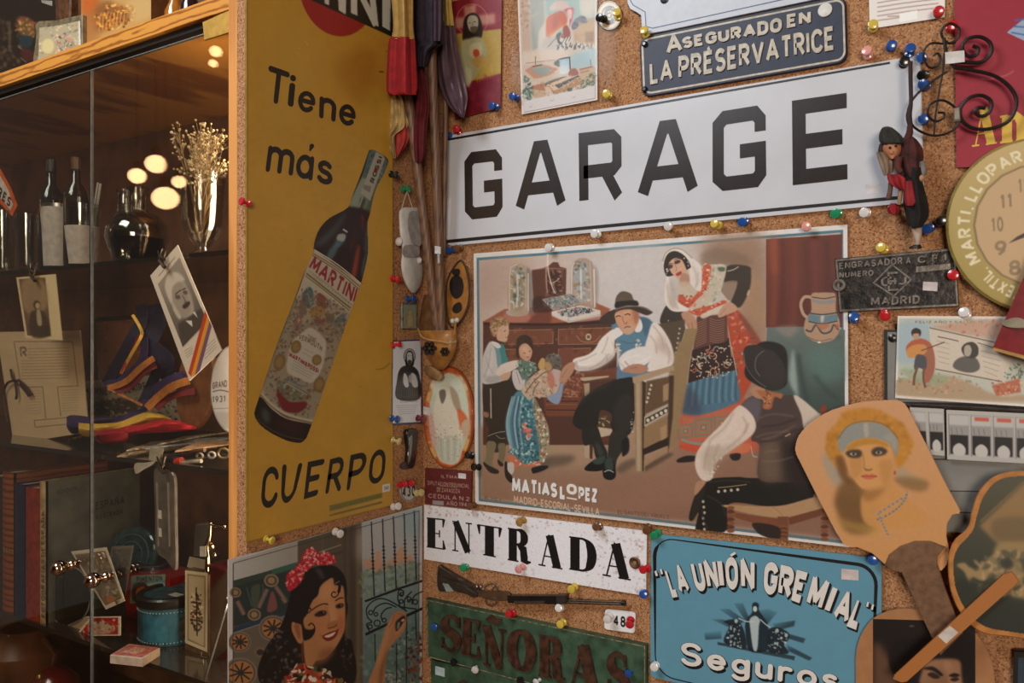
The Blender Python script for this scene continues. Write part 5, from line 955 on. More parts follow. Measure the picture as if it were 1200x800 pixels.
c.p(J(240, 480, 400, 440, 470, 410, 490, 430, 350, 490, 330, 520, 260, 500), 'b8563a', .6); c.spots(J(240, 470, 400, 440, 470, 415, 400, 480, 300, 500), ['d9b49c', '94402c'], 20, (.8, 2), .8, .3); c.p(J(320, 510, 380, 480, 470, 440, 480, 450, 350, 530), 'c9b8a4', .4, .9)
c.spots(J(380, 190, 480, 190, 440, 380, 380, 430), ['7a8a74', '9aa48c', 'd0c6b4'], 34, (.8, 2.4), .7, .3); c.p(J(435, 190, 480, 190, 480, 215, 445, 215), '4a5a40', .6, .9)
c.p(J(65, 140, 80, 90, 140, 55, 210, 70, 270, 130, 320, 180, 325, 260, 320, 350, 260, 310, 250, 260, 240, 200, 200, 200, 110, 240, 150, 400, 240, 470, 140, 485, 85, 430, 80, 330, 90, 240), 'd8ccc2', .5)
c.l(J(66, 150, 85, 95, 140, 62, 205, 75, 265, 130), 1.6, '8a7a68', .7, .4); c.p(J(250, 150, 310, 190, 315, 330, 270, 300), 'd0c4ba', 2, .7); c.p(J(110, 280, 150, 320, 160, 460, 110, 440), 'a5968c', 2, .6)
c.p(J(75, 160, 100, 100, 150, 80, 210, 110, 250, 170, 240, 200, 110, 250, 80, 220), '2f231e', .4); c.p(J(105, 170, 140, 130, 190, 135, 220, 190, 232, 240, 200, 265, 170, 268, 120, 220), 'c69c82', .4); c.p(J(195, 230, 240, 240, 240, 300, 200, 320, 180, 280), 'ab8068', .5); c.p(J(180, 290, 240, 290, 260, 350, 200, 340), 'bfa894', 1, .8)
c.p(J(100, 180, 120, 170, 135, 180, 125, 195, 105, 200), '3a2620', .5, .9); c.p(J(145, 150, 170, 140, 185, 145, 178, 160, 150, 168), '3a2620', .5, .9); c.l(J(100, 172, 125, 163, 138, 168), .7, '33201a'); c.l(J(142, 140, 170, 130, 190, 136), .7, '33201a'); c.l(J(150, 170, 160, 205, 150, 215), .7, '8a5f4c', .8); c.p(J(155, 232, 190, 215, 190, 235, 165, 248), 'a03a38', .3)
c.spots(J(205, 125, 240, 160, 245, 200, 225, 180), ['d0c8b8', '2a201c'], 14, (.8, 1.4), .9); c.spots(J(80, 190, 110, 210, 115, 250, 85, 230), ['d0c8b8', '2a201c'], 12, (.8, 1.4), .9)
c.p(J(190, 500, 230, 485, 270, 510, 295, 560, 290, 620, 250, 620, 215, 560), 'b08468', .5); c.l(J(235, 560, 245, 610), .7, '7a5442', .7); c.l(J(260, 555, 270, 615), .7, '7a5442', .7); c.p(J(435, 510, 460, 460, 510, 420, 560, 450, 560, 480, 500, 505, 450, 525), 'b88e74', .5); c.l(J(450, 510, 490, 465), .7, '7a5442', .6)
# high-backed chair and old man
c.p(J(30, 570, 215, 540, 215, 600, 130, 900, 60, 850), '514434', .6, 1, False); c.p(J(215, 600, 300, 600, 270, 720, 180, 1100, 100, 1100, 150, 850), '8c7450', .5, 1, False); c.l(J(215, 590, 150, 820), 1, '33281e', .8)
for k in range(7): c.e(*J(180 - k * 5, 600 + k * 32)[0], 1.3, 1.3, 'a89a84', 0, .3)
c.p(K(60, 0, 150, 0, 120, 250, 60, 500, 40, 690, 0, 720, 0, 300), '8a7050', .7, 1, False); c.p(DD(165, 0, 240, 0, 215, 240, 165, 380, 160, 300), '8c7250', .7, .8)
c.p(H(400, 270, 380, 370, 410, 470, 440, 560, 420, 760, 560, 770, 700, 740, 850, 640, 840, 480, 760, 380, 680, 300, 600, 270), '57748a', .6)
c.p(H(410, 300, 560, 300, 640, 340, 630, 480, 560, 500, 470, 520, 400, 420), '57788a', .5); c.l(H(440, 460, 520, 480, 600, 460), 1, '3c5866', .6, .3); c.p(H(600, 290, 680, 300, 660, 400, 640, 420), '3f5866', 1, .7)
c.p(H(400, 370, 300, 440, 250, 520, 190, 570, 90, 600, 75, 640, 100, 690, 190, 695, 300, 660, 400, 580, 400, 480), 'dccfc5', .6); c.p(H(120, 660, 240, 660, 380, 570, 400, 600, 250, 690, 130, 695), '9a8c84', 2.5, .7); c.l(H(150, 600, 250, 580, 340, 500), 1.5, 'ddd4cc', .7, .8); c.p(H(80, 640, 100, 680, 120, 690, 110, 620), 'a89c94', .8, .8)
c.p(H(700, 320, 770, 360, 840, 480, 865, 600, 840, 660, 760, 690, 660, 700, 660, 650, 700, 560, 640, 520, 660, 430), 'd8cbc1', .6); c.p(H(760, 400, 850, 560, 850, 640, 780, 560, 720, 520), 'b0968a', 3, .6); c.p(H(690, 570, 780, 560, 840, 620, 700, 680), 'd3c8c0', 2, .7)
c.p(H(435, 600, 500, 540, 620, 505, 690, 530, 700, 590, 640, 650, 560, 680, 470, 700, 440, 660), 'd6ccc6', .6); c.l(H(480, 620, 520, 665), 1.6, 'a87068', .6, .4); c.p(H(460, 690, 560, 640, 650, 660, 660, 690, 600, 718, 500, 710), 'a87a62', .5); c.l(H(520, 680, 580, 665), .8, '7a5040', .6)
c.p(H(0, 690, 40, 640, 85, 650, 80, 700, 30, 770, 0, 800), 'a87c62', .5)
c.spots(H(405, 490, 440, 490, 450, 570, 415, 560), ['cfc8bc', 'a59c90'], 22, (.8, 2), .8, .3); c.spots(H(570, 460, 600, 460, 605, 510, 570, 515), ['cfc8bc', 'a59c90'], 16, (.8, 2), .8, .3)
c.p(H(400, 370, 440, 360, 470, 400, 420, 440, 400, 450), 'd6cec8', .4); c.p(H(560, 300, 600, 290, 620, 350, 600, 390, 560, 385), 'd6cec8', .4)
c.p(H(400, 260, 430, 220, 500, 200, 570, 210, 590, 270, 585, 320, 550, 390, 500, 412, 460, 390, 420, 330), 'c08c6c', .5); c.p(H(540, 210, 590, 220, 590, 300, 560, 330), '94583c', 1.5, .7); c.p(H(430, 260, 500, 240, 500, 300, 450, 330), 'c39474', 2, .6); c.p(H(460, 370, 500, 340, 550, 350, 540, 395, 500, 410), 'b99a84', 1, .7)
c.l(H(410, 275, 430, 265, 450, 272), 1.2, '4a2c20', .9, .3); c.l(H(480, 260, 505, 250, 525, 262), 1.2, '4a2c20', .9, .3); c.l(H(405, 262, 440, 250), .8, 'c9b8a4', .7); c.l(H(475, 245, 520, 235), .8, 'c9b8a4', .7); c.l(H(460, 270, 470, 310, 490, 330, 500, 310), 1, '7a4c38', .7, .3); c.l(H(475, 362, 500, 350, 525, 355), 1.2, '6a342a', .8, .3)
c.p(H(285, 325, 300, 270, 400, 215, 500, 190, 620, 195, 690, 230, 695, 245, 650, 262, 590, 240, 520, 215, 440, 225, 400, 255, 410, 320, 370, 335, 310, 335), '3d3027', .5); c.l(H(400, 222, 480, 198, 600, 196, 690, 232), 1, '8a7460', .8, .3)
c.p(H(408, 200, 410, 130, 440, 85, 480, 75, 530, 95, 550, 140, 580, 150, 585, 185, 500, 185, 430, 200), '5c4c3e', .5); c.p(H(408, 165, 450, 152, 560, 148, 585, 185, 500, 185, 410, 205), '2a211d', .5)
for v in [(700, 340, 760, 420, 790, 520), (680, 420, 720, 480, 730, 560), (800, 480, 830, 560, 820, 640), (120, 620, 180, 600, 260, 560), (200, 680, 280, 640, 360, 560), (350, 430, 330, 500, 300, 560)]: c.l(H(*v), 1.6, 'a08c80', .55, .7)
for v in [(460, 620, 520, 590, 600, 570), (560, 640, 640, 610, 680, 580), (110, 640, 160, 650, 230, 630)]: c.l(H(*v), 1.4, 'eee4dc', .6, .6)
for v in [(95, 300, 105, 380, 130, 450), (270, 180, 290, 240, 295, 310), (300, 220, 305, 280, 280, 330), (130, 380, 150, 430, 170, 470)]: c.l(J(*v), 1.6, 'a8988c', .6, .8)
for v in [(330, 560, 350, 640, 330, 700), (380, 470, 400, 520, 390, 560), (420, 620, 470, 660, 480, 700)]: c.l(H(*v), 1., '5a6a70', .3, .5)
# legs, armchair
c.p(I(120, 15, 330, 0, 330, 10, 160, 40, 130, 35), 'b09a80', .4, 1, False); c.p(I(150, 60, 190, 50, 190, 140, 155, 150), 'a08a70', .4, 1, False); c.p(I(120, 30, 150, 40, 340, 20, 330, 30, 150, 55), '4f3a2c', .4, .8, False)
c.p(I(260, 280, 340, 290, 330, 380, 240, 360), '4a3826', .4, 1, False); c.spots(I(260, 290, 330, 300, 320, 360, 260, 350), ['a8946c', '6a5436'], 16, (.8, 2), .8, .2); c.p(I(250, 370, 360, 385, 340, 430, 270, 445), 'b59e88', .5, 1, False); c.p(I(190, 470, 340, 440, 340, 470, 200, 500), '5a3024', .5, 1, False); c.p(I(150, 490, 190, 495, 195, 600, 155, 590), 'a8907a', .5, 1, False); c.p(I(190, 495, 215, 500, 210, 600, 192, 600), '4a2e24', .4, 1, False)
c.p(I(70, 320, 90, 250, 150, 160, 260, 80, 350, 40, 420, 20, 525, 30, 525, 240, 480, 420, 380, 420, 345, 360, 350, 280, 270, 250, 240, 370, 140, 390, 80, 360), '221e1a', .5); c.p(I(360, 260, 400, 160, 470, 130, 510, 200, 480, 400, 380, 410), '2f2a25', 2, .8); c.l(I(110, 210, 200, 120, 340, 60), 3, '3a342c', .7, 2); c.spots(I(490, 260, 515, 250, 515, 400, 490, 380), ['b9b0a4', '1c1815'], 14, (.8, 1.6), .9)
c.p(I(140, 390, 240, 370, 280, 470, 320, 560, 300, 600, 240, 600, 210, 500, 150, 500), '24221d', .5); c.p(I(355, 410, 460, 420, 440, 520, 390, 600, 370, 680, 310, 680, 320, 580, 330, 480), '2b2822', .5); c.p(I(230, 480, 260, 500, 290, 560, 260, 580), '3c423a', 1.5, .7)
c.p(I(155, 665, 220, 610, 300, 585, 320, 600, 285, 680, 180, 688), '141311', .4); c.p(I(215, 610, 300, 580, 290, 630, 230, 640), '3c4a40', .6, .8); c.p(I(285, 700, 290, 620, 340, 590, 370, 640, 380, 720, 350, 752, 300, 742), '151412', .4); c.p(I(300, 610, 350, 590, 360, 680, 310, 680), '38453c', .8, .8); c.l(I(295, 695, 330, 682, 365, 698), 1.2, 'a9ab9c', .8, .2)
c.p(I(425, 470, 470, 450, 475, 540, 440, 580, 425, 570), '1a1715', .7)
c.p(I(510, 30, 580, 20, 590, 700, 525, 690), '8a7050', .4, 1, False); c.p(I(525, 40, 555, 40, 560, 690, 530, 688), 'ab947a', .8, .9, False); c.p(I(570, 40, 600, 50, 580, 690, 570, 690), '3c2c20', .4, 1, False)
c.p(H(540, 745, 860, 650, 870, 690, 600, 780, 600, 800, 545, 790), 'a3886c', .5, 1, False); c.p(I(600, 40, 790, 0, 760, 200, 590, 280), '5f4630', .8, 1, False); c.p(I(720, 70, 770, 50, 765, 170, 720, 190), '9a7c5a', .5, 1, False)
for k in range(5): c.e(*I(635 - k * 8, 70 + k * 30)[0], 1.5, 1.7, 'b5ab9a', 0, .3)
c.p(I(585, 295, 765, 205, 765, 270, 585, 370), 'a89c88', .3, 1, False); c.p(I(592, 308, 757, 222, 757, 262, 592, 352), '4a3a2c', .3, 1, False)
for k in range(5): c.e(*I(612 + k * 32, 322 - k * 17)[0], 2, 2.2, 'c3b9a8', 0, .3)
c.p(I(580, 380, 760, 290, 760, 440, 580, 530), '8a6c4c', .7, 1, False); c.p(I(575, 530, 760, 440, 765, 500, 575, 575), '2c1f18', .4, 1, False); c.p(I(700, 380, 745, 350, 745, 450, 705, 470), 'a3825c', .6, .9, False); c.p(I(765, 0, 800, 0, 790, 300, 755, 580, 755, 300), '3a2a20', .7, .9, False); c.p(I(585, 610, 755, 515, 755, 545, 585, 660), '9a7a5c', .6, .8, False)
# boy and girls on the left
c.p(A(115, 760, 240, 740, 300, 760, 330, 900, 330, 960, 220, 1100, 130, 1000), '3a2e26', .6)
c.p(B(115, 120, 250, 110, 290, 160, 220, 260, 215, 370, 205, 420, 160, 440, 120, 410, 130, 330, 110, 270), '2e2620', .5); c.l(B(140, 140, 142, 280), 1.4, 'b9b0a0', .9, .3); c.p(B(105, 250, 130, 255, 128, 275, 108, 272), '8a6450', .5)
c.p(Fq_(115, 420, 190, 430, 170, 540, 160, 600, 180, 660, 130, 640, 90, 600, 110, 540), '75684e', .5); c.p(Fq_(210, 440, 270, 440, 265, 560, 240, 610, 210, 600, 215, 520), '6f624a', .5); c.p(Fq_(85, 590, 130, 620, 210, 660, 205, 690, 140, 680, 90, 620), '2a211c', .4); c.p(Fq_(205, 570, 235, 590, 255, 610, 240, 630, 210, 610), '2a211c', .4); c.l(Fq_(120, 370, 200, 340, 270, 330), .8, 'a59c88', .8); c.l(Fq_(190, 360, 230, 390, 270, 385), .8, 'a59c88', .7)
c.p(E(100, 270, 150, 290, 190, 300, 210, 350, 230, 440, 190, 500, 120, 470, 60, 400), '6a8a8c', .5)
c.p(E(100, 265, 50, 350, 35, 440, 30, 560, 60, 600, 180, 580, 220, 540, 170, 510, 150, 440, 140, 350), 'b9b2ac', .5); c.p(E(40, 520, 80, 590, 180, 570, 160, 530, 90, 540), '94908c', 1.5, .7); c.l(E(110, 340, 100, 460, 60, 560), 1.6, 'cdc6c0', .6, 1)
c.p(E(165, 300, 200, 290, 220, 360, 235, 430, 190, 450, 180, 380), '3f7a78', .5); c.p(E(110, 265, 160, 280, 180, 310, 150, 320, 115, 290), 'c9c2bc', .3)
c.p(E(95, 150, 100, 100, 150, 75, 215, 80, 245, 120, 235, 150, 180, 160, 150, 220, 120, 230, 100, 190), '8a6a48', .5); c.p(E(175, 150, 235, 140, 242, 200, 235, 220, 225, 265, 190, 268, 150, 250, 150, 200), 'c09a80', .4); c.p(E(120, 170, 150, 160, 150, 210, 125, 220), 'b08870', .5); c.spots(E(95, 150, 100, 100, 150, 75, 215, 80, 240, 120, 150, 210, 110, 210), ['ab8a62', '6f5238', 'bd9c74'], 40, (.8, 2.2), .7, .3)
c.l(E(205, 190, 218, 178), 1, '4a2c20', .9, .2); c.l(E(215, 235, 235, 232), .9, '8a4034', .9, .2)
c.p(E(145, 500, 180, 450, 260, 420, 320, 415, 325, 455, 260, 500, 200, 530, 150, 530), 'cbb9ae', .5); c.p(E(180, 560, 180, 530, 240, 505, 260, 510, 240, 560, 190, 575), 'b8947c', .4)
c.p(E(310, 420, 380, 410, 440, 440, 460, 490, 400, 540, 370, 600, 320, 540, 280, 500, 320, 460), '5a7062', .5); c.spots(E(310, 420, 440, 430, 450, 500, 370, 540, 310, 490), ['8a9c88', '3a4c42', 'a9b09c'], 50, (.8, 2.2), .7, .3)
c.p(E(270, 500, 310, 490, 350, 560, 370, 570, 350, 640, 300, 640, 270, 570), 'b9b0ac', .5); c.l(E(300, 500, 330, 600), .8, '8a5048', .7); c.l(E(320, 500, 350, 570), .8, '4a4a50', .7)
c.p(E(300, 280, 320, 230, 370, 215, 415, 240, 430, 290, 425, 340, 400, 320, 350, 290, 320, 320, 325, 400, 300, 380), '3a2a22', .5); c.p(E(325, 310, 370, 280, 410, 310, 425, 350, 410, 400, 385, 420, 350, 405, 325, 370), 'b88c72', .4); c.p(E(340, 330, 370, 300, 400, 330, 390, 380), 'c9a086', 1.5, .7)
c.l(E(355, 355, 375, 358), .9, '4a2c20', .8, .2); c.l(E(398, 340, 412, 345), .9, '4a2c20', .8, .2); c.l(E(378, 390, 398, 388), 1, '94403a', .9, .2)
# kneeling girl
c.p(Fq_(350, 10, 420, -20, 500, 20, 560, 120, 620, 260, 645, 380, 620, 540, 560, 600, 400, 600, 310, 540, 330, 480, 290, 400, 270, 280, 290, 150), '4f7684', .6)
c.p(Fq_(500, 30, 560, 120, 630, 270, 645, 380, 630, 520, 580, 590, 550, 560, 560, 460, 520, 250), '94886e', .6); c.spots(Fq_(500, 60, 560, 120, 630, 300, 625, 520, 580, 585, 555, 400), ['c3b99c', '6f5a40', 'a8543c', 'd3cab4', '55604c'], 130, (.8, 2.2), .85, .3)
c.p(Fq_(390, 40, 490, 60, 530, 300, 555, 560, 400, 590, 380, 300), '33606a', 2, .8); c.spots(Fq_(400, 80, 480, 60, 540, 400, 540, 560, 400, 580), ['6a9aa4', '264a54', 'a9c0c0', '1f3a44', '8ab0b0'], 120, (.8, 2.6), .8, .4)
for i, (x0, x1) in enumerate([(340, 300), (360, 330), (375, 350), (390, 365), (410, 390), (320, 285)]): c.l(Fq_(x0 + 10, 30, x1, 250, x1 + 30, 480), 1.8, ['8aa8b0', '35566a', 'b0c0c0', '2c4a60', '90a8a8', 'a8bcbc'][i], .7, .6)
c.spots(Fq_(415, 260, 445, 260, 500, 360, 500, 410, 460, 400, 410, 300), ['b85a50', 'c9786a', 'd8a090'], 20, (1.5, 3), .9, .4); c.spots(Fq_(330, 480, 540, 500, 540, 590, 380, 590, 310, 530), ['1f4a4c', '5a9490', 'b9c9c0', '2a5c60'], 90, (.8, 2.4), .8, .3)
c.p(Fq_(285, 540, 340, 530, 400, 590, 470, 610, 560, 580, 550, 620, 450, 630, 400, 610, 360, 640, 300, 580), 'b8684c', .5); c.spots(Fq_(340, 570, 560, 590, 560, 620, 380, 610), ['d3c0b0', 'b05a40'], 22, (.8, 1.8), .8, .3); c.p(Fq_(285, 600, 340, 600, 340, 680, 300, 700, 280, 650), 'b9aea4', .4); c.p(Fq_(265, 600, 285, 590, 290, 660, 320, 700, 340, 755, 310, 765, 270, 710), '201a1a', .4); c.p(Fq_(500, 640, 600, 620, 640, 630, 600, 660, 520, 688, 500, 680), '201c1c', .4)
c.p(E(340, 650, 400, 560, 470, 500, 520, 480, 560, 520, 640, 560, 620, 660, 560, 700, 440, 700, 400, 720), 'b39a84', .5); c.spots(E(340, 650, 400, 560, 520, 490, 620, 570, 560, 690, 440, 700), ['94604a', 'cbb9a0', '7a8474', 'a87c5c', 'bfa68c'], 110, (.8, 2.2), .75, .3); c.l(E(370, 670, 420, 600, 490, 530, 540, 500), 1.2, '5a3a2c', .8); c.l(E(430, 690, 440, 640, 480, 580), 1, '5a3a2c', .8)
c.p(E(560, 490, 600, 480, 650, 500, 640, 560, 600, 600, 560, 560), 'b09890', .5); c.p(E(540, 700, 620, 660, 640, 600, 670, 600, 640, 740, 590, 750), '7f8ca0', .6)
c.p(E(470, 450, 500, 395, 530, 420, 520, 480, 490, 490), 'b39058', .5); c.p(E(530, 390, 580, 360, 640, 375, 655, 440, 640, 490, 600, 470, 570, 500, 530, 490), '5f564c', .5); c.spots(E(530, 390, 580, 360, 640, 375, 650, 460, 540, 470), ['8a8478', '3a342e', '75685a'], 30, (.8, 2), .7, .3); c.p(E(520, 430, 560, 430, 580, 470, 560, 500, 530, 490), 'b38c58', 1, .8)
c.p(E(560, 500, 590, 530, 600, 600, 570, 640, 540, 560), 'a8543c', .8, .6); c.p(E(640, 540, 660, 480, 720, 430, 760, 440, 740, 500, 680, 570, 640, 590), 'a87c62', .5); c.l(E(655, 550, 700, 480), .8, '7a5040', .6)
# man seen from behind
c.p(LQ(30, 660, 60, 560, 110, 490, 250, 475, 330, 480, 620, 480, 615, 560, 560, 600, 400, 612, 220, 600, 210, 720, 120, 745, 60, 735, 75, 640, 45, 680), '17130f', .5)
c.p(LQ(60, 560, 110, 500, 90, 600, 50, 670, 35, 665), '26201a', .8, .9)
for k in range(4): c.e(*LQ(168 + k * 30, 543 - k * 3)[0], 1.8, 1.8, 'b5ac98', 0, .3)
c.l(LQ(165, 525, 220, 520, 300, 510), 1, 'a8905c', .8)
for k in range(6): c.e(*LQ(96 + (k % 3) * 3, 590 + k * 26)[0], 1.6, 1.8, 'a9a48c', 0, .3)
c.p(LQ(200, 605, 440, 612, 620, 570, 660, 600, 660, 625, 480, 665, 330, 650, 210, 620), 'a8835f', .5); c.l(LQ(420, 612, 470, 655), .8, '7a5a40', .6); c.p(LQ(240, 640, 330, 655, 450, 670, 450, 710, 330, 690, 245, 665), '74442c', .4, 1, False); c.p(LQ(495, 665, 660, 620, 670, 650, 500, 700), '6a3c28', .4, 1, False); c.p(LQ(445, 660, 495, 660, 495, 775, 450, 770), '70422c', .4, 1, False)
for x0, y0, y1 in [(225, 620, 745), (665, 650, 785), (472, 710, 775)]:
    n_ = 7
    for k in range(n_): y = y0 + (y1 - y0) * k / n_; c.e(*LQ(x0, y)[0], 4.6, 2.4, ['7a4a30', '5a3020'][k % 2], 0, .4)
c.p(LQ(330, 690, 450, 710, 450, 770, 400, 760, 350, 735), '2a1c16', .6)
c.p(LQ(275, 140, 340, 90, 430, 100, 520, 95, 560, 180, 570, 260, 600, 400, 620, 500, 480, 500, 355, 480, 360, 330, 320, 300, 340, 240, 320, 180), '473733', .6); c.p(LQ(275, 140, 330, 100, 370, 130, 350, 220, 330, 190), '5f5860', 1.5, .8); c.p(LQ(360, 330, 460, 310, 470, 460, 420, 500, 365, 480), '6a5442', 4, .8); c.p(LQ(470, 300, 600, 380, 620, 520, 500, 520), '221714', 5, .9)
for v in [(370, 300, 440, 280, 530, 230), (340, 290, 400, 270, 500, 260), (380, 360, 450, 350), (370, 400, 440, 400, 520, 380), (360, 200, 420, 180, 520, 190)]: c.l(LQ(*v), 1.8, '7a6456', .5, .8)
for v in [(360, 310, 440, 300, 540, 250), (370, 240, 450, 230, 540, 200)]: c.l(LQ(*v), 1.8, '2a1e1c', .6, .8)
c.l(LQ(480, 285, 505, 272), 1.6, 'c09a70', .9, .3)
c.p(LQ(275, 140, 330, 190, 342, 250, 300, 300, 200, 370, 150, 420, 140, 480, 100, 495, 65, 450, 60, 380, 100, 310, 180, 230, 240, 160), 'cfbdae', .6); c.p(LQ(120, 330, 220, 330, 310, 290, 200, 380, 150, 430, 130, 470, 90, 400), 'a3917f', 3, .6); c.l(LQ(100, 330, 170, 300, 260, 220), 3, 'd3c6ba', .6, 1.5); c.spots(LQ(140, 400, 200, 360, 160, 460, 110, 490), ['d8d0c6', 'a89884'], 18, (.8, 2), .7, .3)
c.p(LQ(520, 95, 560, 110, 650, 190, 640, 210, 600, 220, 570, 250, 555, 180), 'c3b3a4', .6); c.p(LQ(65, 500, 110, 495, 80, 540, 55, 560), 'a87c60', .5)
c.p(LQ(320, 60, 370, 50, 400, 90, 370, 110, 330, 95), 'a87c60', .6); c.e(*LQ(660, 160)[0], 4, 6, '7a3824', 0, .5); c.l(LQ(320, 330, 330, 375, 350, 380), 1, 'b9ab98', .8)
c.p(LQ(290, -10, 320, -110, 380, -160, 480, -130, 490, 0, 480, 50, 420, 70, 340, 40), '211c19', .6)
c.p(MQ(5, 440, 30, 400, 90, 395, 150, 420, 210, 450, 260, 520, 275, 600, 250, 660, 190, 678, 120, 650, 60, 590, 20, 520), '2f2a27', .5); c.p(MQ(110, 440, 180, 430, 230, 480, 265, 570, 240, 640, 170, 640, 110, 580, 90, 500), '332c29', 1, .9); c.l(MQ(135, 430, 90, 470, 80, 540, 110, 590), 1.2, '6a665e', .8, .3); c.l(MQ(10, 450, 20, 520, 70, 600, 150, 660), .9, '6f6a62', .7, .3)
c.p(MQ(90, 680, 150, 680, 200, 690, 250, 700, 240, 730, 200, 720, 180, 790, 130, 790, 130, 740), 'a0623f', .6); c.spots(MQ(130, 690, 190, 700, 190, 780, 140, 780), ['c08460', '74402a'], 22, (.8, 2.2), .8, .3)
for v in [(240, 170, 200, 240, 130, 300), (310, 220, 280, 280, 210, 340), (130, 300, 110, 380, 100, 440), (170, 320, 150, 380, 150, 430), (280, 190, 300, 230, 290, 270)]: c.l(LQ(*v), 2., '9a8676', .55, 1.)
for v in [(120, 500, 220, 490, 320, 500), (110, 560, 180, 600, 200, 660), (90, 620, 100, 680, 120, 720)]: c.l(LQ(*v), 1.6, '3a3028', .8, .8)
for v in [(100, 320, 90, 420, 60, 520), (60, 380, 80, 450, 120, 520)]: c.l(E(*v), 1.2, '94908c', .6, .6)
# writing
for tx, v, ww in [('MATIAS', (600, 558.5, 653, 566, 653, 583, 600, 577.5), .26), ('L', (656, 567, 663, 568, 663, 585.5, 656, 584.5), .3), ('PEZ', (678, 570, 700, 572.5, 700, 589, 678, 586), .26)]:
    P_ = [(v[i], v[i + 1]) for i in range(0, 8, 2)]; c.t(tx, [(x + .9, y + .9) for x, y in P_], '5a4638', .8, w=ww, sp=.12); c.t(tx, P_, 'ece5db', 1, w=ww, sp=.12)
c.t('O', [(664, 566), (676, 567.5), (676, 580), (664, 578.5)], 'ddd6cc', 1, w=.28); c.l([(664, 583), (676, 585)], 1.6, 'ddd6cc')
c.t('MADRID-ESCORIAL-SEVILLA', [(602, 580), (702.5, 595), (702.5, 604), (602, 589)], 'c9a98c', 1, w=.18, sp=.12)
c.t('EL SANTO DEL ABUELO', [(724, 597), (784, 603), (784, 608), (724, 602)], '5a4234', .8, w=.14); c.t('B. PEY', [(568, 584 - 3), (588, 586 - 2), (588, 590 - 2), (568, 588 - 3)], '5a4234', .7, w=.14)
c.noise(.02, 1); c.noise(.015, 4)
mp_ = thing('family_poster', W0.P(775, 450), 'large MATIAS LOPEZ poster of an old man with villagers in a clear sleeve', 'poster')
slab('poster_card', W0, q, .003, mat('c9c2bc', .6), mp_, base=.003); c.build('printed_face', W0, .0063, printmat(.55, .12, .15, 5.), mp_)
# clear plastic sleeve with soft waves
def wave(V, px, g): 
    V = V.copy(); V[:, 1] -= .0015 * np.sin(V[:, 0] * 24 + 3 * np.sin(V[:, 2] * 9)) + .0012 * np.sin(V[:, 2] * 31 + V[:, 0] * 13) + .002; return V
sl = Cv([(551, 287), (996, 257), (999, 648), (553, 595)], .12); sl.build('clear_sleeve', W0, .0085, glassmat('f7f7f6', .8, .06, 1.35, 'clear_plastic'), mp_, warp=wave)
GAIN[0] = 1.15
# ---------------------------------------------------------------- the smaller things on the right-hand wall
def bundle(name, rows, off, dep, m, parent, lobes=5, amp=.25, nr=30, ph=0., seg=44, fr=None, ea=.08, twist=.0):
    """cloth-like or soft round body: rows of (y, xl, xr[, depth scale]) seen in the picture"""
    fr = fr or W0; r = np.array([tuple(v) + (1.,) * (4 - len(v)) for v in rows], float); R_r = cr(r, False, max(2, nr // (len(r) - 1)))
    b = MB(); V = []
    for i, (y, xl, xr, ds) in enumerate(R_r):
        xc, hw = (xl + xr) / 2, max((xr - xl) / 2, .1)
        for j in range(seg):
            a = 2 * PI * j / seg; f = amp * math.sin(lobes * a + ph + twist * i)
            V.append(fr.P(xc + hw * math.cos(a) * (1 + ea * f / max(amp, 1e-6) * (amp > 0)), y, off + dep * ds * math.sin(a) * (1 + f) + dep * ds * .15 * f))
    n = len(R_r); F = [(i * seg + j, i * seg + (j + 1) % seg, (i + 1) * seg + (j + 1) % seg, (i + 1) * seg + j) for i in range(n - 1) for j in range(seg)]
    F += [tuple(range(seg)), tuple((n - 1) * seg + j for j in range(seg))]
    b.add(V, F); return b.out(name, m, parent, True)
def rod(name, pts, offs, rpx, m, parent, seg=12, n=5, fr=None, closed=False):
    """round bar along px points at given distances off the wall; rpx radius in pixels"""
    fr = fr or W0; p = np.array(pts, float); o = np.full(len(p), offs) if np.isscalar(offs) else np.array(offs, float)
    q = cr(np.c_[p, o], closed, n) if len(p) > 2 else np.c_[p, o]
    P_ = [fr.P(x, y, h) for x, y, h in q]; dist = np.linalg.norm(P_[0] - C_); R0 = np.array(rpx, float) if not np.isscalar(rpx) else rpx
    r = R0 / FPX * dist * .93
    if not np.isscalar(r): r = np.interp(np.linspace(0, 1, len(P_)), np.linspace(0, 1, len(r)), r)
    return MB().tube(P_, r, seg, 0, closed).out(name, m, parent, True)
# sacred-heart flag card
q = [(529, 2), (588, -11), (586.5, 126), (533, 140)]; c = Cv(q, 1.8, '7a1c26'); N = Z(500, 0, 4.)
c.p(N(120, 160, 350, 135, 350, 345, 125, 400), 'a5883a', .5, 1, False); c.p(N(130, 135, 350, 60, 350, 100, 130, 160), '8a2630', .4, .5, False)
A_ = ell(*N(213, 95)[0], 18, 19, 0, 30); c.l(list(A_) + [A_[0]], 1, 'b0665c', .8, .2, False)
c.p(N(175, 30, 230, 22, 230, 180, 185, 190), 'b88a74', 1.2, .85, False); c.p(N(130, 85, 320, 62, 322, 110, 132, 135), 'b88a74', 1.5, .8, False)
c.p(N(170, 130, 180, 80, 215, 60, 245, 75, 262, 130, 255, 180, 225, 175, 195, 195, 170, 190), '2a1f18', .5); c.p(N(190, 95, 205, 72, 235, 78, 242, 110, 232, 145, 210, 150, 195, 130), 'a8a08c', .4); c.p(N(205, 128, 238, 125, 230, 155, 212, 155), '4a3c2c', .4, .8)
c.l(N(196, 108, 206, 106), .8, '2a2018'); c.l(N(220, 103, 232, 102), .8, '2a2018'); c.l(N(213, 105, 216, 122), .6, '6a5c48')
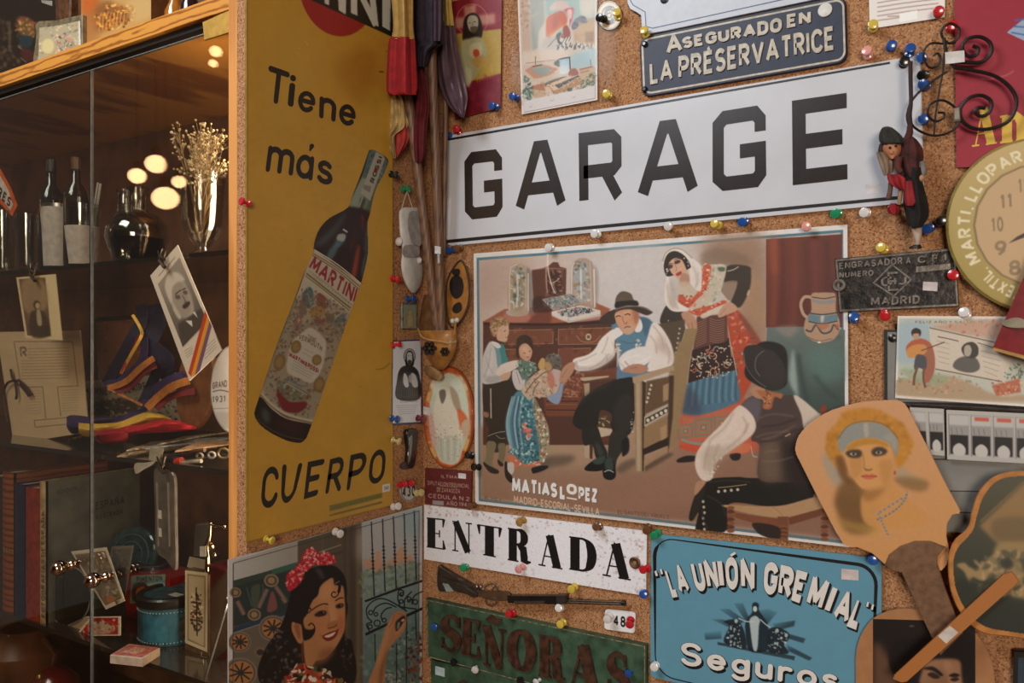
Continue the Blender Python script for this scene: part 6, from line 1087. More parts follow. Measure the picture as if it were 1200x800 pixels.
c.p(N(165, 200, 200, 180, 250, 175, 275, 210, 280, 260, 250, 330, 210, 380, 180, 400, 160, 300), 'a09a74', 1); c.p(N(205, 210, 250, 200, 262, 240, 240, 270, 205, 260), 'c3b48c', 1.2, .8)
c.p(N(220, 235, 240, 232, 248, 255, 232, 272, 218, 255), 'b0482a', .5); c.p(N(215, 275, 260, 262, 290, 280, 275, 310, 235, 315, 218, 300), 'b08a4a', .5)
for k in range(7): c.l(N(235 + k * 11, 300, 238 + k * 12, 390 - k * 4), 1.6, 'b5953f', .7, .5)
c.p(N(180, 320, 210, 330, 205, 400, 185, 400), 'b9b48c', .8, .7); c.p(N(205, 395, 350, 345, 350, 515, 200, 530), '6f1a28', 1, .9, False); c.spots(N(210, 400, 345, 350, 345, 505, 210, 520), ['7f2630', '5a1420', '8a3038'], 30, (1, 5), .5, 1.2)
c.noise(.03, 2); fc = plate('flag_card', 'red and yellow flag card with a haloed long-haired man behind the purple cloth', 'card', q, .003, mat('6a1a24', .4), back=.004); c.build('printed_face', W0, .0073, printmat(.4, .2), fc)
# factory card in its sleeve
q = [(606.5, -4), (699.5, -22), (700, 117), (611.5, 134)]; c = Cv(q, 1.8, 'd8cdc4'); a = Z(605, 0, 11.43); b_ = Z(605, 60, 10.67)
c.p([(608.5, -4), (697, -20), (697.5, 114.5), (613.5, 131)], 'c3b4a8', 0, 1, False)
c.p(a(50, -40, 180, -40, 200, 740, 80, 740), 'b89a84', 1, 1, False); c.spots(a(60, 0, 170, 0, 170, 400, 70, 400), ['a07a60', 'c9a890', '8f6a54'], 60, (.8, 2), .5, .3); c.p(a(180, -30, 370, -40, 380, 300, 300, 420, 290, 640, 210, 700), '94958a', 1.2, .95, False); c.p(a(130, 260, 290, 170, 300, 180, 130, 265), 'c9bca4', .5, .8, False)
c.p(a(380, -40, 1050, -60, 1050, 300, 760, 300, 400, 200), '8fa59c', 1.5, 1, False); c.p(a(860, -30, 1050, -50, 1050, 200, 880, 210), 'c9bcaa', 2, .9); c.p(a(440, 130, 520, 20, 660, 20, 700, 120, 560, 140), 'cfb0a4', 1, .9)
c.p(a(760, 290, 1050, 240, 1050, 600, 780, 560), 'b58f68', 1.2, .95, False); c.p(a(920, 430, 1040, 420, 1040, 560, 930, 560), '8a6844', .8, .8, False); c.l(a(780, 480, 900, 470, 1040, 460), 1, 'a07a50', .6)
c.p(a(740, 340, 790, 260, 850, 215, 920, 225, 950, 300, 900, 310, 850, 290, 820, 370, 760, 400), '5f5a60', .6); c.spots(a(760, 300, 860, 220, 930, 260, 810, 380), ['8a8488', '3a363c'], 26, (.6, 1.8), .7, .2)
c.p(a(400, 400, 410, 250, 480, 190, 600, 150, 660, 190, 680, 280, 650, 340, 520, 430, 460, 500, 410, 490), 'c05a2c', .5); c.p(a(480, 240, 560, 190, 580, 300, 500, 400), '9a3f20', 1.5, .7); c.l(a(430, 490, 520, 430, 640, 340), 1.8, 'd09a48', .9, .4)
c.p(a(640, 130, 770, 105, 750, 260, 720, 330, 700, 380, 690, 200), 'b8585a', .6); c.p(a(680, 150, 740, 130, 740, 240, 700, 250), 'd8a8a0', .5); c.l(a(700, 240, 700, 380), 1.8, 'd8b8ac'); c.p(a(625, 370, 680, 340, 725, 440, 700, 500, 600, 500), '8f3a28', .5)
c.p(a(540, 430, 610, 370, 620, 440, 560, 520), 'a8a898', .6); c.p(a(530, 480, 600, 430, 580, 540, 620, 580, 570, 590), '3c3a34', .5)
for k in range(6): c.l(a(600 + k * 26, 600 - k * 12, 660 + k * 18, 500 - k * 4), 1, ['4a463c', 'cfc4b0'][k % 2], .9)
c.p(a(340, 580, 420, 500, 540, 500, 520, 640, 380, 660), 'b3a698', 1, .8); c.l(a(420, 630, 540, 500), .8, '4a443c', .9)
for k in range(26): x = 540 + k * 19; c.l(a(x, 600 + 30 * math.sin(k * 1.7), x + 34 * math.cos(k * 2.1), 650 + 24 * math.sin(k * 1.1)), 1.3, '4a4a3c' if k < 18 else '6f7060', .85, .2)
c.p(b_(70, 0, 990, 0, 980, 200, 85, 330), 'c9b3a0', 2, 1, False); c.p(b_(680, 40, 990, -40, 990, 190, 680, 230), '9ab3b8', 2, .9, False); c.p(b_(85, 180, 500, 100, 540, 400, 85, 400), 'bfa890', 1, .8, False)
c.p(b_(110, 240, 190, 190, 330, 165, 520, 215, 470, 280, 300, 335, 220, 340), 'b57a5c', .5, 1, False); c.p(b_(170, 235, 320, 180, 470, 230, 320, 320), '8f9488', .4, 1, False)
for k in range(6): c.l(b_(190 + k * 40, 225 - k * 6 + 4, 320 + k * 24, 312 - k * 14), .6, '6a6f66', .8)
c.l(b_(242, 60, 240, 170), 1, '5a4a3c', .8); c.l(b_(200, 190, 320, 170), 1.6, '4a443c', .8); c.l(b_(120, 150, 300, 130, 480, 110), 1, '8f7560', .8)
c.grad(b_(540, 100, 665, 80, 668, 270, 548, 290), '94aebc', 'c9ccc8', (660, 70), (660, 84)); c.l(b_(535, 98, 667, 76, 675, 230), 1.6, '3a3c3c', 1, .1, False); c.p(b_(470, 150, 530, 100, 540, 190, 500, 180), '3f4438', .6, .9)
c.p(b_(670, 235, 740, 215, 780, 290, 660, 310), '94583f', .5); c.p(b_(780, 220, 980, 185, 980, 400, 800, 420), 'b89a78', .8, .9, False); c.l(b_(790, 232, 960, 190), 1.6, '94583f', .9); c.l(b_(800, 270, 910, 240), 1.6, 'a8684c', .8); c.l(b_(928, 100, 932, 180), .9, '6a5a4c', .8)
c.p(b_(360, 400, 580, 320, 620, 340, 400, 440), '4f4438', .6, .9); c.p(b_(380, 420, 600, 330, 700, 290, 560, 400, 440, 500, 370, 510), 'c9a888', .4, 1, False); c.p(b_(480, 425, 780, 300, 790, 315, 530, 465), '3f352c', .3, 1, False); c.p(b_(440, 500, 530, 470, 800, 320, 830, 400, 620, 500, 480, 540), 'a87a50', .5, 1, False)
c.p(b_(190, 430, 350, 400, 365, 500, 200, 480), 'a86a40', .5, 1, False); c.p(b_(170, 490, 370, 510, 360, 560, 230, 580), 'b59474', .6, .9); c.spots(b_(180, 420, 980, 300, 980, 420, 600, 520, 200, 560), ['8f6a4c', 'd3b890', '6a5040', 'a87a54', 'c9a47c'], 150, (.5, 1.5), .7, .15)
c.spots(b_(90, 460, 180, 400, 220, 580, 95, 600), ['3f5a4c', '2c4438', '6f8070'], 50, (1, 2.6), .8, .3); c.spots(b_(90, 300, 160, 330, 150, 380, 95, 390), ['3f5a4c', '5a6f54'], 20, (.8, 2), .8, .3); c.spots(b_(800, 400, 975, 260, 975, 420, 780, 470), ['3f5a44', '4f6a50', '5f6a48'], 46, (.8, 2.2), .8, .3); c.spots(b_(600, 490, 680, 460, 690, 490, 620, 510), ['3f4a34'], 14, (.8, 2), .8, .3)
c.p(b_(90, 625, 980, 435, 985, 590, 95, 765), 'ccc2c0', .4, 1, False); c.l(b_(95, 765, 985, 590), .9, '8a8084', .9); c.l(b_(985, 200, 988, 590), .8, '8a8084', .7); 
for x, y in [(430, 610), (700, 570), (160, 690)]: c.l(b_(x, y, x + 20, y + 12, x + 36, y - 10), .8, '94909c', .7)
c.noise(.02, 1)
fcd = thing('factory_card', W0.P(655, 60), 'tall printed card of a factory and seated figure in a clear sleeve above GARAGE', 'card'); slab('card', W0, q, .002, mat('cfc4bc', .6), fcd, base=.003); c.build('printed_face', W0, .0053, printmat(.45), fcd)
Cv([(597, -12), (722, -30), (725, 118), (600, 140)], .2).build('clear_sleeve', W0, .008, glassmat('f7f7f6', .35, .1, 1.25, 'clear_film'), fcd, warp=lambda V, px, g: V + np.stack([0 * V[:, 0], -.0015 * np.sin(V[:, 0] * 60 + V[:, 2] * 18), 0 * V[:, 0]], 1))
# round badge
c = Cv([(699, -1), (730, -1), (730, 37), (699, 37)], 2.4, 'a58a5c'); x, y = 714, 18
for r, cl in [(14, '6f5838'), (12.6, 'b8a070'), (9.5, '5a4a38'), (8, 'b39c70')]: c.e(x, y, r, r * 1.2, cl)
c.t('C', [(708, 8), (720, 6), (720, 28), (708, 30)], '4a3c30', 1, w=.24); c.e(x, y, 3, 4, '5a4a38'); c.e(x, y, 1.5, 2, 'b8a070')
bd = thing('round_badge', W0.P(x, y), 'small round brass-coloured badge with a C beside the factory card', 'badge'); slab('disc', W0, ell(x, y, 14.6, 17.6, 0, 36), .004, mat('8a7048', .4, .3), bd, base=.003, bev=.001); c.build('printed_face', W0, .0073, printmat(.35, .3), bd, clip=ell(x, y, 14, 17, 0, 40))
# oval picture
ox, oy = 525.5, 489; c = Cv([(494, 429), (557, 429), (557, 549), (494, 549)], 2.2, 'b8582c'); k_ = Z(440, 380, 3.333)
c.e(ox, oy, 30, 60, 'b8582c'); 
for a0, a1 in [(120, 150), (200, 225), (300, 325), (20, 45)]: c.l(ell(ox, oy, 26.5, 56, 0, 8, a0, a1 + .1), 7, 'c9a45c', .9, 1)
for a0 in range(0, 360, 24): P0 = ell(ox, oy, 27, 56, 0, 2, a0, a0 + 1)[0]; c.e(*P0, 2.4, 3, '94401c', 0, .6, .6)
A_ = ell(ox, oy, 28.6, 58.5, 0, 50); c.l(list(A_) + [A_[0]], 1.2, '8a3a1c', .9, .2, False)
c.e(ox + .5, oy, 23.6, 52.5, 'b5bba8', 0, .3); c.p(k_(215, 250, 250, 200, 340, 210, 365, 330, 360, 420, 330, 380), 'c3c9b8', 2, .8); c.spots(k_(205, 300, 225, 350, 260, 520, 210, 430), ['c98070', 'd3a89c', 'b5604c'], 60, (.6, 2.4), .6, .3); c.p(k_(200, 350, 240, 360, 245, 490, 215, 460), 'c59a90', 2, .5)
c.p(k_(250, 255, 285, 250, 300, 290, 330, 370, 340, 440, 320, 540, 250, 530, 240, 440, 225, 350), 'cdc6b4', .8); c.p(k_(245, 445, 330, 445, 325, 535, 255, 530), 'b3b5a4', .8); 
for k in range(6): c.l(k_(255 + k * 14, 448, 260 + k * 12, 530), 1, ['9a9c8c', 'cfcdbc'][k % 2], .8, .2)
c.p(k_(290, 240, 320, 270, 335, 340, 320, 340, 300, 300), '94806a', .8, .8); c.p(k_(250, 260, 270, 255, 275, 280, 262, 310, 252, 290), '4f463c', .5, .8); c.p(k_(320, 330, 350, 350, 370, 400, 350, 440, 330, 400), 'c9582c', .8, .85); c.p(k_(335, 390, 365, 370, 368, 420, 345, 450), 'b5b09c', .6, .8)
c.spots(k_(240, 400, 330, 400, 330, 450, 240, 450), ['e0dccc', 'b39a88', '8f8070'], 40, (.5, 1.8), .8, .2); c.spots([(500, 440), (550, 440), (550, 540), (500, 540)], ['8f8068', 'dcd8c8', '7a6a54'], 50, (.3, 1), .7, .1); c.noise(.03, 1)
ov = thing('oval_picture', W0.P(ox, oy), 'oval picture of a white-robed figure in a worn orange rim', 'picture'); slab('backing', W0, ell(ox, oy, 30, 60, 0, 48), .006, mat('94481f', .45), ov, base=.004, bev=.002); c.build('printed_face', W0, .0103, printmat(.4, .3), ov, clip=ell(ox, oy, 29.4, 59.2, 0, 60))
slab('paper_patch', W0, [(496, 476), (504, 478), (504, 487), (496, 485)], .001, mat('c9c6c0', .6), ov, base=.0105)
# guitarist card
q = [(1052, 370), (1228, 371), (1228, 478), (1049, 466)]; c = Cv(q, 1.6, 'd6cabd'); a = Z(920, 380, 3.636); b_ = Z(960, 180, 3.637)
c.p([(1054, 373), (1225, 374), (1225, 475), (1051.5, 463)], 'b0b3a4', 0, 1, False); c.p(a(480, 0, 620, 0, 600, 140, 480, 160), '94a8b0', 3, .8); c.p(a(480, 240, 700, 220, 900, 300, 1018, 300, 1018, 330, 480, 300), 'a58a6c', 1.5, .9); c.p(a(490, 200, 540, 190, 700, 230, 600, 260), '8f9a7c', 2, .8); c.spots(a(490, 180, 700, 200, 880, 290, 500, 280), ['a5684c', '7a8a6c', 'bfa07c', '8a6a4c'], 60, (.8, 2.6), .7, .4)
c.t('FELIZ AÑO Y SALUDOS', [b_(410, 712)[0], b_(700, 712)[0], b_(700, 724)[0], b_(410, 722)[0]], '6a4a3c', .85, w=.16)
c.p(a(640, 5, 960, -20, 940, 60, 700, 30), 'b8846c', 2, .7); c.spots(a(700, 0, 930, -20, 920, 60, 720, 30), ['c99a80', 'a8604c', '8a9a7c'], 40, (.8, 2.6), .7, .4)
bn = a(612, 8, 985, 90, 930, 250, 632, 195); c.p(bn, 'c3b6a4', .3, 1, False); c.l(a(615, 14, 980, 96), 1.6, '5f564a', .8, .2, False); c.l(a(640, 190, 925, 244), 1.6, '5f564a', .8, .2, False)
for k in range(6): c.l(a(830 + k * 4, 90 + k * 22, 930 - k * 5, 112 + k * 22), .7, '7f7466', .7)
for k in range(5): c.l(a(645 + k * 2, 70 + k * 22, 700, 82 + k * 22), .7, '7f7466', .6)
c.l(a(650, 52, 700, 62, 740, 72), 1.3, '4f463c', .8); c.l(a(820, 78, 880, 96, 920, 112), 1.3, '4f463c', .7)
c.p(a(715, 180, 730, 150, 770, 135, 815, 145, 830, 185, 800, 205, 750, 200), '5a5650', .5); c.p(a(752, 100, 770, 80, 800, 75, 822, 95, 822, 130, 800, 145, 775, 140, 758, 125), '3c3833', .4); c.p(a(765, 95, 785, 88, 795, 110, 785, 135, 765, 130), 'a59a88', .4)
c.p(a(515, 100, 540, 70, 580, 60, 620, 80, 636, 130, 635, 200, 600, 250, 590, 160, 560, 130, 530, 140), 'a8563c', .5); c.p(a(600, 80, 636, 130, 632, 210, 605, 240, 595, 150), '94604a', .6, .9); c.p(a(520, 105, 560, 85, 600, 90, 600, 120, 560, 140, 525, 140), 'bf8448', .4); c.l(a(580, 112, 640, 90, 680, 75), 1.4, '6a4a30'); c.p(a(538, 30, 555, 15, 578, 25, 575, 50, 545, 52), '332c28', .4); c.p(a(545, 42, 570, 40, 568, 62, 550, 62), 'b38a6c', .3)
c.p(a(560, 130, 600, 140, 600, 190, 570, 185, 550, 190), '4a4a50', .5); c.l(a(565, 180, 552, 220, 548, 260), 3, '6f4a3c', 1, .3); c.l(a(592, 185, 590, 230, 598, 270), 2.8, '6f4a3c', 1, .3)
c.p(a(880, 260, 1000, 230, 1005, 290, 900, 305), 'a85a3c', .5, .9, False); c.spots(a(880, 240, 1000, 220, 1005, 290, 900, 305), ['c98068', '94402c', 'c9b08c'], 40, (.8, 2.2), .8, .3); c.spots(a(930, 210, 1000, 160, 1015, 220, 960, 235), ['3f5a44', '5a6f50'], 30, (.8, 2.2), .8, .3); c.noise(.02, 1)
gc = plate('guitarist_card', 'printed card of a man with a guitar beside a large banknote, below the clock', 'card', q, .003, mat('cabfb2', .5), back=.016); c.build('printed_face', W0, .0195, printmat(.4, .2), gc)
# grey board with photo strips
gp = thing('grey_panel', W0.P(1130, 510), 'grey metal-faced board with a black edge behind the paddle fans', 'board')
GY = mat('84827c', .45, .2, .12, 12, .15, 40)
slab('black_edge', W0, [(1036, 386), (1240, 388), (1240, 628), (1037, 620)], .010, mat('1c1a19', .5), gp, base=.001)
for i, (y0, y1) in enumerate([(389, 470), (478, 536), (538, 573), (575, 598), (600, 622)]): slab('panel_strip', W0, [(1040, y0), (1238, y0 + 2), (1238, y1 + 4), (1040, y1)], .002, GY, gp, base=.011)
MB().lathe([(.007, 0), (.007, .002), (.003, .004)], W0.P(1046, 396, .013), W0.n, 14).out('screw', mat('4a4846', .3, .9), gp, True)
rod('chrome_rail', [(1056, 474), (1240, 483)], .016, 3.4, mat('b9bcc0', .12, 1), gp)
def strip_photo(q, frames, label):
    c = Cv(q, 1.8, 'a9a49c'); q_ = [np.array(v, float) for v in q]; f = qmap(q)
    for s0, s1 in frames:
        c.p([f(s0, .92), f(s1, .92), f(s1, .1), f(s0, .1)], '8f8a86', .3, 1, False); c.p([f(s0 + .01, .5), f(s1 - .01, .5), f(s1 - .01, .12), f(s0 + .01, .12)], '1c1a1a', .5, 1, False); c.p([f(s0, .9), f(s1, .9), f(s1, .7), f(s0, .7)], 'b9b5ae', .8, .8, False)
        m = (s0 + s1) / 2; w_ = (s1 - s0) / 2; c.p([f(m - w_ * .6, .25), f(m, .34), f(m + w_ * .6, .25), f(m + w_ * .5, .1), f(m - w_ * .5, .1)], 'b5b0a8', .5); c.l([f(s0, .92), f(s0, .08)], .8, '55504a', .7)
        if s0 > .18 and len(frames) > 2: c.p([f(s0 + .03, .88), f(s1 - .02, .88), f(s1 - .02, .8), f(s0 + .03, .8)], 'b5503c', .5, .9, False)
        for k in range(3): c.l([f(s0 + .02 + k * w_ * .5, .65), f(s0 + .03 + k * w_ * .5, .52)], .8, '5f5a54', .8, .2)
    return c, plate('photo_strip', label, 'photograph', q, .003, mat('1f1d1c', .4), back=.020)
c, ps = strip_photo([(1066, 477), (1106, 479), (1107, 534), (1070, 531)], [(.0, .45), (.55, .97)], 'small photo strip half hidden by the top of the blonde portrait fan'); c.build('printed_face', W0, .0236, printmat(.4, .2), ps)
c, ps = strip_photo([(1109, 480), (1240, 486), (1240, 545), (1110, 538)], [(.02, .2), (.22, .4), (.42, .6), (.62, .8), (.82, .98)], 'long black and white photo strip with red ticks under the guitarist card'); c.build('printed_face', W0, .0236, printmat(.4, .2), ps)
# red hard-cover corner
rc = thing('red_case', W0.P(1215, 390, .05), 'corner of a glossy dark red case with gold edge jutting in at the right', 'case')
slab('cover', W0, [(1212, 296), (1163, 408), (1240, 430), (1240, 300)], .03, mat('7c1c22', .25, coat=.5), rc, base=.026); slab('gold_edge', W0, [(1164, 407), (1240, 427), (1240, 432), (1163, 410)], .005, mat('a8854a', .35, .5), rc, base=.056)
slab('clasp', W0, cr([(1174, 377), (1190, 372), (1203, 376), (1206, 383), (1190, 384), (1178, 382)]), .006, mat('8f8878', .3, .8), rc, base=.0565)
# fans
FT = mat('bf8a58', .5, noise=.05)
out1 = np.array([(932, 523), (936, 510), (950, 494), (975, 480), (1010, 470.5), (1045, 468.5), (1056, 470), (1064, 478), (1085, 520), (1110, 570), (1125.5, 599), (1116, 603), (1110, 613), (1109, 628), (1112, 645), (1104, 668), (1060, 672), (1036, 660), (1022, 648), (1005, 641), (988, 637), (962, 590), (942, 550), (933, 532)], float)
WG = mat('745238', .5, noise=.16, ns=90, bump=.3, bs=60)
f1 = thing('paddle_fan', W0.P(1035, 570, .03), 'paddle fan painted with a blonde woman in a blue-grey headband', 'hand fan')
hd = [(1037, 662), (1042, 650), (1055, 640), (1072, 634), (1090, 634), (1108, 641), (1099, 652), (1098, 660), (1108, 690), (1128, 742), (1102, 768), (1080, 722), (1056, 670), (1046, 668)]
slab('card', W0, out1, .003, FT, f1, base=.032); c = Cv([(928, 462), (1130, 462), (1130, 680), (928, 680)], 1.5, 'c48f60'); a = Z(960, 470, 6.15); a2 = Z(920, 380, 3.636); a3 = Z(920, 580, 3.636)
c.grad(out1, 'bd8a60', 'bc8650', (1000, 480), (1060, 650)); c.p(a2(160, 560, 220, 540, 250, 660, 230, 700, 180, 640), '94897a', 2.5, .8); c.p(a2(490, 600, 540, 640, 600, 680, 480, 660), '8f8a78', 2.5, .6)
c.p(a2(230, 690, 280, 650, 330, 700, 380, 780, 370, 880, 260, 880, 215, 760), '6a4a24', 3, .9); c.p(a3(215, 30, 260, 0, 380, 30, 385, 90, 330, 130, 260, 90), '6a4a24', 3.5, .85); c.p(a3(220, 100, 300, 120, 400, 130, 380, 170, 300, 150, 240, 130), 'a8843c', 3, .6); c.p(a2(460, 660, 520, 650, 610, 670, 590, 710, 520, 700), '7a5a30', 2.5, .8)
c.p(a(60, 380, 50, 250, 110, 180, 170, 90, 260, 55, 380, 50, 480, 90, 600, 160, 640, 220, 680, 310, 640, 380, 620, 440, 560, 480, 540, 400, 450, 180, 200, 200, 160, 380, 200, 500, 150, 500, 90, 430), 'b07420', 1.8, .95); c.spots(a(60, 380, 60, 240, 170, 90, 380, 55, 600, 170, 670, 310, 600, 450, 520, 300, 300, 130, 150, 250, 160, 450), ['94601c', 'bf8430', '8a5a1c', 'a87024'], 90, (1.5, 5), .45, 1.2)
c.p(a(120, 400, 170, 400, 200, 480, 210, 540, 240, 600, 160, 560, 130, 480), '5f3c1c', 2, .8)
c.p(a(190, 380, 240, 300, 360, 270, 480, 300, 520, 380, 525, 480, 510, 560, 450, 610, 380, 640, 320, 630, 270, 590, 220, 500), 'c08a50', .8); c.p(a(380, 640, 500, 570, 560, 600, 640, 700, 760, 800, 740, 900, 360, 900, 300, 700), 'bc8448', 1.5, .95); c.p(a(220, 420, 300, 400, 310, 480, 260, 560, 230, 500), 'a8743c', 2, .6); c.p(a(430, 440, 520, 420, 520, 540, 460, 600, 440, 520), 'a8733a', 2.5, .6); c.p(a(300, 650, 450, 630, 500, 600, 420, 690, 340, 720), '8a5c2c', 2.5, .7)
c.p(a(145, 350, 135, 280, 190, 190, 280, 155, 380, 150, 480, 185, 560, 270, 570, 350, 545, 400, 530, 340, 480, 290, 380, 265, 280, 275, 210, 310, 175, 365), '84827a', .7); c.p(a(320, 170, 350, 165, 355, 255, 330, 255), 'a89a8a', 1, .8); c.p(a(460, 260, 520, 300, 545, 360, 560, 300, 520, 230), '969082', 1, .6); c.l(a(140, 270, 200, 185, 290, 148, 385, 145, 490, 180, 570, 270), 1.2, '5a5238', .7, .5)
c.p(a(190, 340, 260, 285, 360, 265, 470, 290, 500, 330, 400, 310, 300, 320, 230, 350), 'a87424', 1, .9)
c.p(a(190, 370, 230, 350, 290, 350, 310, 375, 290, 405, 220, 405), '33261c', 1, .9); c.p(a(375, 365, 400, 335, 450, 330, 490, 355, 470, 385, 400, 395), '33261c', 1, .9); c.e(*a(245, 380)[0], 4, 2, '94846c', 0, .4); c.e(*a(430, 370)[0], 4, 2, '94846c', 0, .4); c.e(*a(248, 378)[0], 1.6, 1.8, '2a2a24', 0, .3); c.e(*a(428, 368)[0], 1.6, 1.8, '2a2a24', 0, .3)
c.l(a(315, 380, 325, 450, 320, 485), 1.6, '8a6438', .6, .6); c.p(a(325, 480, 350, 490, 385, 485, 370, 500, 335, 500), '6a4828', .6, .8); c.p(a(300, 540, 335, 525, 355, 530, 380, 522, 420, 540, 380, 560, 340, 562), 'b85c3c', .5, .95); c.l(a(300, 542, 360, 540, 418, 540), .8, '7a3024', .8, .2); c.e(*a(545, 515)[0], 1.6, 2.6, 'a84c34', 0, .3)
for k in range(22): t = k / 21; x, y = a2(520 - 40 * t - 90 * t * t, 715 + 120 * t ** .8)[0] if t < 1 else a2(395, 830)[0]; c.e(x, y, 1.5, 1.3, ['8f8478', '6f6a68'][k % 2], 0, .2, .9)
for k in range(14): x, y = a3(395 + k * 3.2, 75 + k * 7)[0]; c.e(x, y, 1.4, 1.2, ['8f8a80', '77736c'][k % 2], 0, .2, .9)
for k in range(12): x, y = a3(505 - k * 9, 10 + k * 5.6)[0]; c.e(x, y, 1.5, 1.4, ['8f8a80', '77736c'][k % 2], 0, .2, .9)
c.noise(.015, 2); c.build('painted_face', W0, .0353, printmat(.5), f1, clip=cr(out1, True, 3)); slab('handle', W0, hd, .006, WG, f1, base=.034, bev=.0015)
# right fan
out2 = cr([(1168, 557), (1200, 552), (1250, 555), (1280, 640), (1270, 740), (1230, 751), (1180, 746), (1150, 741), (1128, 722), (1114, 692), (1111, 655), (1118, 634), (1134, 618), (1139, 598), (1148, 575)], True, 6); in2 = cr([(1170, 562), (1200, 557), (1245, 560), (1272, 640), (1262, 735), (1230, 745), (1182, 740), (1154, 734), (1134, 718), (1120, 690), (1117, 658), (1123, 640), (1139, 622), (1145, 602), (1153, 580)], True, 6)
f2 = thing('paddle_fan', W0.P(1190, 650, .05), 'dark olive paddle fan with orange rim, wooden stick and white label at the right edge', 'hand fan'); slab('rim', W0, out2, .007, mat('b8783a', .45), f2, base=.048, bev=.002)
c = Cv([(1105, 545), (1285, 545), (1285, 755), (1105, 755)], 1.2, '3c3c2c'); a = Z(1100, 540, 5.); c.grad([(1105, 545), (1285, 545), (1285, 755), (1105, 755)], '4a4634', '22261c', (1170, 570), (1160, 740)); c.p(a(240, 380, 500, 130, 700, 100, 700, 500, 350, 490), '8a6a40', 2, .95, False); c.l(a(245, 355, 500, 120), 2.6, '6f5a38', .8, .5, False); c.p(a(320, 350, 500, 330, 600, 440, 350, 470), '5f4f34', 3, .7)
c.p(a(340, 490, 500, 480, 700, 500, 700, 800, 400, 780, 330, 640), '94784c', 2, .9); c.p(a(105, 610, 150, 595, 180, 620, 230, 625, 340, 540, 360, 640, 260, 700, 200, 680, 180, 720, 150, 650), '947a50', 1.2, .95); c.spots(a(180, 620, 480, 520, 480, 780, 240, 760), ['33362a', 'a88a5c', '4a4a38', 'b89a6a', '6a6044'], 70, (2, 7), .6, 1); c.e(*a(400, 600)[0], 8, 7, '2c2c24', 20, 1.5, .8); c.p(a(95, 700, 240, 720, 480, 880, 500, 1040, 200, 980, 90, 820), '23261c', 3, .85)
c.build('painted_face', W0, .0555, printmat(.5), f2, clip=in2)
slab('stick', W0, [(1048, 791), (1046, 796), (1056, 800), (1062, 799), (1190, 685), (1194, 680), (1186, 670), (1176, 673)], .006, woodmat('b8743a', '8f5424', (20, 1, 20), .45, 2, 8, 'stick_wood'), f2, base=.056, bev=.0015); slab('white_label', W0, [(1099, 745), (1113, 733), (1123, 741), (1109, 754)], .0008, mat('c9bfb4', .6), f2, base=.062)
# lower fan
out3 = cr([(1003, 790), (1006, 752), (1024, 724), (1056, 713), (1090, 718), (1130, 730), (1156, 760), (1166, 800), (1160, 850), (1084, 890), (1010, 850)], True, 6); f3 = thing('paddle_fan', W0.P(1085, 790, .02), 'round cream paddle fan with a dark portrait of a black-haired woman, at the bottom edge', 'hand fan')
slab('card', W0, out3, .004, mat('a8744a', .5, noise=.04), f3, base=.012); c = Cv([(1023, 725), (1143, 728), (1143, 860), (1023, 860)], 1.6, '17110f'); a = Z(1000, 700, 6.)
c.p(a(140, 330, 250, 420, 300, 560, 300, 900, 140, 900), '6a4a34', 4, .8); c.p(a(250, 450, 300, 300, 560, 280, 760, 240, 860, 300, 860, 600, 780, 560, 740, 440, 560, 440, 420, 560, 380, 640, 300, 560), '120d0c', 1.5, 1)
c.p(a(420, 900, 470, 560, 530, 450, 620, 430, 740, 440, 760, 540, 780, 900), '8a6448', 1.5); c.p(a(640, 460, 740, 450, 750, 540, 720, 700, 660, 560), 'a87c5c', 2, .8); c.p(a(490, 500, 560, 485, 630, 540, 610, 550, 560, 515), '17100e', .8, .95); c.p(a(520, 540, 560, 525, 610, 560, 570, 570), '1f1614', .7, .9); c.p(a(670, 550, 710, 530, 750, 545, 720, 560), '17100e', .7, .95); c.p(a(680, 575, 720, 560, 745, 575, 710, 590), '1f1614', .6, .9); c.e(*a(410, 200)[0], 3, 1, '7a6a60', 0, .6, .7); c.p(a(400, 640, 470, 600, 460, 700, 400, 900), '120d0c', 1.5, .9)
c.build('portrait_photo', W0, .0165, printmat(.4, .2), f3)
# black object at the right bottom
cl_ = thing('black_frame', W0.P(1196, 790), 'small black framed object at the bottom right corner', 'frame'); slab('frame', W0, [(1188, 762), (1250, 764), (1250, 860), (1186, 860)], .012, mat('1a1716', .4), cl_, base=.002, bev=.002); slab('glass', W0, [(1193, 770), (1250, 772), (1250, 860), (1192, 860)], .001, mat('3a4650', .2), cl_, base=.014)
# miniature shotgun
sg = thing('miniature_shotgun', W0.P(610, 690, .01), 'miniature double-barrel shotgun with dark stock pinned under ENTRADA', 'miniature'); a = Z(500, 650, 5.)
GW = mat('55483f', .3, .6, .2, 60, coat=.3); DK = mat('2a2624', .3, .5, coat=.3); STL = mat('a09a92', .25, .95)
slab('stock', W0, cr(a(60, 72, 90, 78, 160, 120, 230, 160, 300, 205, 300, 240, 285, 252, 230, 235, 150, 215, 62, 208), True, 5), .012, GW, sg, base=.008, bev=.004); slab('stock_ridge', W0, cr(a(85, 130, 130, 145, 200, 175, 285, 235, 270, 250, 200, 210, 120, 165), True, 5), .004, mat('6f6055', .25, .8), sg, base=.020, bev=.001); slab('butt_inlay', W0, a(92, 165, 125, 170, 158, 212, 115, 215), .001, mat('8f9a94', .4), sg, base=.0205)
slab('wrist', W0, cr(a(220, 160, 300, 210, 470, 222, 470, 268, 380, 270, 300, 245, 270, 235), True, 5), .010, mat('5f4834', .35, .3), sg, base=.008, bev=.003); slab('receiver', W0, a(468, 240, 760, 240, 815, 236, 812, 290, 755, 292, 470, 282), .014, DK, sg, base=.008, bev=.003)
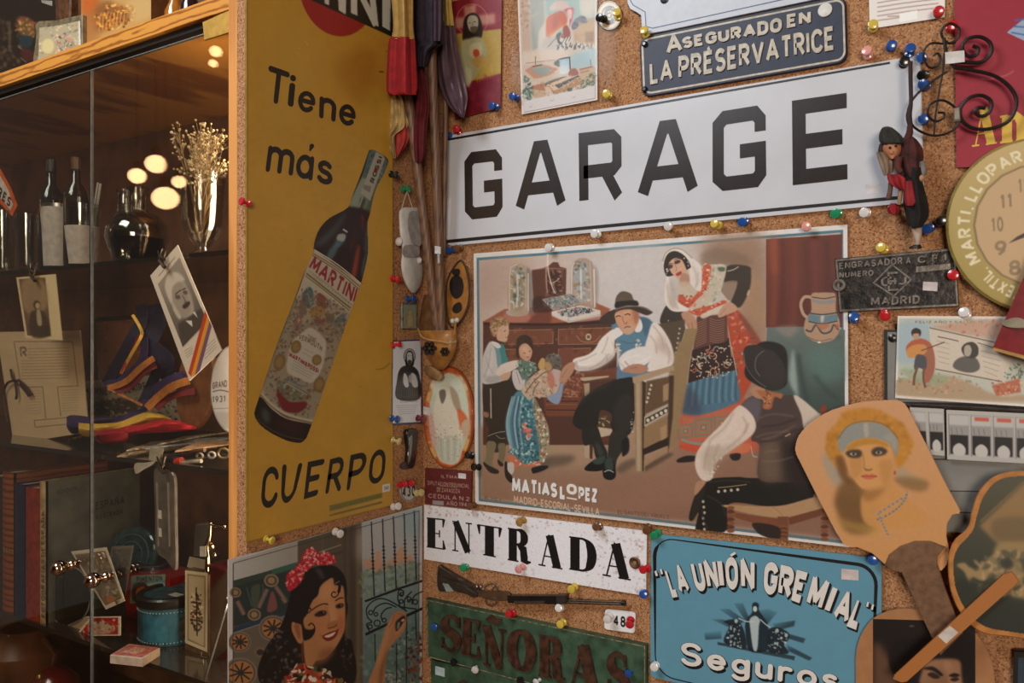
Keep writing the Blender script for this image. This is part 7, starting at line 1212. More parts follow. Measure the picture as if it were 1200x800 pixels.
slab('side_plate', W0, a(510, 270, 690, 270, 690, 288, 515, 290), .002, STL, sg, base=.022); slab('fore_end', W0, a(755, 238, 815, 236, 812, 290, 757, 292), .016, mat('4a423c', .3, .5), sg, base=.0085, bev=.002)
for dy in (0, 2.4): rod('barrel', [(660, 703 + dy), (731, 705.5 + dy)], .014, 1.7, mat('6a5a48', .3, .7), sg)
rod('muzzle', [(729, 706.4), (733, 706.6)], .014, 3.4, DK, sg)
for pts in [a(350, 215, 340, 195, 365, 175, 395, 172, 412, 190, 415, 212), a(345, 250, 350, 285, 375, 300, 405, 290, 410, 260, 385, 250), a(385, 205, 400, 185, 410, 205)]: rod('trigger_guard', pts, .018, .8, STL, sg, 8)
for p_ in a(295, 185, 318, 186): MB().ball(W0.P(*p_, .018), .0045, 10).out('hammer', STL, sg, True)
# iron scroll
IR = mat('241c18', .45, .5, .2, 80); sc = thing('iron_scroll', W0.P(1105, 90, .03), 'wrought-iron scroll ornament with curled loops at the top right', 'ornament'); a = Z(980, 0, 4.)
for pts, r in [(a(520, 190, 505, 260, 500, 330, 482, 430, 465, 540, 458, 632), 1.0), (a(560, 318, 640, 330, 740, 355, 815, 410, 845, 480, 810, 565, 720, 603, 640, 600, 590, 565, 582, 510, 620, 460, 680, 447, 725, 475, 718, 525, 680, 545, 650, 525, 665, 505, 700, 508), 1.9), (a(520, 335, 430, 395, 355, 470, 335, 540, 370, 600, 450, 635, 530, 620, 575, 575, 560, 510, 500, 470, 440, 490, 430, 535, 460, 568, 500, 555, 505, 530, 475, 528), 1.3),
               (a(575, 290, 600, 292, 680, 290, 725, 250, 720, 200, 670, 172, 610, 185, 590, 225, 615, 262, 655, 258, 665, 228, 640, 215), 1.9), (a(500, 205, 440, 205, 408, 250, 430, 312, 470, 312, 488, 275, 475, 250, 455, 262), 1.2), (a(560, 200, 520, 200, 492, 160, 505, 125, 540, 110, 575, 135, 570, 180, 535, 205), 1.3), (a(505, 180, 520, 260, 560, 320), 1.8)]: rod('iron_bar', pts, .028, r, IR, sc, 8)
slab('collar', W0, a(550, 505, 578, 500, 582, 565, 552, 568), .012, mat('8a8274', .5), sc, base=.022, bev=.003); slab('price_label', W0, a(510, 245, 600, 236, 602, 290, 512, 300), .001, mat('cfcac4', .6), sc, base=.032)
# hanging doll
dl = thing('hanging_doll', W0.P(1066, 225, .04), 'small cloth doll in dark knit hat and red sash hanging from a cord', 'doll'); a = Z(1020, 140, 5.); a0 = Z(1020, 60, 6.667)
def poly2rows(pts): return pts
rod('hanging_cord', [(1067, 72), (1067, 90), (1067.5, 120), (1065, 135), (1067, 148)], .045, [2.2, 2.2, 2., 3.2, 2.6], mat('33201c', .8), dl)
bundle('head', [(166, 1040, 1046), (170, 1035, 1056), (176, 1034.5, 1057), (182, 1038, 1054), (186, 1042, 1049)], .048, .018, mat('b0714c', .6, noise=.05), dl, 2, 0.)
bundle('knit_hat', [(148, 1038, 1041, .3), (150, 1034, 1046), (157, 1031, 1054), (164, 1031, 1059), (168, 1033, 1058, .9), (170, 1036, 1050, .5)], .050, .021, mat('33302a', .9, bump=.6, bs=300), dl, 9, .05)
bundle('hair', [(168, 1031, 1040), (178, 1029, 1041), (184, 1032, 1044), (188, 1036, 1048)], .036, .014, mat('3a261c', .8, bump=.5), dl, 7, .1)
for x, y in [(1043, 173), (1050, 171)]: MB().ball(W0.P(x, y, .0665), .0022, 8).out('eye', mat('1a1210', .3), dl, True)
MB().ball(W0.P(1045, 178.5, .067), .0035, 8).out('nose', mat('b87a52', .6), dl, True)
bundle('headscarf', [(178, 1027, 1036), (186, 1029, 1045), (198, 1033, 1047), (206, 1036, 1042)], .045, .014, mat('8f7660', .8), dl, 5, .15)
bundle('sweater', [(160, 1064, 1070), (166, 1058, 1076), (176, 1054, 1081), (190, 1054, 1081), (203, 1060, 1078), (208, 1063, 1076)], .046, .022, mat('4a1f1c', .9, noise=.3, bump=.6, bs=260), dl, 7, .08)
bundle('vest', [(196, 1063, 1080), (206, 1060, 1082), (214, 1062, 1081)], .046, .021, mat('14110f', .9), dl, 5, .08)
rod('raised_arm', [(1062, 178), (1063, 165), (1066, 155), (1066, 147)], .05, [5, 4.5, 3.6, 2.6], mat('4a201c', .9, bump=.5), dl); rod('folded_arm', [(1054, 184), (1052, 195), (1056, 202)], .064, [4, 3.6, 2.6], mat('5a2c24', .9), dl); rod('lowered_arm', [(1079, 190), (1081, 200), (1079, 209)], .052, [4.4, 4, 3], mat('7f7a78', .9), dl)
MB().ball(W0.P(1079, 209, .055), .0065, 10).out('hand', mat('b08260', .7), dl, True)
bundle('skirt', [(210, 1062, 1080), (222, 1060, 1083), (238, 1059, 1087), (252, 1062, 1088), (262, 1064, 1083), (266, 1067, 1080)], .046, .024, mat('161210', .9, noise=.3), dl, 6, .12)
bundle('red_sash', [(212, 1060, 1069), (225, 1059, 1071), (236, 1060, 1073), (241, 1062, 1070)], .066, .008, mat('8f1c20', .8), dl, 4, .1); bundle('red_bow', [(204, 1041, 1052), (208, 1040, 1060), (215, 1043, 1061), (222, 1053, 1060)], .060, .012, mat('94181c', .8), dl, 5, .2); bundle('red_pompom', [(238, 1044, 1050), (243, 1041, 1054), (249, 1043, 1053), (252, 1046, 1050)], .045, .012, mat('8f141c', .9, bump=.8), dl, 6, .1)
rod('stick_leg', [(1044, 214), (1043, 224), (1041, 233)], .058, [2.6, 2.6, 3.2], mat('5a3a2c', .7), dl); rod('lower_arm', [(1057, 216), (1055, 226), (1054, 240)], .058, [2.6, 2.4, 2], mat('94704c', .7), dl)
bundle('stocking', [(264, 1067, 1079), (268, 1068, 1080), (276, 1070, 1080), (284, 1072, 1079), (289, 1070, 1079)], .046, .010, mat('b09a8a', .8), dl, 3, .04); bundle('stocking_band', [(263, 1066, 1080), (267, 1066.5, 1080.5)], .046, .0125, mat('7a5f3c', .8), dl, 8, .05)
bundle('shoe', [(286.5, 1072, 1079), (289, 1066, 1080), (291.5, 1065, 1080)], .050, .012, mat('1c1614', .5), dl, 2, 0.)
# flags on poles
PW = woodmat('76553c', '5c4130', (9, 9, .6), .5, 2, 6, 'pole_wood')
fl = thing('flag', W0.P(480, 120, .14), 'yellow and red flag rolled on the left leaning pole', 'flag')
def pole(x0, y0, x1, y1, h0, h1, r, parent): rod('pole', [(x0, y0), (x1, y1)], [h0, h1], r, PW, parent, 16)
pole(462, -20, 514.5, 400, .16, .035, 5.6, fl)
bundle('yellow_cloth', [(-30, 457, 484), (0, 459, 484), (30, 461, 484), (44, 459, 485), (46, 461, 484)], .155, .035, mat('b08c48', .85, noise=.1), fl, 5, .25, twist=.03)
bundle('red_cloth', [(43, 458, 485), (50, 455, 486), (75, 453, 487), (100, 452, 488), (108, 453, 487), (111, 456, 487, .9)], .152, .040, mat('9a0f18', .8, noise=.15), fl, 5, .28, ph=1, twist=.02)
bundle('frayed_yellow_corner', [(106, 459, 470), (120, 458, 476), (140, 457, 478), (150, 453, 476), (160, 452, 463), (176, 457, 464), (186, 461, 464)], .12, .014, mat('b59a62', .85, noise=.2), fl, 7, .3, twist=.1)
bundle('faded_red_corner', [(136, 464, 478), (150, 462, 479), (165, 463, 478), (176, 463, 472), (184, 464, 467)], .115, .012, mat('a5332c', .85), fl, 5, .2, ph=2)
bundle('hanging_red_fold', [(70, 484, 494), (95, 483, 500), (120, 484, 503), (150, 480, 500), (180, 482, 498), (190, 486, 494)], .10, .018, mat('5f0e14', .85, noise=.2), fl, 6, .25, ph=1.5, twist=.06)
f2_ = thing('flag', W0.P(505, 100, .09), 'dark purple flag rolled on the straight middle pole', 'flag')
pole(505, 30, 518, 402, .10, .035, 5.6, f2_)
bundle('purple_cloth', [(-30, 484, 519), (0, 485, 518), (40, 485, 518), (52, 487, 517), (60, 486, 506), (78, 488, 500)], .105, .040, mat('2a1c28', .8, noise=.25, dark='15101a'), f2_, 6, .2, twist=.02)
bundle('lower_sleeve', [(0, 502, 517), (30, 502, 517), (48, 503, 516)], .135, .014, mat('33202c', .8), f2_, 5, .15)
f3_ = thing('flag', W0.P(530, 80, .05), 'faded yellow and purple silk flag hanging behind the middle pole', 'flag')
rod('pole', [(524, -20), (520, 300)], [.06, .03], 3., PW, f3_, 12)
bundle('yellow_band', [(-30, 516, 530), (0, 517, 529), (20, 517, 531), (30, 518, 532)], .062, .020, mat('b0954a', .85), f3_, 5, .2)
bundle('purple_silk', [(24, 517, 528), (34, 516, 533), (55, 514, 536), (75, 513, 540), (95, 515, 544), (112, 520, 547), (126, 528, 546), (138, 541, 544)], .060, .020, mat('5f4850', .42, noise=.18, ns=25), f3_, 6, .3, twist=.08)
slab('white_tag', W0, [(509.5, 288), (516, 289), (516, 297.5), (509.5, 297)], .002, mat('cfd0d2', .5), f2_, base=.085); slab('tag_strip', W0, [(512.5, 297), (515, 297), (515, 308), (513, 309)], .002, mat('a9abad', .5), f2_, base=.085)
# white slipper on the left wall
sl_ = thing('slipper', L0.P(482, 290, .02), 'white ceramic ballet slipper hanging from a string beside the yellow sign', 'slipper'); SW = mat('c8c3be', .5, noise=.08, ns=40)
bundle('shoe_body', [(243, 472, 490, .5), (248, 468, 494, .8), (262, 468, 495), (276, 469, 494), (289, 471, 492, .9), (299, 471, 492, .9), (310, 470, 495, 1.), (324, 472, 495), (336, 477, 492, .8), (343, 482, 487, .4)], .016, .016, SW, sl_, 3, .03, fr=L0)
slab('opening', L0, cr([(480, 249), (490, 248), (494, 262), (494, 285), (488, 288), (481, 280), (478, 262)], True, 5), .002, mat('a09a97', .7), sl_, base=.0315); slab('insole', L0, cr([(474, 288), (490, 288), (490, 300), (474, 300)], True, 4), .002, mat('9a9592', .7), sl_, base=.0315)
MB().ball(L0.P(467.5, 283, .02), .010, 12, sc=(1, .6, 1)).out('heel_knob', SW, sl_, True); MB().ball(L0.P(491, 305, .03), .008, 12, sc=(1, .6, 1)).out('rosette', SW, sl_, True)
for pts in ([(477, 224), (470, 248), (468, 268)], [(477, 224), (481, 236), (484, 246)]): rod('string', pts, .02, .6, mat('b5b0a6', .8), sl_, 6, fr=L0)
# painted leather pouch
po_ = thing('leather_pouch', W0.P(520, 370, .03), 'painted tan leather pouch with dark flowers that holds the flag poles', 'pouch'); TN = mat('a06a2c', .5, noise=.2, ns=40, coat=.15); TD = mat('6a4826', .55, noise=.2); BKF = mat('1f1712', .5)
leaf = cr([(540.5, 305), (548, 322), (550, 345), (547, 362), (540, 376), (532, 383), (526, 378), (523, 355), (524, 330), (531, 315)], True, 6); slab('back_leaf', W0, leaf, .006, TN, po_, base=.012, bev=.002); A_ = np.array(leaf); rod('leaf_cord', A_[::3], .019, 1.2, mat('33241a', .6), po_, 8, 2, closed=True)
bundle('inner_wall', [(345, 497, 503), (360, 494, 510), (380, 491, 520), (392, 491, 532)], .02, .008, TD, po_, 3, .1)
bundle('bowl', [(387, 490, 534, .8), (394, 491, 535, 1.), (408, 495, 534, 1.05), (420, 501, 530, .85), (429, 508, 524, .6), (433, 513, 519, .3)], .035, .034, TN, po_, 3, .03)
rod('rim_cord', [(490, 385), (494, 394), (503, 398), (517, 400), (527, 402), (534.5, 400)], [.045, .066, .072, .074, .068, .05], 1.3, mat('b08a5a', .6), po_, 8); rod('strap', [(534, 402), (533, 390), (534, 377)], .05, 1.6, TN, po_, 8)
for pts, h in [([(527, 330), (533, 322), (540, 325), (543, 334), (541, 345), (534, 350), (528, 343)], .019), ([(532, 357), (539, 354), (541, 362), (535, 367), (530, 364)], .019), ([(530, 316), (538, 315), (538, 322), (531, 322)], .019)]: slab('painted_flower', W0, cr(pts, True, 4), .0006, BKF, po_, base=h)
for cx_, cy_, rr in [(503, 408, 9), (521, 412, 6)]:
    for k in range(6): an = k * PI / 3; slab('painted_flower', W0, ell(cx_ + rr * .55 * math.cos(an), cy_ + rr * .55 * math.sin(an), rr * .42, rr * .36, math.degrees(an), 10), .0008, BKF, po_, base=.0705)
for x in (530.5, 535.5): MB().ball(W0.P(x, 376 + (x > 532) * -1, .03), .0062, 10).out('white_bow', mat('c3bdb2', .6), po_, True)
bundle('toe_knob', [(428, 498, 503), (430, 497, 510), (436, 498, 518), (442, 503, 520), (446, 510, 517)], .028, .014, mat('8a683c', .5, noise=.15), po_, 2, .02)
GAIN[0] = 1.45
# ---------------------------------------------------------------- the glazed cabinet on the left
FY = YE; CBF = RW(-FY)                               # front plane of the cabinet
def cz(x, y): return CBF.P(x, y)[2]
S1, S2, S3, S4 = cz(268, 290), cz(268, 554), cz(0, 722), .50
ZT0, ZT1 = cz(268, 11), cz(268, -9); XL = -1.75; YB = -.07
cab = thing('display_cabinet', (-.8, FY + .25, 0), 'tall glazed pine display cabinet full of old things at the left', 'cabinet')
PINE.name = 'pine'
MB().box((XB, FY, 0), (XA - .0005, -.001, ZT1)).out('side_post', PINE, cab)
MB().box((XL, FY, ZT0), (XB, YB, ZT1)).out('top_board', woodmat('d8923c', '9a5a1e', (1.2, .3, 6), .35, 6, 7, 'pine_knots', .3), cab)
MB().box((XL, YB, 0), (XA, YB + .03, ZT1 + .6)).out('back_panel', mat('6f4a32', .6, noise=.2, ns=12), cab); MB().box((XL - .03, FY, 0), (XL, YB, ZT1)).out('side_panel', mat('6a4528', .6), cab)
MB().box((XL, FY + .012, ZT0 - .012), (XB, FY + .03, ZT0)).out('door_track', mat('14100e', .5), cab)
SG = mat('2c241e', .12, noise=.1, coat=.4)
for nm, z, m in (('shelf', S1, glassmat('b8b4a8', 1, .02, 1.6, 'shelf_glass')), ('shelf', S2, SG), ('shelf', S3, SG), ('shelf', S4, mat('3a2a1e', .4))): MB().box((XL, FY + .02, z - .010), (XB - .001, YB, z)).out(nm, m, cab)
MB().box((XL, FY, .0), (XB, YB, .12)).out('plinth', PINE, cab)
XG = CBF.P(103.5, 400)[0]; ZG = ZT0 - .028; GLS = glassmat('f2efe9', 1, 0, 1.5, 'door_glass')
dl_ = MB().box((XL, FY + .006, .13), (XG - .004, FY + .011, ZG)).out('door', GLS, cab); dr_ = MB().box((XG, FY + .006, .13), (XB - .003, FY + .011, ZG)).out('door', GLS, cab)
EDG = mat('a9aca6', .12, .6); DKE = mat('121110', .3)
MB().box((XL, FY + .0055, ZG), (XG - .004, FY + .0115, ZG + .0016)).out('polished_edge', EDG, dl_); MB().box((XG - .0045, FY + .0055, .13), (XG - .003, FY + .0115, ZG)).out('polished_edge', DKE, dl_)
MB().box((XG, FY + .0055, ZG), (XB - .003, FY + .0115, ZG + .0016)).out('polished_edge', EDG, dr_); MB().box((XG - .001, FY + .0055, .13), (XG + .0006, FY + .0115, ZG)).out('polished_edge', EDG, dr_)
slab('hinge_plate', RW(-FY - .006), [(237, 26), (268, 12), (268, 38), (239, 47)], .004, mat('d0a24a', .45, .5, .1), dr_, base=.0, bev=.001)
CHR = mat('c8a890', .08, 1., .02)
for (x, y), d in (((91, 660), dl_), ((131, 674), dr_)):
    b = CBF.P(x, y, -.006); n = np.array((0, -1, 0.)); MB().lathe([(.009, 0), (.009, .002), (.005, .004), (.005, .007), (.010, .010), (.012, .015), (.010, .020), (.005, .023), (.006, .027), (.012, .030), (.0155, .036), (.0162, .043), (.0145, .050), (.009, .056), (.001, .058)], b, n, 24).out('knob', CHR, d, True)
# ---- helpers for things standing inside
def base(x, y, z, r=.03):
    p = PZ(x, y, z)
    if p[1] < FY + .025 + r: p = PT(x, y, FY + .025 + r); p[2] = z
    return p
def turned(name, x, yb, z, prof, m, parent, seg=28):
    """lathe body standing at px (x, yb) on level z; profile given as (px radius, px height)"""
    b = base(x, yb, z, max(q[0] for q in prof) * .0016); k = ((b - C_) @ F_) / FPX; return MB().lathe([(r * k, h * k) for r, h in prof], b, (0, 0, 1), seg).out(name, m, parent, True)
def up(x, y, Y): return PT(x, y, Y)
CG = glassmat('e3e6e2', 1, .05, 2.1, 'tumbler_glass')
# shelf 1
def tumbler(x, yb, r0, r1, h, label, band=None, m=None, thick=2.):
    b = base(x, yb, S1, r1 * .0016); t = thing('tumbler', b, label, 'glass'); turned('glass_body', x, yb, S1, [(r0 * .9, 0), (r0, 3), (r1, h), (r1 - thick, h), (r0 - thick, 6), (1, 5)], m or CG, t)
    if band: turned('frosted_band', x, yb, S1, [(r0 * 1.02, band[0]), (r0 + (r1 - r0) * .7 + .6, band[1]), (r0 + (r1 - r0) * .7 - .5, band[1])], mat('b0a79c', .6), t)
    return t
FR = mat('8f877c', .3, noise=.1); 
for x, yb, lb, cl in [(60, 300, 'left dark glass bottle with slim neck behind the tumblers', '1c1a16'), (89, 298, 'right dark bottle with brown seal behind the tumblers', '241a12')]:
    b = base(x, yb, S1); t = thing('bottle', b, lb, 'bottle'); turned('bottle_body', x, yb, S1, [(13, 0), (13.5, 4), (13.5, 78), (12, 88), (5, 98), (4.5, 124), (1, 124)], mat(cl, .12, coat=.6, noise=.2), t); turned('cap', x, yb, S1, [(5.4, 112), (5.4, 126), (1, 127)], mat('5a3a20' if x > 70 else '2a2c24', .35), t)
tumbler(70, 311, 17, 20, 74, 'big straight clear tumbler with a frosted body in front of the dark bottles', (2, 70), m=glassmat('cfc8bc', 1, .3, 2.6, 'frosted_glass'))
tumbler(97, 307, 16.5, 20, 72, 'clear tumbler with a white flowered band and glass straws', (2, 46))
tumbler(33, 314, 12, 14, 66, 'plain clear tumbler left of the frosted one')
tumbler(5, 317, 12, 14, 72, 'clear tumbler at the left edge of the cabinet shelf')
ss = thing('glass_straws', base(106, 300, S1), 'two thin glass straws leaning in the flowered tumbler', 'straw')
for a_, c_ in (((104, 285), (115, 214)), ((107, 285), (118, 215))): MB().tube([up(*a_, FY + .12), up(*c_, FY + .12)], .0028, 8).out('straw', mat('b5b2a8', .2, coat=.5), ss, True)
for k in range(4): slab('printed_leaf', RW(-(FY + .085)), cr([(78 + k * 1.5, 268 + k * 9), (82 + k, 270 + k * 9), (80 + k, 276 + k * 9)], True, 3), .0006, mat('6a5a40', .6), ss) if k < 3 else None
dc = thing('decanter', base(161, 304, S1), 'round clear glass decanter with wide neck among the lamp reflections', 'decanter')
turned('globe_body', 161, 303, S1, [(20, 0), (22, 2), (31, 16), (35, 30), (33, 44), (24, 55), (12, 60), (11, 62), (12, 86), (13, 88), (11.5, 88), (10, 62), (24, 52), (31, 42), (33, 30), (29, 16), (19, 4), (1, 3)], glassmat('d8d4c8', 1, .04, 2.2, 'decanter_glass'), dc, 36)
turned('water', 161, 303, S1, [(1, 3), (19, 4), (29, 16), (32, 28), (1, 28)], glassmat('b8a890', 1, .02, 1.33, 'stale_water'), dc)
d2 = thing('carafe', base(146, 296, S1), 'narrow clear carafe standing behind the decanter', 'decanter'); turned('carafe_body', 146, 296, S1, [(13, 0), (15, 10), (15, 35), (9, 50), (8, 80), (9.5, 84), (8, 84), (7, 50), (13, 35), (12, 6), (1, 5)], CG, d2)
vs = thing('vase', base(238, 292, S1), 'tall clear glass vase on a foot with dried flowers', 'vase')
turned('vase_body', 238, 291, S1, [(15, 0), (16, 2), (8, 6), (7, 10), (16, 20), (23, 36), (25, 60), (26, 96), (24.5, 96), (23, 60), (20, 36), (12, 22), (1, 16)], glassmat('e6e2d8', 1, .04, 2.1, 'vase_glass'), vs, 32)
rv = np.random.default_rng(3); df = thing('dried_flowers', base(236, 285, S1), 'bunch of dried straw-coloured sprigs in the tall vase', 'flowers'); mbS = MB(); mbB = MB()
for k in range(60):
    x0, y0 = 236 + rv.uniform(-4, 4), 262 + rv.uniform(-8, 12); x1, y1 = 234 + rv.uniform(-28, 27), 186 + rv.uniform(-34, 24); Y0 = base(238, 291, S1)[1]; dY = rv.uniform(-.05, .05)
    P0 = up(x0, y0, Y0); P1 = up((x0 + x1) / 2 + rv.uniform(-5, 5), (y0 + y1) / 2, Y0 + dY * .5); P2 = up(x1, y1, Y0 + dY); mbS.tube([P0, P1, P2], [.0009, .0008, .0005], 4)
    for j in range(7):
        q_ = P2 + rv.normal(0, .011, 3) * (1, .7, 1); mbS.tube([P1 * .25 + P2 * .75, q_], .0004, 3); mbB.ball(q_, rv.uniform(.0018, .0034), 6)
o = mbS.out('stems', mat('94784f', .8), df); o['kind'] = 'stuff'; o = mbB.out('seed_heads', mat('c0a878', .8, noise=.3), df); o['kind'] = 'stuff'
# pennant inside the door
pn = thing('pennant', up(8, 225, FY + .05), 'white pennant with orange border lettered HENARES at the left edge', 'pennant'); PF = RW(-(FY + .05))
slab('orange_border', PF, [(-30, 170), (0, 198), (12, 220), (20, 241), (14, 253), (0, 238), (-30, 215)], .002, mat('c9581c', .5), pn); slab('white_field', PF, [(-30, 178), (0, 206), (9, 222), (15, 240), (12, 246), (0, 231), (-30, 207)], .0006, mat('c9c0b4', .5), pn, base=.002)
lettermesh('lettering', PF, letters('HENARES', qmap([(-24, 194), (14, 233), (11, 243), (-26, 208)]), w=.24), .0027, 1e-4, mat('1c1a1a', .5), pn)
# hanging photographs with clips
def clip(x, y, Y, label):
    t = thing('binder_clip', up(x, y, Y), label, 'clip'); m = mat('5a4a38', .3, .8); A_ = [up(x - 5, y - 10, Y), up(x - 3, y - 2, Y - .008), up(x, y + 8, Y - .012), up(x + 3, y - 2, Y - .008), up(x + 5, y - 10, Y)]
    MB().tube(A_, .0016, 8).out('wire_loop', m, t, True); MB().tube([up(x - 3, y + 1, Y - .014), up(x + 3, y + 9, Y - .014)], .004, 8).out('jaw', m, t, True); MB().tube([up(x + 1, y - 12, Y), up(x - 2, y - 4, Y - .006), up(x + 3, y, Y - .012)], .0022, 8).out('spring', m, t, True); return t
Yh = FY + .0155
fr_ = RW(-(Yh)); q = [(19, 325), (65, 321), (73, 398.5), (30, 396)]; c = Cv(q, 2, 'b5a27c'); a = Z(0, 180, 4.); c.p([(22, 327), (53, 325), (60, 394), (32, 393)], '5a4430', .4, 1, False); b_ = Z(0, 360, 4.)
c.p([(26, 330), (50, 328), (55, 360), (30, 365)], '8a7050', 1.5, .8); c.p([(34, 340), (46, 338), (52, 392), (36, 392)], '7a6448', 1, .9); c.e(43, 357, 4, 5, '3c2c20', 0, .6); c.e(44, 358, 2.6, 3.4, 'a58a64', 0, .4); c.p([(36, 366), (52, 366), (58, 393), (36, 392)], '33261c', 1, .9); c.p([(43, 364), (47, 364), (49, 380), (44, 380)], 'a89878', .5, .8); c.noise(.04, 1)
op = thing('old_photograph', fr_.P(45, 360), 'sepia photograph of a standing figure clipped to the upper shelf', 'photograph'); slab('card', fr_, q, .0015, mat('b0a080', .6), op); c.build('printed_face', fr_, .0018, printmat(.5), op)
clip(38, 320, Yh - .002, 'small brass clip holding the sepia photograph')
q = [(208, 287), (260, 410), (222, 446), (176, 323)]; c = Cv(q, 2.2, 'c3b7aa'); a = Z(170, 280, 4.71)
c.grad(a(70, 250, 190, 100, 340, 450, 208, 595), '8a7f74', '574e48', (215, 310), (235, 380)); c.p(a(110, 240, 140, 190, 190, 195, 230, 260, 260, 330, 270, 400, 240, 430, 200, 430, 160, 380, 120, 300), 'a0958a', 1.2); c.p(a(110, 260, 130, 195, 180, 185, 220, 225, 180, 240, 150, 280, 150, 360, 125, 320), 'bdb2a6', 1, .9); c.p(a(150, 270, 200, 240, 240, 330, 250, 400, 210, 430, 165, 370), '8f8478', 1, .8)
c.l(a(165, 305, 200, 280), 1.2, '33291f'); c.l(a(205, 280, 225, 270), 1.2, '33291f'); c.e(*a(180, 320)[0], 3.4, 2.6, '4a4038', 20, .5, .8); c.e(*a(222, 295)[0], 3, 2.4, '4a4038', 20, .5, .8); c.l(a(205, 310, 225, 345, 215, 350), 1.2, '5a4e44', .9); c.p(a(205, 370, 235, 345, 250, 350, 240, 370, 220, 385), '3a3029', .6); c.p(a(150, 350, 165, 370, 200, 430, 185, 440, 155, 390), 'b3a89c', .8)
c.p(a(180, 470, 230, 440, 310, 380, 345, 455, 208, 595), '453c37', .8, .95, False); c.p(a(222, 450, 262, 485, 258, 450), 'd0c6ba', .3, 1, False); c.p(a(262, 405, 292, 437, 275, 400), 'd0c6ba', .3, 1, False)
for k in range(2): c.l(a(75 + k * 50, 205 - k * 55, 115 + k * 50, 155 - k * 55), 1, '6a6058', .8)
for k in range(4): c.l(a(215 + k * 5, 640 - 20 + k * 12, 262 + k * 1, 590 + k * 12), .7, '7f766c', .8); c.l(a(310 + k * 6, 620 + k * 14, 385 + k * 3, 550 + k * 15), .7, '7f766c', .8)
for x0, cl in ((0, 'b03a20'), (16, 'c98a20'), (32, '6a4a68')): c.p(a(335 + x0 * .75, 380 + x0 * 1.9, 347 + x0 * .75, 410 + x0 * 1.9, 256 + x0 * 1.1, 760 + x0 * .2, 238 + x0 * 1.1, 740 + x0 * .5), cl, .3, 1, False)
c.noise(.02, 1); pc = thing('portrait_card', fr_.P(218, 365), 'tilted white portrait card with a red, yellow and purple stripe across its corner', 'card'); slab('card', fr_, q, .002, mat('b9aea2', .6), pc, base=.001); c.build('printed_face', fr_, .0033, printmat(.45), pc)
clip(190, 304, Yh - .004, 'small brass clip chain holding the tilted portrait card')
# shelf 2
Y2 = FY + .12; f_ = RW(-Y2); q = [(0, 390), (92, 387), (106, 502), (17, 521)]; q = [(-4, 389), (94, 387), (104, 506), (16, 520)]
c = Cv(q, 1.5, 'a38c6c'); a = Z(0, 360, 4.); c.noise(.03, 8); INKB = '5f4e3c'
for v in [(65, 160, 340, 160), (65, 160, 100, 370), (340, 160, 365, 370), (100, 375, 200, 372), (200, 372, 215, 520), (270, 372, 285, 510), (270, 372, 370, 368), (160, 530, 330, 515), (160, 530, 165, 562), (165, 562, 330, 545)]: c.l(a(*v), 1, INKB, .8)
c.t('R', a(92, 185, 125, 182, 128, 232, 96, 235), INKB, .9, w=.2)
for k in range(11): c.l(a(130 - (k > 3) * 30, 195 + k * 14, 325, 190 + k * 14), 1., INKB, .45)
for k in range(9): c.l(a(112 + k, 395 + k * 13, 195, 390 + k * 13), .8, INKB, .3); c.l(a(290, 390 + k * 12, 365, 385 + k * 12), .8, INKB, .3)
dcm = thing('document', f_.P(50, 455), 'large yellowed ruled document with printed boxes leaning at the left of the middle shelf', 'document'); slab('sheet', f_, q, .002, mat('94805f', .7), dcm); c.build('printed_face', f_, .0025, printmat(.6), dcm)
sc_ = thing('seal_cord', f_.P(25, 455, .01), 'dark red cord knotted over the yellowed document', 'cord')
for pts in [a(50, 290, 60, 335, 80, 345), a(80, 345, 40, 350, 18, 390, 20, 450, 35, 540), a(70, 345, 78, 400, 75, 430), a(85, 340, 120, 370, 148, 410), a(92, 360, 125, 400, 135, 415)]: MB().tube([f_.P(x, y, .012) for x, y in cr(pts, False, 4)], .0032, 8).out('cord', mat('3a1c18', .6, noise=.3), sc_, True)
# picture sheets at the back
f_ = RW(-(FY + .30)); q = [(108, 372), (180, 368), (182, 446), (110, 452)]; c = Cv(q, 1., '5a3626'); c.p([(114, 378), (174, 374), (176, 440), (116, 446)], '6f4630', 2, .8, False); c.spots(q, ['7a5038', '42261a', '8a6044'], 60, (1, 4), .6, .6)
bp = thing('brown_picture', f_.P(145, 410), 'dim brown framed picture at the back of the middle shelf', 'picture'); slab('frame', f_, q, .008, mat('2f1d14', .5), bp, bev=.002); c.build('picture_face', f_, .0085, printmat(.5), bp, clip=[(112, 376), (176, 372), (178, 442), (114, 448)])
f_ = RW(-(FY + .24)); q = [(84, 448), (214, 436), (216, 500), (84, 512)]; c = Cv(q, 1.4, '8f8470'); a = Z(0, 360, 4.)
c.t('HYMNE POPULAIRE', lambda s, t: qmap(a(400, 370, 680, 350, 690, 385, 400, 410))(s, t) + np.array((0, 3 * math.sin(PI * s))), '33291f', .9, w=.2); c.p(a(430, 450, 520, 430, 650, 440, 700, 480, 560, 500, 430, 500), '3a332c', 1.2, .9); c.spots(a(430, 430, 850, 440, 850, 530, 430, 510), ['4a4238', '6f6656', '2c2620', 'a3997f'], 130, (.8, 3), .8, .3)
pg = thing('song_sheet', f_.P(150, 470), 'old printed song sheet with a dark engraving behind the folded flag', 'paper'); slab('sheet', f_, q, .0015, mat('7f745f', .7), pg); c.build('printed_face', f_, .0018, printmat(.6), pg)
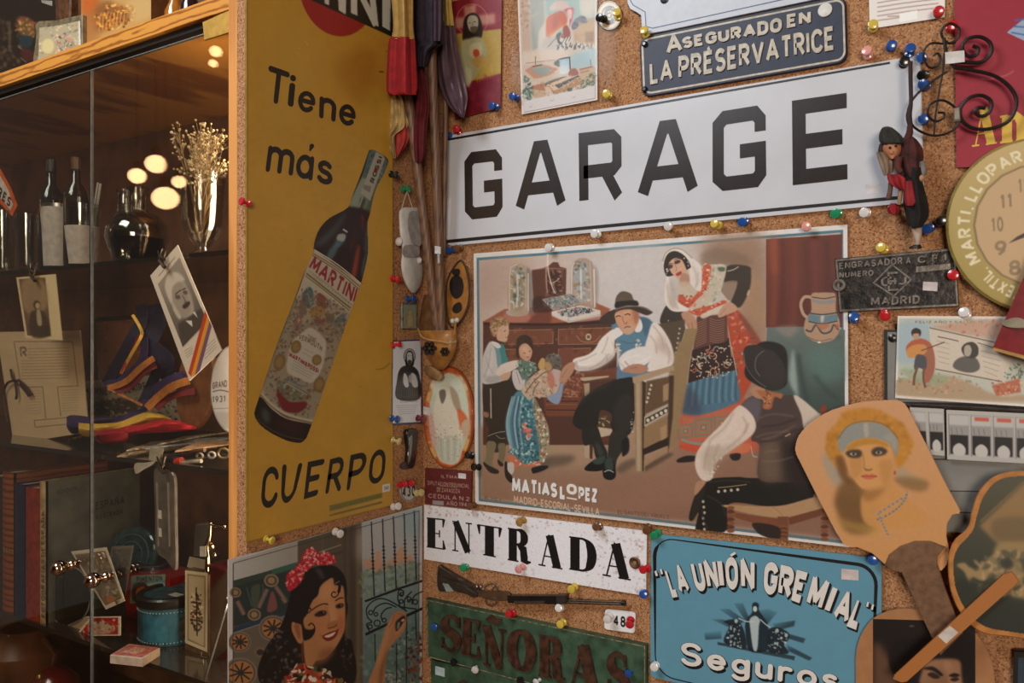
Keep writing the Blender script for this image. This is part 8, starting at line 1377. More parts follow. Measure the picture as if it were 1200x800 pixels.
# folded tricolour
def ribbon(name, pts, w, m, parent, Y, n=6):
    """flat cloth band along px points (x, y, dY), w px wide"""
    p = cr([(x, y, d) for x, y, d in pts], False, n); A, B = strip(p[:, :2], w); b = MB(); k = len(A); V = [up(*A[i], Y + p[i, 2]) for i in range(k)] + [up(*B[i], Y + p[i, 2] + .004) for i in range(k)]; V += [v + np.array((0, .002, 0)) for v in V]
    F = []
    for i in range(k - 1): F += [(i, i + 1, k + i + 1, k + i), (2 * k + i, 3 * k + i, 3 * k + i + 1, 2 * k + i + 1), (i, 2 * k + i, 2 * k + i + 1, i + 1), (k + i, k + i + 1, 3 * k + i + 1, 3 * k + i)]
    F += [(0, k, 3 * k, 2 * k), (k - 1, 3 * k - 1, 4 * k - 1, 2 * k - 1)]; b.add(V, F); return b.out(name, m, parent, True)
VI = mat('2f1c48', .7, noise=.2); YE_ = mat('c9a038', .7, noise=.1); RE = mat('a81018', .65, noise=.15); YO = mat('a8641c', .7, noise=.15); RD = mat('6a1014', .7, noise=.2)
Yf = FY + .10; ff = thing('folded_flag', up(150, 500, Yf), 'folded purple, yellow and red flag lying on the middle shelf', 'flag')
def loft(name, rows, m, parent, Y, dep, seg=20):
    """soft roll lying across: rows of (x, ytop, ybottom, dY)"""
    r = cr(rows, False, 7); V = []
    for x, yt, yb, d in r:
        for j in range(seg):
            an = 2 * PI * j / seg; V.append(up(x + 0, (yt + yb) / 2 + (yb - yt) / 2 * math.sin(an), Y + d - dep * math.cos(an) * (1 + .2 * math.sin(3 * an + x * .08))))
    n = len(r); b = MB(); b.add(V, [(i * seg + j, i * seg + (j + 1) % seg, (i + 1) * seg + (j + 1) % seg, (i + 1) * seg + j) for i in range(n - 1) for j in range(seg)] + [tuple(range(seg)), tuple((n - 1) * seg + j for j in range(seg))]); return b.out(name, m, parent, True)
loft('purple_band', [(78, 488, 500, .02), (84, 486, 508, .02), (98, 487, 506, .02), (115, 489, 498, .03), (140, 487, 496, .04), (160, 480, 492, .05), (172, 476, 486, .06)], VI, ff, Yf, .022)
loft('yellow_band', [(92, 495, 508, .0), (104, 496, 512, -.005), (120, 496, 510, .0), (140, 494, 506, .01), (158, 487, 500, .02), (175, 482, 496, .03), (192, 486, 494, .04), (200, 490, 494, .05)], YE_, ff, Yf, .020)
loft('red_band', [(112, 506, 516, -.02), (120, 503, 520, -.025), (136, 502, 519, -.022), (150, 499, 511, -.015), (165, 497, 508, -.01), (185, 492, 507, .0), (205, 492, 506, .01), (222, 497, 504, .02), (230, 500, 503, .03)], RE, ff, Yf, .020)
loft('red_roll_end', [(113, 508, 514, -.045), (124, 504, 519, -.045), (142, 504, 519, -.04), (150, 506, 515, -.035)], mat('8a0c14', .65), ff, Yf, .018)
# hanging rosette of ribbons
Yr = FY + .12; rb = thing('ribbon_rosette', up(175, 420, Yr), 'hanging loops of purple, yellow and red ribbon in the middle compartment', 'ribbon')
a = Z(100, 340, 3.64); A3 = lambda pts, d: [(100 + pts[i] / 3.64, 340 + pts[i + 1] / 3.64, d + .01 * math.sin(i)) for i in range(0, len(pts), 2)]
VK = mat('1c1230', .75, noise=.3)
ribbon('purple_ribbon', A3((235, 60, 240, 120, 200, 200, 150, 290, 90, 400), 0), 13, VK, rb, Yr); ribbon('yellow_edge', A3((200, 105, 235, 165, 235, 200, 190, 280, 150, 355), -.012), 3, YE_, rb, Yr); ribbon('red_edge', A3((225, 190, 195, 262, 150, 350), -.014), 1.4, RE, rb, Yr)
ribbon('purple_ribbon', A3((290, 60, 300, 150, 270, 230, 340, 300, 330, 380), .01), 20, VK, rb, Yr); ribbon('purple_ribbon', A3((80, 405, 160, 370, 240, 300, 250, 200), .0), 8, VI, rb, Yr)
ribbon('orange_ribbon', A3((95, 418, 170, 390, 235, 330, 290, 290), -.008), 7, YO, rb, Yr); ribbon('red_ribbon', A3((125, 430, 190, 410, 245, 350, 300, 320), -.004), 7, RD, rb, Yr); ribbon('orange_ribbon', A3((95, 418, 170, 455, 240, 490), -.01), 2.4, YO, rb, Yr)
ribbon('purple_ribbon', A3((250, 490, 290, 430, 350, 385, 420, 360), .0), 9, VI, rb, Yr); ribbon('orange_ribbon', A3((262, 503, 310, 455, 370, 410, 440, 385), -.008), 9, YO, rb, Yr); ribbon('red_ribbon', A3((300, 505, 345, 465, 400, 440, 465, 430), -.004), 8, RD, rb, Yr); ribbon('purple_ribbon', A3((245, 480, 300, 360, 320, 320), .004), 12, VK, rb, Yr)
# plates at the right
wd = thing('wooden_plate', up(235, 460, FY + .16), 'round brown wooden plate on edge at the right of the middle shelf', 'plate'); slab('plate_disc', RW(-(FY + .14)), ell(228, 452, 22, 52, 6, 30), .012, mat('6f4526', .45, noise=.15), wd, bev=.003)
wp2 = thing('printed_plate', up(262, 455, FY + .12), 'pale round plate with dark print, partly hidden by the pine post', 'plate'); pf = RW(-(FY + .10)); el = ell(272, 456, 26, 52, 0, 40); slab('plate_disc', pf, el, .006, mat('9a9a9a', .35), wp2, bev=.002)
c = Cv([(244, 400), (300, 400), (300, 512), (244, 512)], 1.5, '9a9a9c'); c.t('GRAND', [(249, 448), (266, 445), (266, 453), (249, 456)], '3c2c28', .9, w=.2); c.l([(249, 459), (258, 457), (268, 459)], 1.4, '3c2c28', .8); c.t('1931', [(249, 464), (264, 463), (264, 471), (249, 472)], '3c2c28', .8, w=.2); c.l([(246, 479), (270, 478)], .8, '5a5250', .8); c.p([(246, 485), (270, 484), (270, 500), (254, 500)], '84807f', 1, .7); c.build('printed_face', pf, .0064, printmat(.35, .3), wp2, clip=ell(272, 456, 24.5, 50, 0, 40))
# stack of prints and bits on the shelf edge
SH = S2
rs2 = np.random.default_rng(11)
CLS = ['b09a78', 'a08a6c', 'c0ac8c', '8f9aa0', 'b3a284', '94704c', 'c9b898']
for k, (xa, ya, xb, yb, w_) in enumerate([(137, 534, 214, 523, 13), (150, 531, 240, 518, 12), (148, 527, 232, 515, 10), (170, 525, 262, 514, 10), (185, 520, 250, 508, 9), (205, 528, 266, 520, 12), (80, 514, 112, 506, 8)]):
    z = SH + .003 + (k % 6) * .0055; q = [(xa, ya), (xb, yb), (xb + 22, yb - w_ * .3), (xa + 30, ya - w_)]; b = MB(); P_ = [PZ(x, y, z) for x, y in q]; b.prism(P_, (0, 0, 1), .0032)
    lb = ['lowest cream print of the pile on the middle shelf', 'print second from the bottom of the pile on the middle shelf', 'print in the middle of the pile on the shelf', 'blue-grey print in the pile beside the plates', 'topmost print of the pile on the middle shelf', 'brown print at the right end of the pile', 'small cream print left of the folded flag'][k]
    o = b.out('print', mat(CLS[k], .5, noise=.25, ns=70, dark='6a5a44'), None); tag(o, lb, 'print', 'prints piled on the middle shelf')
wt = thing('paper_tag', up(172, 545, FY + .025), 'torn white paper tag hanging over the middle shelf edge', 'tag'); tf = RW(-(FY + .02)); slab('paper', tf, cr([(158, 543), (170, 542), (182, 540), (176, 546), (168, 550), (159, 555)], True, 3), .001, mat('b3a896', .7), wt); slab('paper_fold', tf, [(176, 524), (192, 525), (188, 541), (174, 539)], .0012, mat('a3967f', .7), wt, base=.001)
for k, (cx, cy, r, cl) in enumerate([(262, 531, 6.5, '84704c'), (248, 533, 4, 'a8a094'), (234, 534, 3.5, '988c78')]):
    A_ = ell(cx, cy, r, r * .85, 0, 22); t = tag(MB().tube([tf.P(x, y, -.03 - .004 * k) for x, y in A_], .0022, 8, 0, True).out('ring', mat(cl, .5), None, True), ['tan ring by the pine post on the middle shelf', 'white ring among the small things on the shelf edge', 'small grey ring left of the white one'][k], 'ring', 'rings on the shelf edge')
for k, (x0, y0, x1, y1, cl, lb) in enumerate([(192, 540, 206, 538, '201830', 'dark purple spool on the shelf edge'), (206, 541, 213, 539, 'c03a20', 'small red bead on the shelf edge'), (212, 543, 236, 540, 'b3a690', 'pale bone-like stick on the shelf edge'), (214, 531, 240, 527, '5a3a24', 'twisted brown cord piece on the shelf edge')]):
    tag(MB().tube([tf.P(x0, y0, -.02), tf.P((x0 + x1) / 2, (y0 + y1) / 2 - 1, -.02), tf.P(x1, y1, -.02)], .0065 if k < 2 else .004, 10).out(['spool', 'bead', 'stick', 'cord_piece'][k], mat(cl, .4, noise=.2), None, True), lb, 'trinket')
# shelf 3: books
def bookrow(x0, x1, yt, yb, cl, lb, cover=None, ydeep=None, title=None):
    A_ = PZ((x0 + x1) / 2, yb, S3); Yb = max(A_[1], FY + .03); P0 = up(x0, yb, Yb); P1 = up(x1, yb, Yb); zt = up(x0, yt, Yb)[2]; z0 = S3
    t = thing('book', ((P0[0] + P1[0]) / 2, Yb, z0), lb, 'book', 'books standing on the lower shelf'); D_ = .24 if ydeep is None else ydeep
    MB().box((P0[0], Yb, z0), (P0[0] + .003, Yb + D_, zt)).out('cover', cl, t); MB().box((P1[0] - .003, Yb, z0), (P1[0], Yb + D_, zt)).out('cover', cover or cl, t)
    b = MB(); n = 6; V = []
    for k in range(n + 1):
        f = k / n; x = P0[0] + (P1[0] - P0[0]) * f; y = Yb - .005 * math.sin(PI * f); V += [(x, y, z0), (x, y, zt), (x, y + .006, zt), (x, y + .006, z0)]
    b.add(V, [(4 * k + j, 4 * k + (j + 1) % 4, 4 * k + 4 + (j + 1) % 4, 4 * k + 4 + j) for k in range(n) for j in range(4)] + [(0, 1, 2, 3), (4 * n, 4 * n + 1, 4 * n + 2, 4 * n + 3)]); b.out('spine', cl if title is None else title, t)
    MB().box((P0[0] + .003, Yb + .006, z0 + .004), (P1[0] - .003, Yb + D_ - .004, zt - .004)).out('pages', mat('a8977a', .8, noise=.1, ns=300), t); return t, Yb, P0, P1, zt
LB_ = woodmat('8a4a22', '5f2f16', (1, 1, 4), .5, 6, 5, 'brown_leather')
bookrow(-14, 3, 556, 718, mat('33261e', .5), 'dark book at the left end of the lower shelf row')
t, Yb, P0, P1, zt = bookrow(3, 16, 552, 719, LB_, 'orange-brown leather book, second from the left of the row')
bfr = RW(-Yb + .006); lettermesh('spine_lettering', bfr, letters('BOOK'[:0] + '2002', qmap([(4, 641), (15.5, 644), (15.5, 649), (4, 646)]), w=.2), .0, 1e-4, mat('c9a058', .4, .5), t)
bookrow(17, 29, 566, 727, mat('1c2440', .5, noise=.2), 'narrow dark blue book between the brown and red books'); bookrow(30, 46.5, 570, 730, mat('8a2c18', .5, noise=.2), 'red book beside the large pale-spined book')
t, Yb, P0, P1, zt = bookrow(47, 53.5, 563, 732, mat('a58a5c', .6, noise=.2), 'large grey-green book with a pale lettered spine', mat('4c4a3c', .5, noise=.2, ns=20))
sf_ = RW(-Yb + .006); lettermesh('spine_lettering', sf_, letters('FOTOGRAFIAS DE ESPAÑA', qmap([(48.3, 722), (48.3, 600), (52.2, 598), (52.2, 724)]), w=.16), .0, 1e-4, mat('4a3a24', .6), t)
xf = Fr((P1[0] + .0002, 0, 0), (1, 0, 0)); lettermesh('cover_title', xf, letters('ESPAÑA', qmap([(112, 588), (146, 581), (146, 590), (112, 597)]), w=.2) + letters('ILUSTRADA', qmap([(112, 603), (144, 596), (144, 602), (112, 609)]), w=.2) + letters('EDICION', qmap([(68, 574), (90, 569), (90, 574), (68, 579)]), w=.16), .0, 1e-4, mat('1f1a14', .6), t)
# clear round glass plate, cards, tins
gd = thing('glass_disc', up(80, 698, FY + .06), 'round clear glass dish leaning against the large book', 'dish'); df_ = RW(-(FY + .055)); slab('disc', df_, ell(80, 698, 26, 35, 0, 40), .003, glassmat('c9ccc8', 1, .05, 1.5, 'dish_glass'), gd); MB().tube([df_.P(x, y, .002) for x, y in ell(80, 698, 26, 35, 0, 44)], .0018, 8, 0, True).out('rim', mat('8f8f88', .15, .5), gd, True); MB().tube([df_.P(x, y, .002) for x, y in ell(80, 698, 15, 21, 0, 36)], .001, 6, 0, True).out('inner_ring', mat('4a4a44', .2, .3), gd, True)
def leaf_card(q, Y, cl, label, paint=None, name='card', cat='card', rim='b3a690', op=1.):
    f = RW(-Y); c = Cv(q, 1.8, rim); P_ = np.array(q, float); m_ = P_.mean(0); inn = m_ + (P_ - m_) * .88; c.p(inn, cl, .3, 1, False)
    if paint: paint(c)
    c.noise(.03, 1); t = thing(name, f.P(*m_), label, cat); slab('backing', f, q, .002, mat(rim, .5), t); c.build('printed_face', f, .0023, printmat(.35, .3), t); return t
leaf_card([(83, 646), (124, 641), (146, 704), (124, 714)], FY + .05, '6a5a44', 'grey card in a clear sleeve leaning behind the right knob', lambda c: (c.spots([(95, 650), (122, 648), (140, 704), (125, 708)], ['8f7f64', '4a3c2c', 'a5977c'], 60, (1, 3), .7, .4), c.e(129, 702, 5, 4, '94603c', 0, .6)))
leaf_card([(122, 686), (131, 640), (156, 639), (146, 700)], FY + .09, '4f4a40', 'dim slanting photo frame between the grey card and the red tin', lambda c: c.spots([(130, 650), (150, 648), (146, 690), (130, 690)], ['6f6656', '37322a'], 30, (1, 3), .6, .5), rim='5f5a50')
leaf_card([(107, 722.5), (141, 722), (141, 744.5), (88, 745)], FY + .045, '8f1c18', 'small red and cream picture card lying in front of the blue tin', lambda c: (c.p([(104, 730), (122, 728), (136, 734), (128, 742), (106, 742)], 'a8957c', .8, .9), c.spots([(100, 728), (138, 726), (136, 742), (98, 742)], ['2c1c18', 'c0a890', '6a1c18', 'b3301c'], 40, (.8, 2.4), .85, .3)), rim='c3b49c')
leaf_card([(68, 737), (102, 722), (107, 722), (90, 742)], FY + .055, '8a7454', 'tan paper scrap beside the small red card', name='paper_scrap', cat='paper')
# ribbed dark bowl behind
rbw = thing('teal_bowl', base(150, 706, S3), 'dim teal glass bowl on edge behind the tins', 'bowl'); slab('disc', RW(-(FY + .2)), ell(152, 652, 28, 36, 20, 36), .01, mat('2c4446', .2, noise=.3, ns=30, coat=.4), rbw, bev=.003)
for r in (.75, .5): MB().tube([RW(-(FY + .2)).P(x, y, .011) for x, y in ell(152, 652, 28 * r, 36 * r, 20, 30)], .0016, 6, 0, True).out('ridge', mat('4a6466', .2, coat=.3), rbw, True)
# red tin
rt = thing('red_tin', base(175, 715, S3 + .0), 'red tin with a painted landscape label and black lid', 'tin'); bt = base(176, 722, S3); kk = ((bt - C_) @ F_) / FPX
rf = RW(-(bt[1] - .03)); q = [(148, 672), (199, 670), (196, 712), (149, 714)]; slab('tin_body', rf, [(147, 671), (199, 669), (197, 716), (148, 719)], .0, RE, rt) if False else MB().box((rf.P(147.5, 700)[0], bt[1] - .03, S3), (rf.P(199, 700)[0], bt[1] + .05, rf.P(170, 671)[2])).out('tin_body', mat('8f1414', .3, coat=.3), rt)
c = Cv([(154, 674), (194, 672.5), (193, 704), (152, 707)], 2., '5a6a54'); c.p([(154, 674), (194, 672), (194, 680), (154, 682)], '6f7a64', .6, .9, False); c.t('PIMENTON', [(160, 675.5), (190, 674), (190, 680), (160, 682)], '1c2440', .95, w=.22); c.p([(170, 684), (194, 682), (194, 696), (176, 700)], '4f7f94', .8, .95); c.p([(156, 686), (168, 682), (174, 690), (170, 700), (156, 704)], '3a1c14', .8); c.p([(160, 690), (170, 687), (168, 696), (160, 699)], 'b05a24', .6); c.p([(172, 684), (190, 683), (192, 690), (178, 688)], 'b5b49c', .6, .8)
c.build('printed_label', RW(-(bt[1] - .0312)), .0, printmat(.35, .3), rt); lt_ = up(173, 668, bt[1] + .01); b = MB(); A_ = [np.array((lt_[0] + .062 * math.cos(t), lt_[1] + .045 * math.sin(t), 0)) for t in np.linspace(0, 2 * PI, 30, endpoint=False)]; z_ = rf.P(170, 671)[2]
b.prism([p * (1, 1, 0) + np.array((0, 0, z_ + .010)) for p in A_], (0, 0, 1), .012); b.out('lid', mat('1c1816', .3, coat=.3), rt); MB().tube([p * (1, 1, 0) + np.array((0, 0, z_ + .010)) for p in A_], .003, 8, 0, True).out('lid_rim', mat('33291f', .3), rt, True)
# blue oval tin
bb = base(179, 752, S3); kb = ((bb - C_) @ F_) / FPX; bcx = bb + np.array((0, .05, 0)); R1 = 38.5 * kb
bt2 = thing('blue_tin', (bcx[0], bcx[1], S3), 'round blue tin with dark lid rim and scratched label', 'tin'); H_ = 52 * kb; TL_ = mat('2f5a68', .35, noise=.3, ns=40, coat=.2, dark='1f3c48'); TDk = mat('181614', .35, coat=.3)
MB().lathe([(R1 * .98, 0), (R1, .002), (R1, H_ * .82), (R1 * 1.0, H_ * .84)], (bcx[0], bcx[1], S3), (0, 0, 1), 48).out('tin_body', TL_, bt2, True); MB().lathe([(R1 * 1.03, H_ * .82), (R1 * 1.05, H_ * .86), (R1 * 1.05, H_), (R1 * 1.0, H_ * 1.04), (R1 * .86, H_ * 1.04), (R1 * .84, H_ * .99)], (bcx[0], bcx[1], S3), (0, 0, 1), 48, cap=False).out('lid_rim', TDk, bt2, True)
MB().lathe([(R1 * .86, H_ * .985), (R1 * .8, H_ * 1.0), (R1 * .55, H_ * 1.0), (R1 * .5, H_ * .99), (.001, H_ * .99)], (bcx[0], bcx[1], S3), (0, 0, 1), 48, cap=False).out('lid_panel', mat('2f4c50', .4, noise=.3, ns=50), bt2, True)
def wrap(name, a0, a1, z0, z1, r, m, parent, n=14):
    b = MB(); V = []
    for k in range(n + 1):
        an = math.radians(a0 + (a1 - a0) * k / n); V += [(bcx[0] + r * math.cos(an), bcx[1] + r * math.sin(an), S3 + z0), (bcx[0] + r * math.cos(an), bcx[1] + r * math.sin(an), S3 + z1)]
    b.add(V, [(2 * k, 2 * k + 2, 2 * k + 3, 2 * k + 1) for k in range(n)]); return b.out(name, m, parent)
aC = math.degrees(math.atan2(C_[1] - bcx[1], C_[0] - bcx[0])); wrap('label_patch', aC + 10, aC + 45, H_ * .12, H_ * .62, R1 * 1.006, mat('4a443a', .6, noise=.5, ns=120, dark='231f1a'), bt2); wrap('blue_panel', aC - 55, aC - 8, H_ * .1, H_ * .66, R1 * 1.005, mat('2c6478', .4, noise=.2), bt2)
for zz in (.07, .74): 
    for k in range(26): an = math.radians(aC - 80 + k * 6.2); MB  # dotted trim is part of one band below
b = MB()
for zz in (.07, .74):
    for k in range(30): an = math.radians(aC - 85 + k * 5.8); b.ball((bcx[0] + R1 * 1.004 * math.cos(an), bcx[1] + R1 * 1.004 * math.sin(an), S3 + H_ * zz), .0016, 6)
b.out('dotted_trim', mat('8fa8a4', .4), bt2); MB().box((bcx[0] + .01, bcx[1] - .02, S3 + H_ * 1.0), (bcx[0] + .04, bcx[1], S3 + H_ * 1.003)).out('price_label', mat('b8b4a8', .6), bt2)
# pink deck of cards
dk = thing('card_deck', base(158, 770, S3), 'flat pink boxed deck of playing cards in front of the blue tin', 'box'); P_ = [PZ(x, y, S3 + .018) for x, y in [(129, 767), (167, 771), (187.5, 758.5), (151, 754)]]; b = MB(); b.prism(P_, (0, 0, 1), .0175, 0, .0012); b.out('box', mat('a89078', .5, noise=.1), dk)
P_ = [PZ(x, y, S3 + .0184) for x, y in [(131, 766), (166, 769.6), (186, 758.5), (152, 755)]]; b = MB(); b.prism(P_, (0, 0, 1), .0005); b.out('pink_top', mat('a8584a', .5, noise=.3, ns=90), dk)
P_ = [PZ(x, y, S3 + .0187) for x, y in [(143, 764), (160, 765.5), (173, 760), (157, 758)]]; b = MB(); b.prism(P_, (0, 0, 1), .0004); b.out('ornament', mat('b88a70', .5, noise=.4, ns=200), dk)
# playing card box standing, leaning glass plate
cbx = thing('playing_card_box', base(235, 766, S3), 'standing brown playing-card box with a mirrored court-figure print', 'box'); cf = RW(-(base(235, 766, S3)[1])); q = [(217, 667), (244, 671), (242.5, 765), (216.5, 752)]
fr4 = [cf.P(x, y) for x, y in q]; nn = np.cross(fr4[1] - fr4[0], fr4[3] - fr4[0]); nn /= np.linalg.norm(nn); nn = nn if nn @ (C_ - fr4[0]) > 0 else -nn; x0_, x1_ = fr4[0][0], fr4[1][0]; yb_ = cf.p0[1]; zt_ = fr4[0][2]; zb_ = S3
xr_ = x1_; MB().box((x0_, yb_, zb_), (x1_, yb_ + .10, zt_)).out('box_body', mat('5a4028', .5, noise=.2), cbx)
c = Cv([(217, 668), (243.5, 671), (243, 764), (217, 753)], 2., 'a5977c'); a = Z(0, 540, 3.077); c.p([(219.5, 672), (241, 674.5), (240.5, 759), (219.5, 750)], '6f6248', 0, 1, False); c.p([(221, 674), (239.5, 676.5), (239, 757), (221, 748)], '94866a', 0, 1, False)
for sx in (0,): c.spots([(225, 696), (236, 698), (236, 738), (225, 734)], ['2c1c14', '8a2c1c', '1c1810', 'b5a684', '3a2a1c'], 90, (.8, 2.6), .9, .3); c.l([(230, 688), (231, 745)], 1.6, '2c2018'); c.l([(225, 705), (236, 707)], 2, '33241a'); c.l([(225, 726), (236, 728)], 2, '33241a')
c.build('printed_face', RW(-(yb_ - .0006)), .0, printmat(.45, .2), cbx, clip=None)
lg = thing('glass_plate', base(245, 790, S3), 'dark glass plate leaning in a small wire stand beside the card box', 'plate'); P_ = [PZ(240, 796, S3), PZ(245, 794, S3)]; lf = RW(-(FY + .03)); slab('pane', lf, [(239, 795), (240, 796), (267, 705), (265, 700)], .004, mat('5a5650', .1, .3, coat=.4), lg); MB().tube([lf.P(236, 764), lf.P(236, 769), lf.P(243, 770), lf.P(238, 772), lf.P(238, 779)], .0012, 6).out('wire_stand', mat('9a9488', .2, .9), lg, True)
dkp = leaf_card([(246, 690), (266, 668), (266, 760), (247, 778)], FY + .10, '33261c', 'dark brown board standing behind the glass plate', name='board', cat='board', rim='2a1f16')
# hanging plastic packet
hp = thing('plastic_packet', up(193, 605, FY + .03), 'long grey plastic packet with two white labels hanging from the shelf', 'packet'); hf = RW(-(FY + .026)); slab('packet', hf, cr([(180, 558), (181, 549), (186, 546), (196, 551), (204, 560), (205, 600), (206, 662), (202, 666), (194, 656), (183, 645), (181, 600)], True, 4), .006, mat('5f554a', .25, noise=.2, ns=30, coat=.4), hp, bev=.002)
for x in (184, 197): MB().tube([hf.P(x, 565, .007), hf.P(x + 2, 640, .007)], .0022, 6).out('contents_ridge', mat('857a6c', .4), hp, True)
for y in (597, 618): slab('white_label', hf, [(184.5, y), (189, y + 1), (189.5, y + 11), (185, y + 10)], .0006, mat('c9c3b6', .6), hp, base=.007)
clip(189, 545, FY + .018, 'dark spring clip holding the plastic packet')
# bright metal figurine and things behind it
fg = thing('chrome_figurine', base(250, 668, S3), 'small shiny metal figurine beside the pine post', 'figurine'); Yg = FY + .12; g0 = [(245, 668), (244, 650), (243, 640), (246, 628), (247, 614)]
MB().tube([up(x, y, Yg) for x, y in cr(g0, False, 4)], np.interp(np.linspace(0, 1, 17), np.linspace(0, 1, 5), [.010, .006, .009, .006, .003]), 12).out('body', mat('cdb893', .12, 1), fg, True); MB().tube([up(x, y, Yg) for x, y in cr([(247, 614), (255, 616), (262, 617), (268, 618)], False, 4)], .0035, 10).out('arm', mat('cdb893', .12, 1), fg, True)
for x, y, r in [(247, 613, .005), (244, 634, .007), (249, 640, .008), (252, 650, .006), (264, 617, .006)]: MB().ball(up(x, y, Yg), r, 10).out('bead', mat('e0cca8', .1, 1), fg, True)
slab('white_tag', RW(-(Yg - .01)), [(234, 640), (241, 640), (241, 652), (234, 652)], .0008, mat('b3b0a8', .6), fg)
leaf_card([(229, 614), (246, 612), (243, 650), (227, 652)], FY + .16, '3f372e', 'small grey card standing behind the shiny figurine', rim='4f473c'); leaf_card([(219, 664), (222, 652), (241, 656), (240, 670)], FY + .13, '8a7a64', 'crumpled pale paper on top of the card box', name='paper', cat='paper', rim='94866f')
rbx = thing('red_box', base(256, 690, S3), 'dark red box behind the playing-card box', 'box'); p_ = up(245, 664, FY + .11); p2_ = up(270, 664, FY + .11); MB().box((p_[0], FY + .11, S3), (p2_[0] if p2_[0] < XB - .002 else XB - .002, FY + .19, p_[2])).out('box_body', mat('3f1214', .4), rbx); MB().box((p_[0] - .002, FY + .108, p_[2]), (min(p2_[0], XB - .002), FY + .19, p_[2] + .006)).out('lid', mat('4a1618', .4), rbx)
# below the lower shelf
gv = thing('red_vase', base(58, 860, S4), 'glossy dark red rounded vase with a gold knob on the bottom shelf', 'vase'); Yv = FY + .14; pv = up(64, 800, Yv); MB().lathe([(.05, 0), (.06, .02), (.065, pv[2] - S4 - .04), (.055, pv[2] - S4 + .01), (.03, pv[2] - S4 + .035), (.003, pv[2] - S4 + .045)], (pv[0], Yv, S4), (0, 0, 1), 28).out('vase_body', mat('6a1410', .2, coat=.6), gv, True); MB().ball(up(47, 793, Yv - .07), .009, 12).out('gold_knob', mat('b08a4c', .25, .8), gv, True)
ob = thing('brown_jug', base(10, 840, S4), 'dim brown earthenware jug at the bottom left', 'jug'); pv = up(8, 745, Yv); MB().lathe([(.07, 0), (.10, .08), (.11, .16), (.07, pv[2] - S4), (.06, pv[2] - S4 + .01)], (pv[0], Yv + .05, S4), (0, 0, 1), 28).out('jug_body', mat('6a4024', .4, noise=.3, ns=12), ob, True); MB().tube([(pv[0] + .09, Yv + .05, S4 + .2), (pv[0] + .15, Yv + .05, S4 + .17), (pv[0] + .13, Yv + .05, S4 + .10)], .008, 10).out('handle', mat('5a3620', .4), ob, True)
# ---- on top of the cabinet
ZT = ZT1; Yt = FY + .05; tp = RW(-Yt)
fp = thing('carved_picture', tp.P(40, 40), 'dark old picture of a flower basket in a carved brown frame on the cabinet', 'picture'); f0 = RW(-(FY + .16)); q = [(-40, -60), (86, -60), (86, 96), (-40, 120)]
c = Cv([(-30, -60), (72, -60), (72, 95), (-30, 115)], 1.1, '1d140e'); a = Z(0, 0, 8.)
c.p(a(160, 180, 230, 160, 310, 200, 330, 300, 300, 360, 200, 340), '5a4020', 1.5, .9); c.spots(a(150, 180, 320, 170, 330, 340, 180, 360), ['8a5a2c', '6a2c1c', '3a3a24', 'a07a44', '7a3c24'], 60, (.8, 2.6), .85, .4); c.p(a(180, 340, 300, 340, 290, 440, 200, 440), '1c2628', .8, .95); c.l(a(170, 430, 220, 470, 290, 490), 1, '8a8478', .8); c.spots(a(-200, 200, 160, 200, 160, 640, -200, 800), ['3a2a18', '4a3a22', '2a1c12', '5a4a2c'], 140, (1, 4), .6, .8); c.l(a(90, 210, 90, 480), 2.6, '4f4630', .7, .8); c.p(a(200, 450, 330, 490, 330, 570, 220, 560), '3a1812', 1, .9); c.l(a(190, 540, 250, 585), 1, '6a6254', .7)
slab('frame', f0, q, .012, mat('4a2c18', .5, noise=.3, ns=30), fp, bev=.003); c.build('painting', f0, .0126, printmat(.35, .2), fp, clip=[(-28, -58), (62, -58), (66, 30), (70, 98), (-28, 112)])
slab('frame_moulding', f0, cr([(60, -30), (66, -6), (69, 22), (80, 24), (82, -6), (80, -40)], True, 5), .02, mat('5f3a1c', .45, noise=.3), fp, base=.012, bev=.004); slab('paper_label', f0, [(48, 0), (61, 1), (61, 7), (49, 3)], .001, mat('8f8878', .6), fp, base=.0128)
sfm = thing('silver_frame', tp.P(68, 45), 'small wavy-topped silver and floral frame on the cabinet top', 'picture'); q = cr([(41, 28), (44, 24.5), (60, 24), (75, 21), (96, 16), (97, 45), (96, 60), (39, 82), (38, 60), (42, 45)], True, 5); q = [(41, 29), (45, 24.5), (55, 24), (66, 23.5), (76, 21), (96, 17), (96, 62), (38, 84), (38.5, 70), (41, 52), (42, 40)]
slab('frame', tp, q, .012, mat('8a7a5c', .35, .3, .2), sfm, bev=.002); c = Cv([(40, 20), (96, 16), (96, 62), (40, 82)], 2., '94886c'); c.spots([(48, 34), (92, 26), (92, 58), (44, 74)], ['7a7058', 'b0a584', '6a5f4c', 'a8805c', 'c3b998'], 150, (.8, 2.6), .7, .4); c.e(56, 54, 8, 9.5, 'a89868', 10, .4); c.e(56, 54, 6.5, 8, 'b3a474', 10, .4); c.spots([(66, 42), (80, 38), (84, 54), (68, 60)], ['4a443c', 'a8705c', 'c99a80', '7f766a'], 50, (.8, 2.2), .85, .3); c.p([(92, 25), (96, 24), (96, 62), (92, 64)], 'b9b3a8', .5, .9, False)
c.build('floral_panel', tp, .0126, printmat(.35, .2), sfm, clip=[(46, 32), (60, 31), (76, 28), (94, 24), (95, 61), (43, 80), (45, 60)])
bxp = thing('cowboy_box', tp.P(138, 25), 'tan printed box with dark orange brush figures on the cabinet top', 'box'); q = [(95, -40), (177, -40), (177, 28), (95, 60)]; P0 = tp.P(95, 20); P1 = tp.P(177, 20); MB().box((P0[0], Yt, ZT), (P1[0], Yt + .06, ZT + .14)).out('box_body', mat('6a4424', .5), bxp)
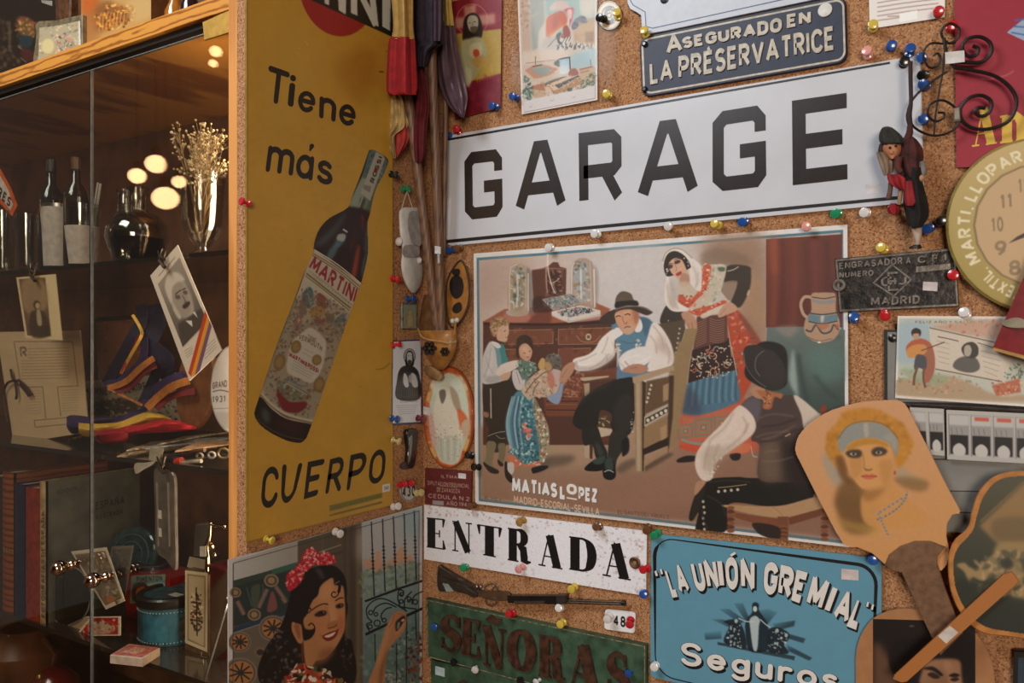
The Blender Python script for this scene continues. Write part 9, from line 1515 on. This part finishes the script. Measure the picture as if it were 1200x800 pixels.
c = Cv([(95, -30), (177, -30), (177, 24), (95, 56)], 1.5, 'a07a44'); c.grad([(94, -30), (120, -30), (116, 60), (94, 60)], '8a4a1c', '8f6030', (94, 0), (94, 50), 3, .9); c.p([(94, -30), (112, -30), (110, 8), (94, 12)], 'a84a14', 3, .7); a = Z(90, 0, 6.316)
c.p(a(160, 40, 230, 0, 300, 40, 420, 80, 400, 140, 330, 170, 280, 200, 160, 230, 140, 120), '6a3c1c', 3, .8); c.spots(a(150, 60, 420, 40, 380, 180, 180, 230), ['b06a20', '4a2410', 'c98a34', '7a4418', 'd09a44'], 110, (.8, 2.8), .8, .4)
for k in range(8): c.l(a(165 + k * 26, 230 - k * 8, 170 + k * 26, 130 - k * 4, 185 + k * 25, 90), 1.2, 'c0802c', .7, .3)
c.p(a(380, 0, 540, 0, 540, 120, 400, 150), 'a88a58', 3, .6); c.build('printed_face', RW(-(Yt - .0006)), .0, printmat(.4, .2), bxp)
for x0, x1, cl, lb, nm in [(183, 198, 'a8641c', 'small amber bottle on the cabinet top', 'bottle'), (201, 216, '2a1414', 'dark red jar beside the amber bottle on the cabinet top', 'jar')]:
    m_ = (x0 + x1) / 2; P0 = tp.P(m_, 10); rr = (tp.P(x1, 10)[0] - tp.P(x0, 10)[0]) / 2; t = thing(nm, (P0[0], Yt + .03, ZT), lb, 'bottle'); MB().lathe([(rr, 0), (rr * 1.02, .004), (rr, .05), (rr * .6, .07), (rr * .5, .10), (.001, .101)], (P0[0], Yt + .03, ZT), (0, 0, 1), 24).out('body', mat(cl, .12, coat=.6), t, True); MB().lathe([(rr * .55, .095), (rr * .55, .115), (.001, .116)], (P0[0], Yt + .03, ZT), (0, 0, 1), 20).out('cap', mat('3a2414', .4), t, True)
# ---- lamps of the shop, behind the camera: seen only as reflections in the cabinet glass
GP = RW(-FY - .006)
for k, (x, y, r, L) in enumerate([(193, 232, 15, 2.1), (182, 192, 12, 2.4), (160, 206, 10, 2.5), (209, 213, 8, 2.9), (252, 60, 7, 2.0), (249, 74, 5, 2.2)]):
    g_ = GP.P(x, y); d = ray(x, y); t0 = (g_ - C_) @ F_; dr = d * np.array((1, -1, 1)); p = g_ + dr * L; rad = r / FPX * (t0 + L)
    if p[2] > 2.9: rad *= 1
    t = thing('pendant_lamp', p, 'bare warm bulb hanging in the shop, number seen only as a reflection' if 0 else ['largest', 'second largest', 'middle-sized', 'small far', 'upper right', 'smallest'][k] + ' of the warm bulbs mirrored in the cabinet glass', 'lamp')
    MB().ball(p, rad, 20, sc=(1, 1, .85)).out('bulb', emis('ffc890', 16), t, True); MB().lathe([(rad * .45, 0), (rad * .4, rad * .8), (.003, rad * 1.0)], p + np.array((0, 0, rad * .8)), (0, 0, 1), 16).out('socket', mat('1c1814', .5), t, True); MB().tube([p + np.array((0, 0, rad * 1.6)), np.array((p[0], p[1], 3.3))], .003, 6).out('cord', mat('1c1814', .6), t)
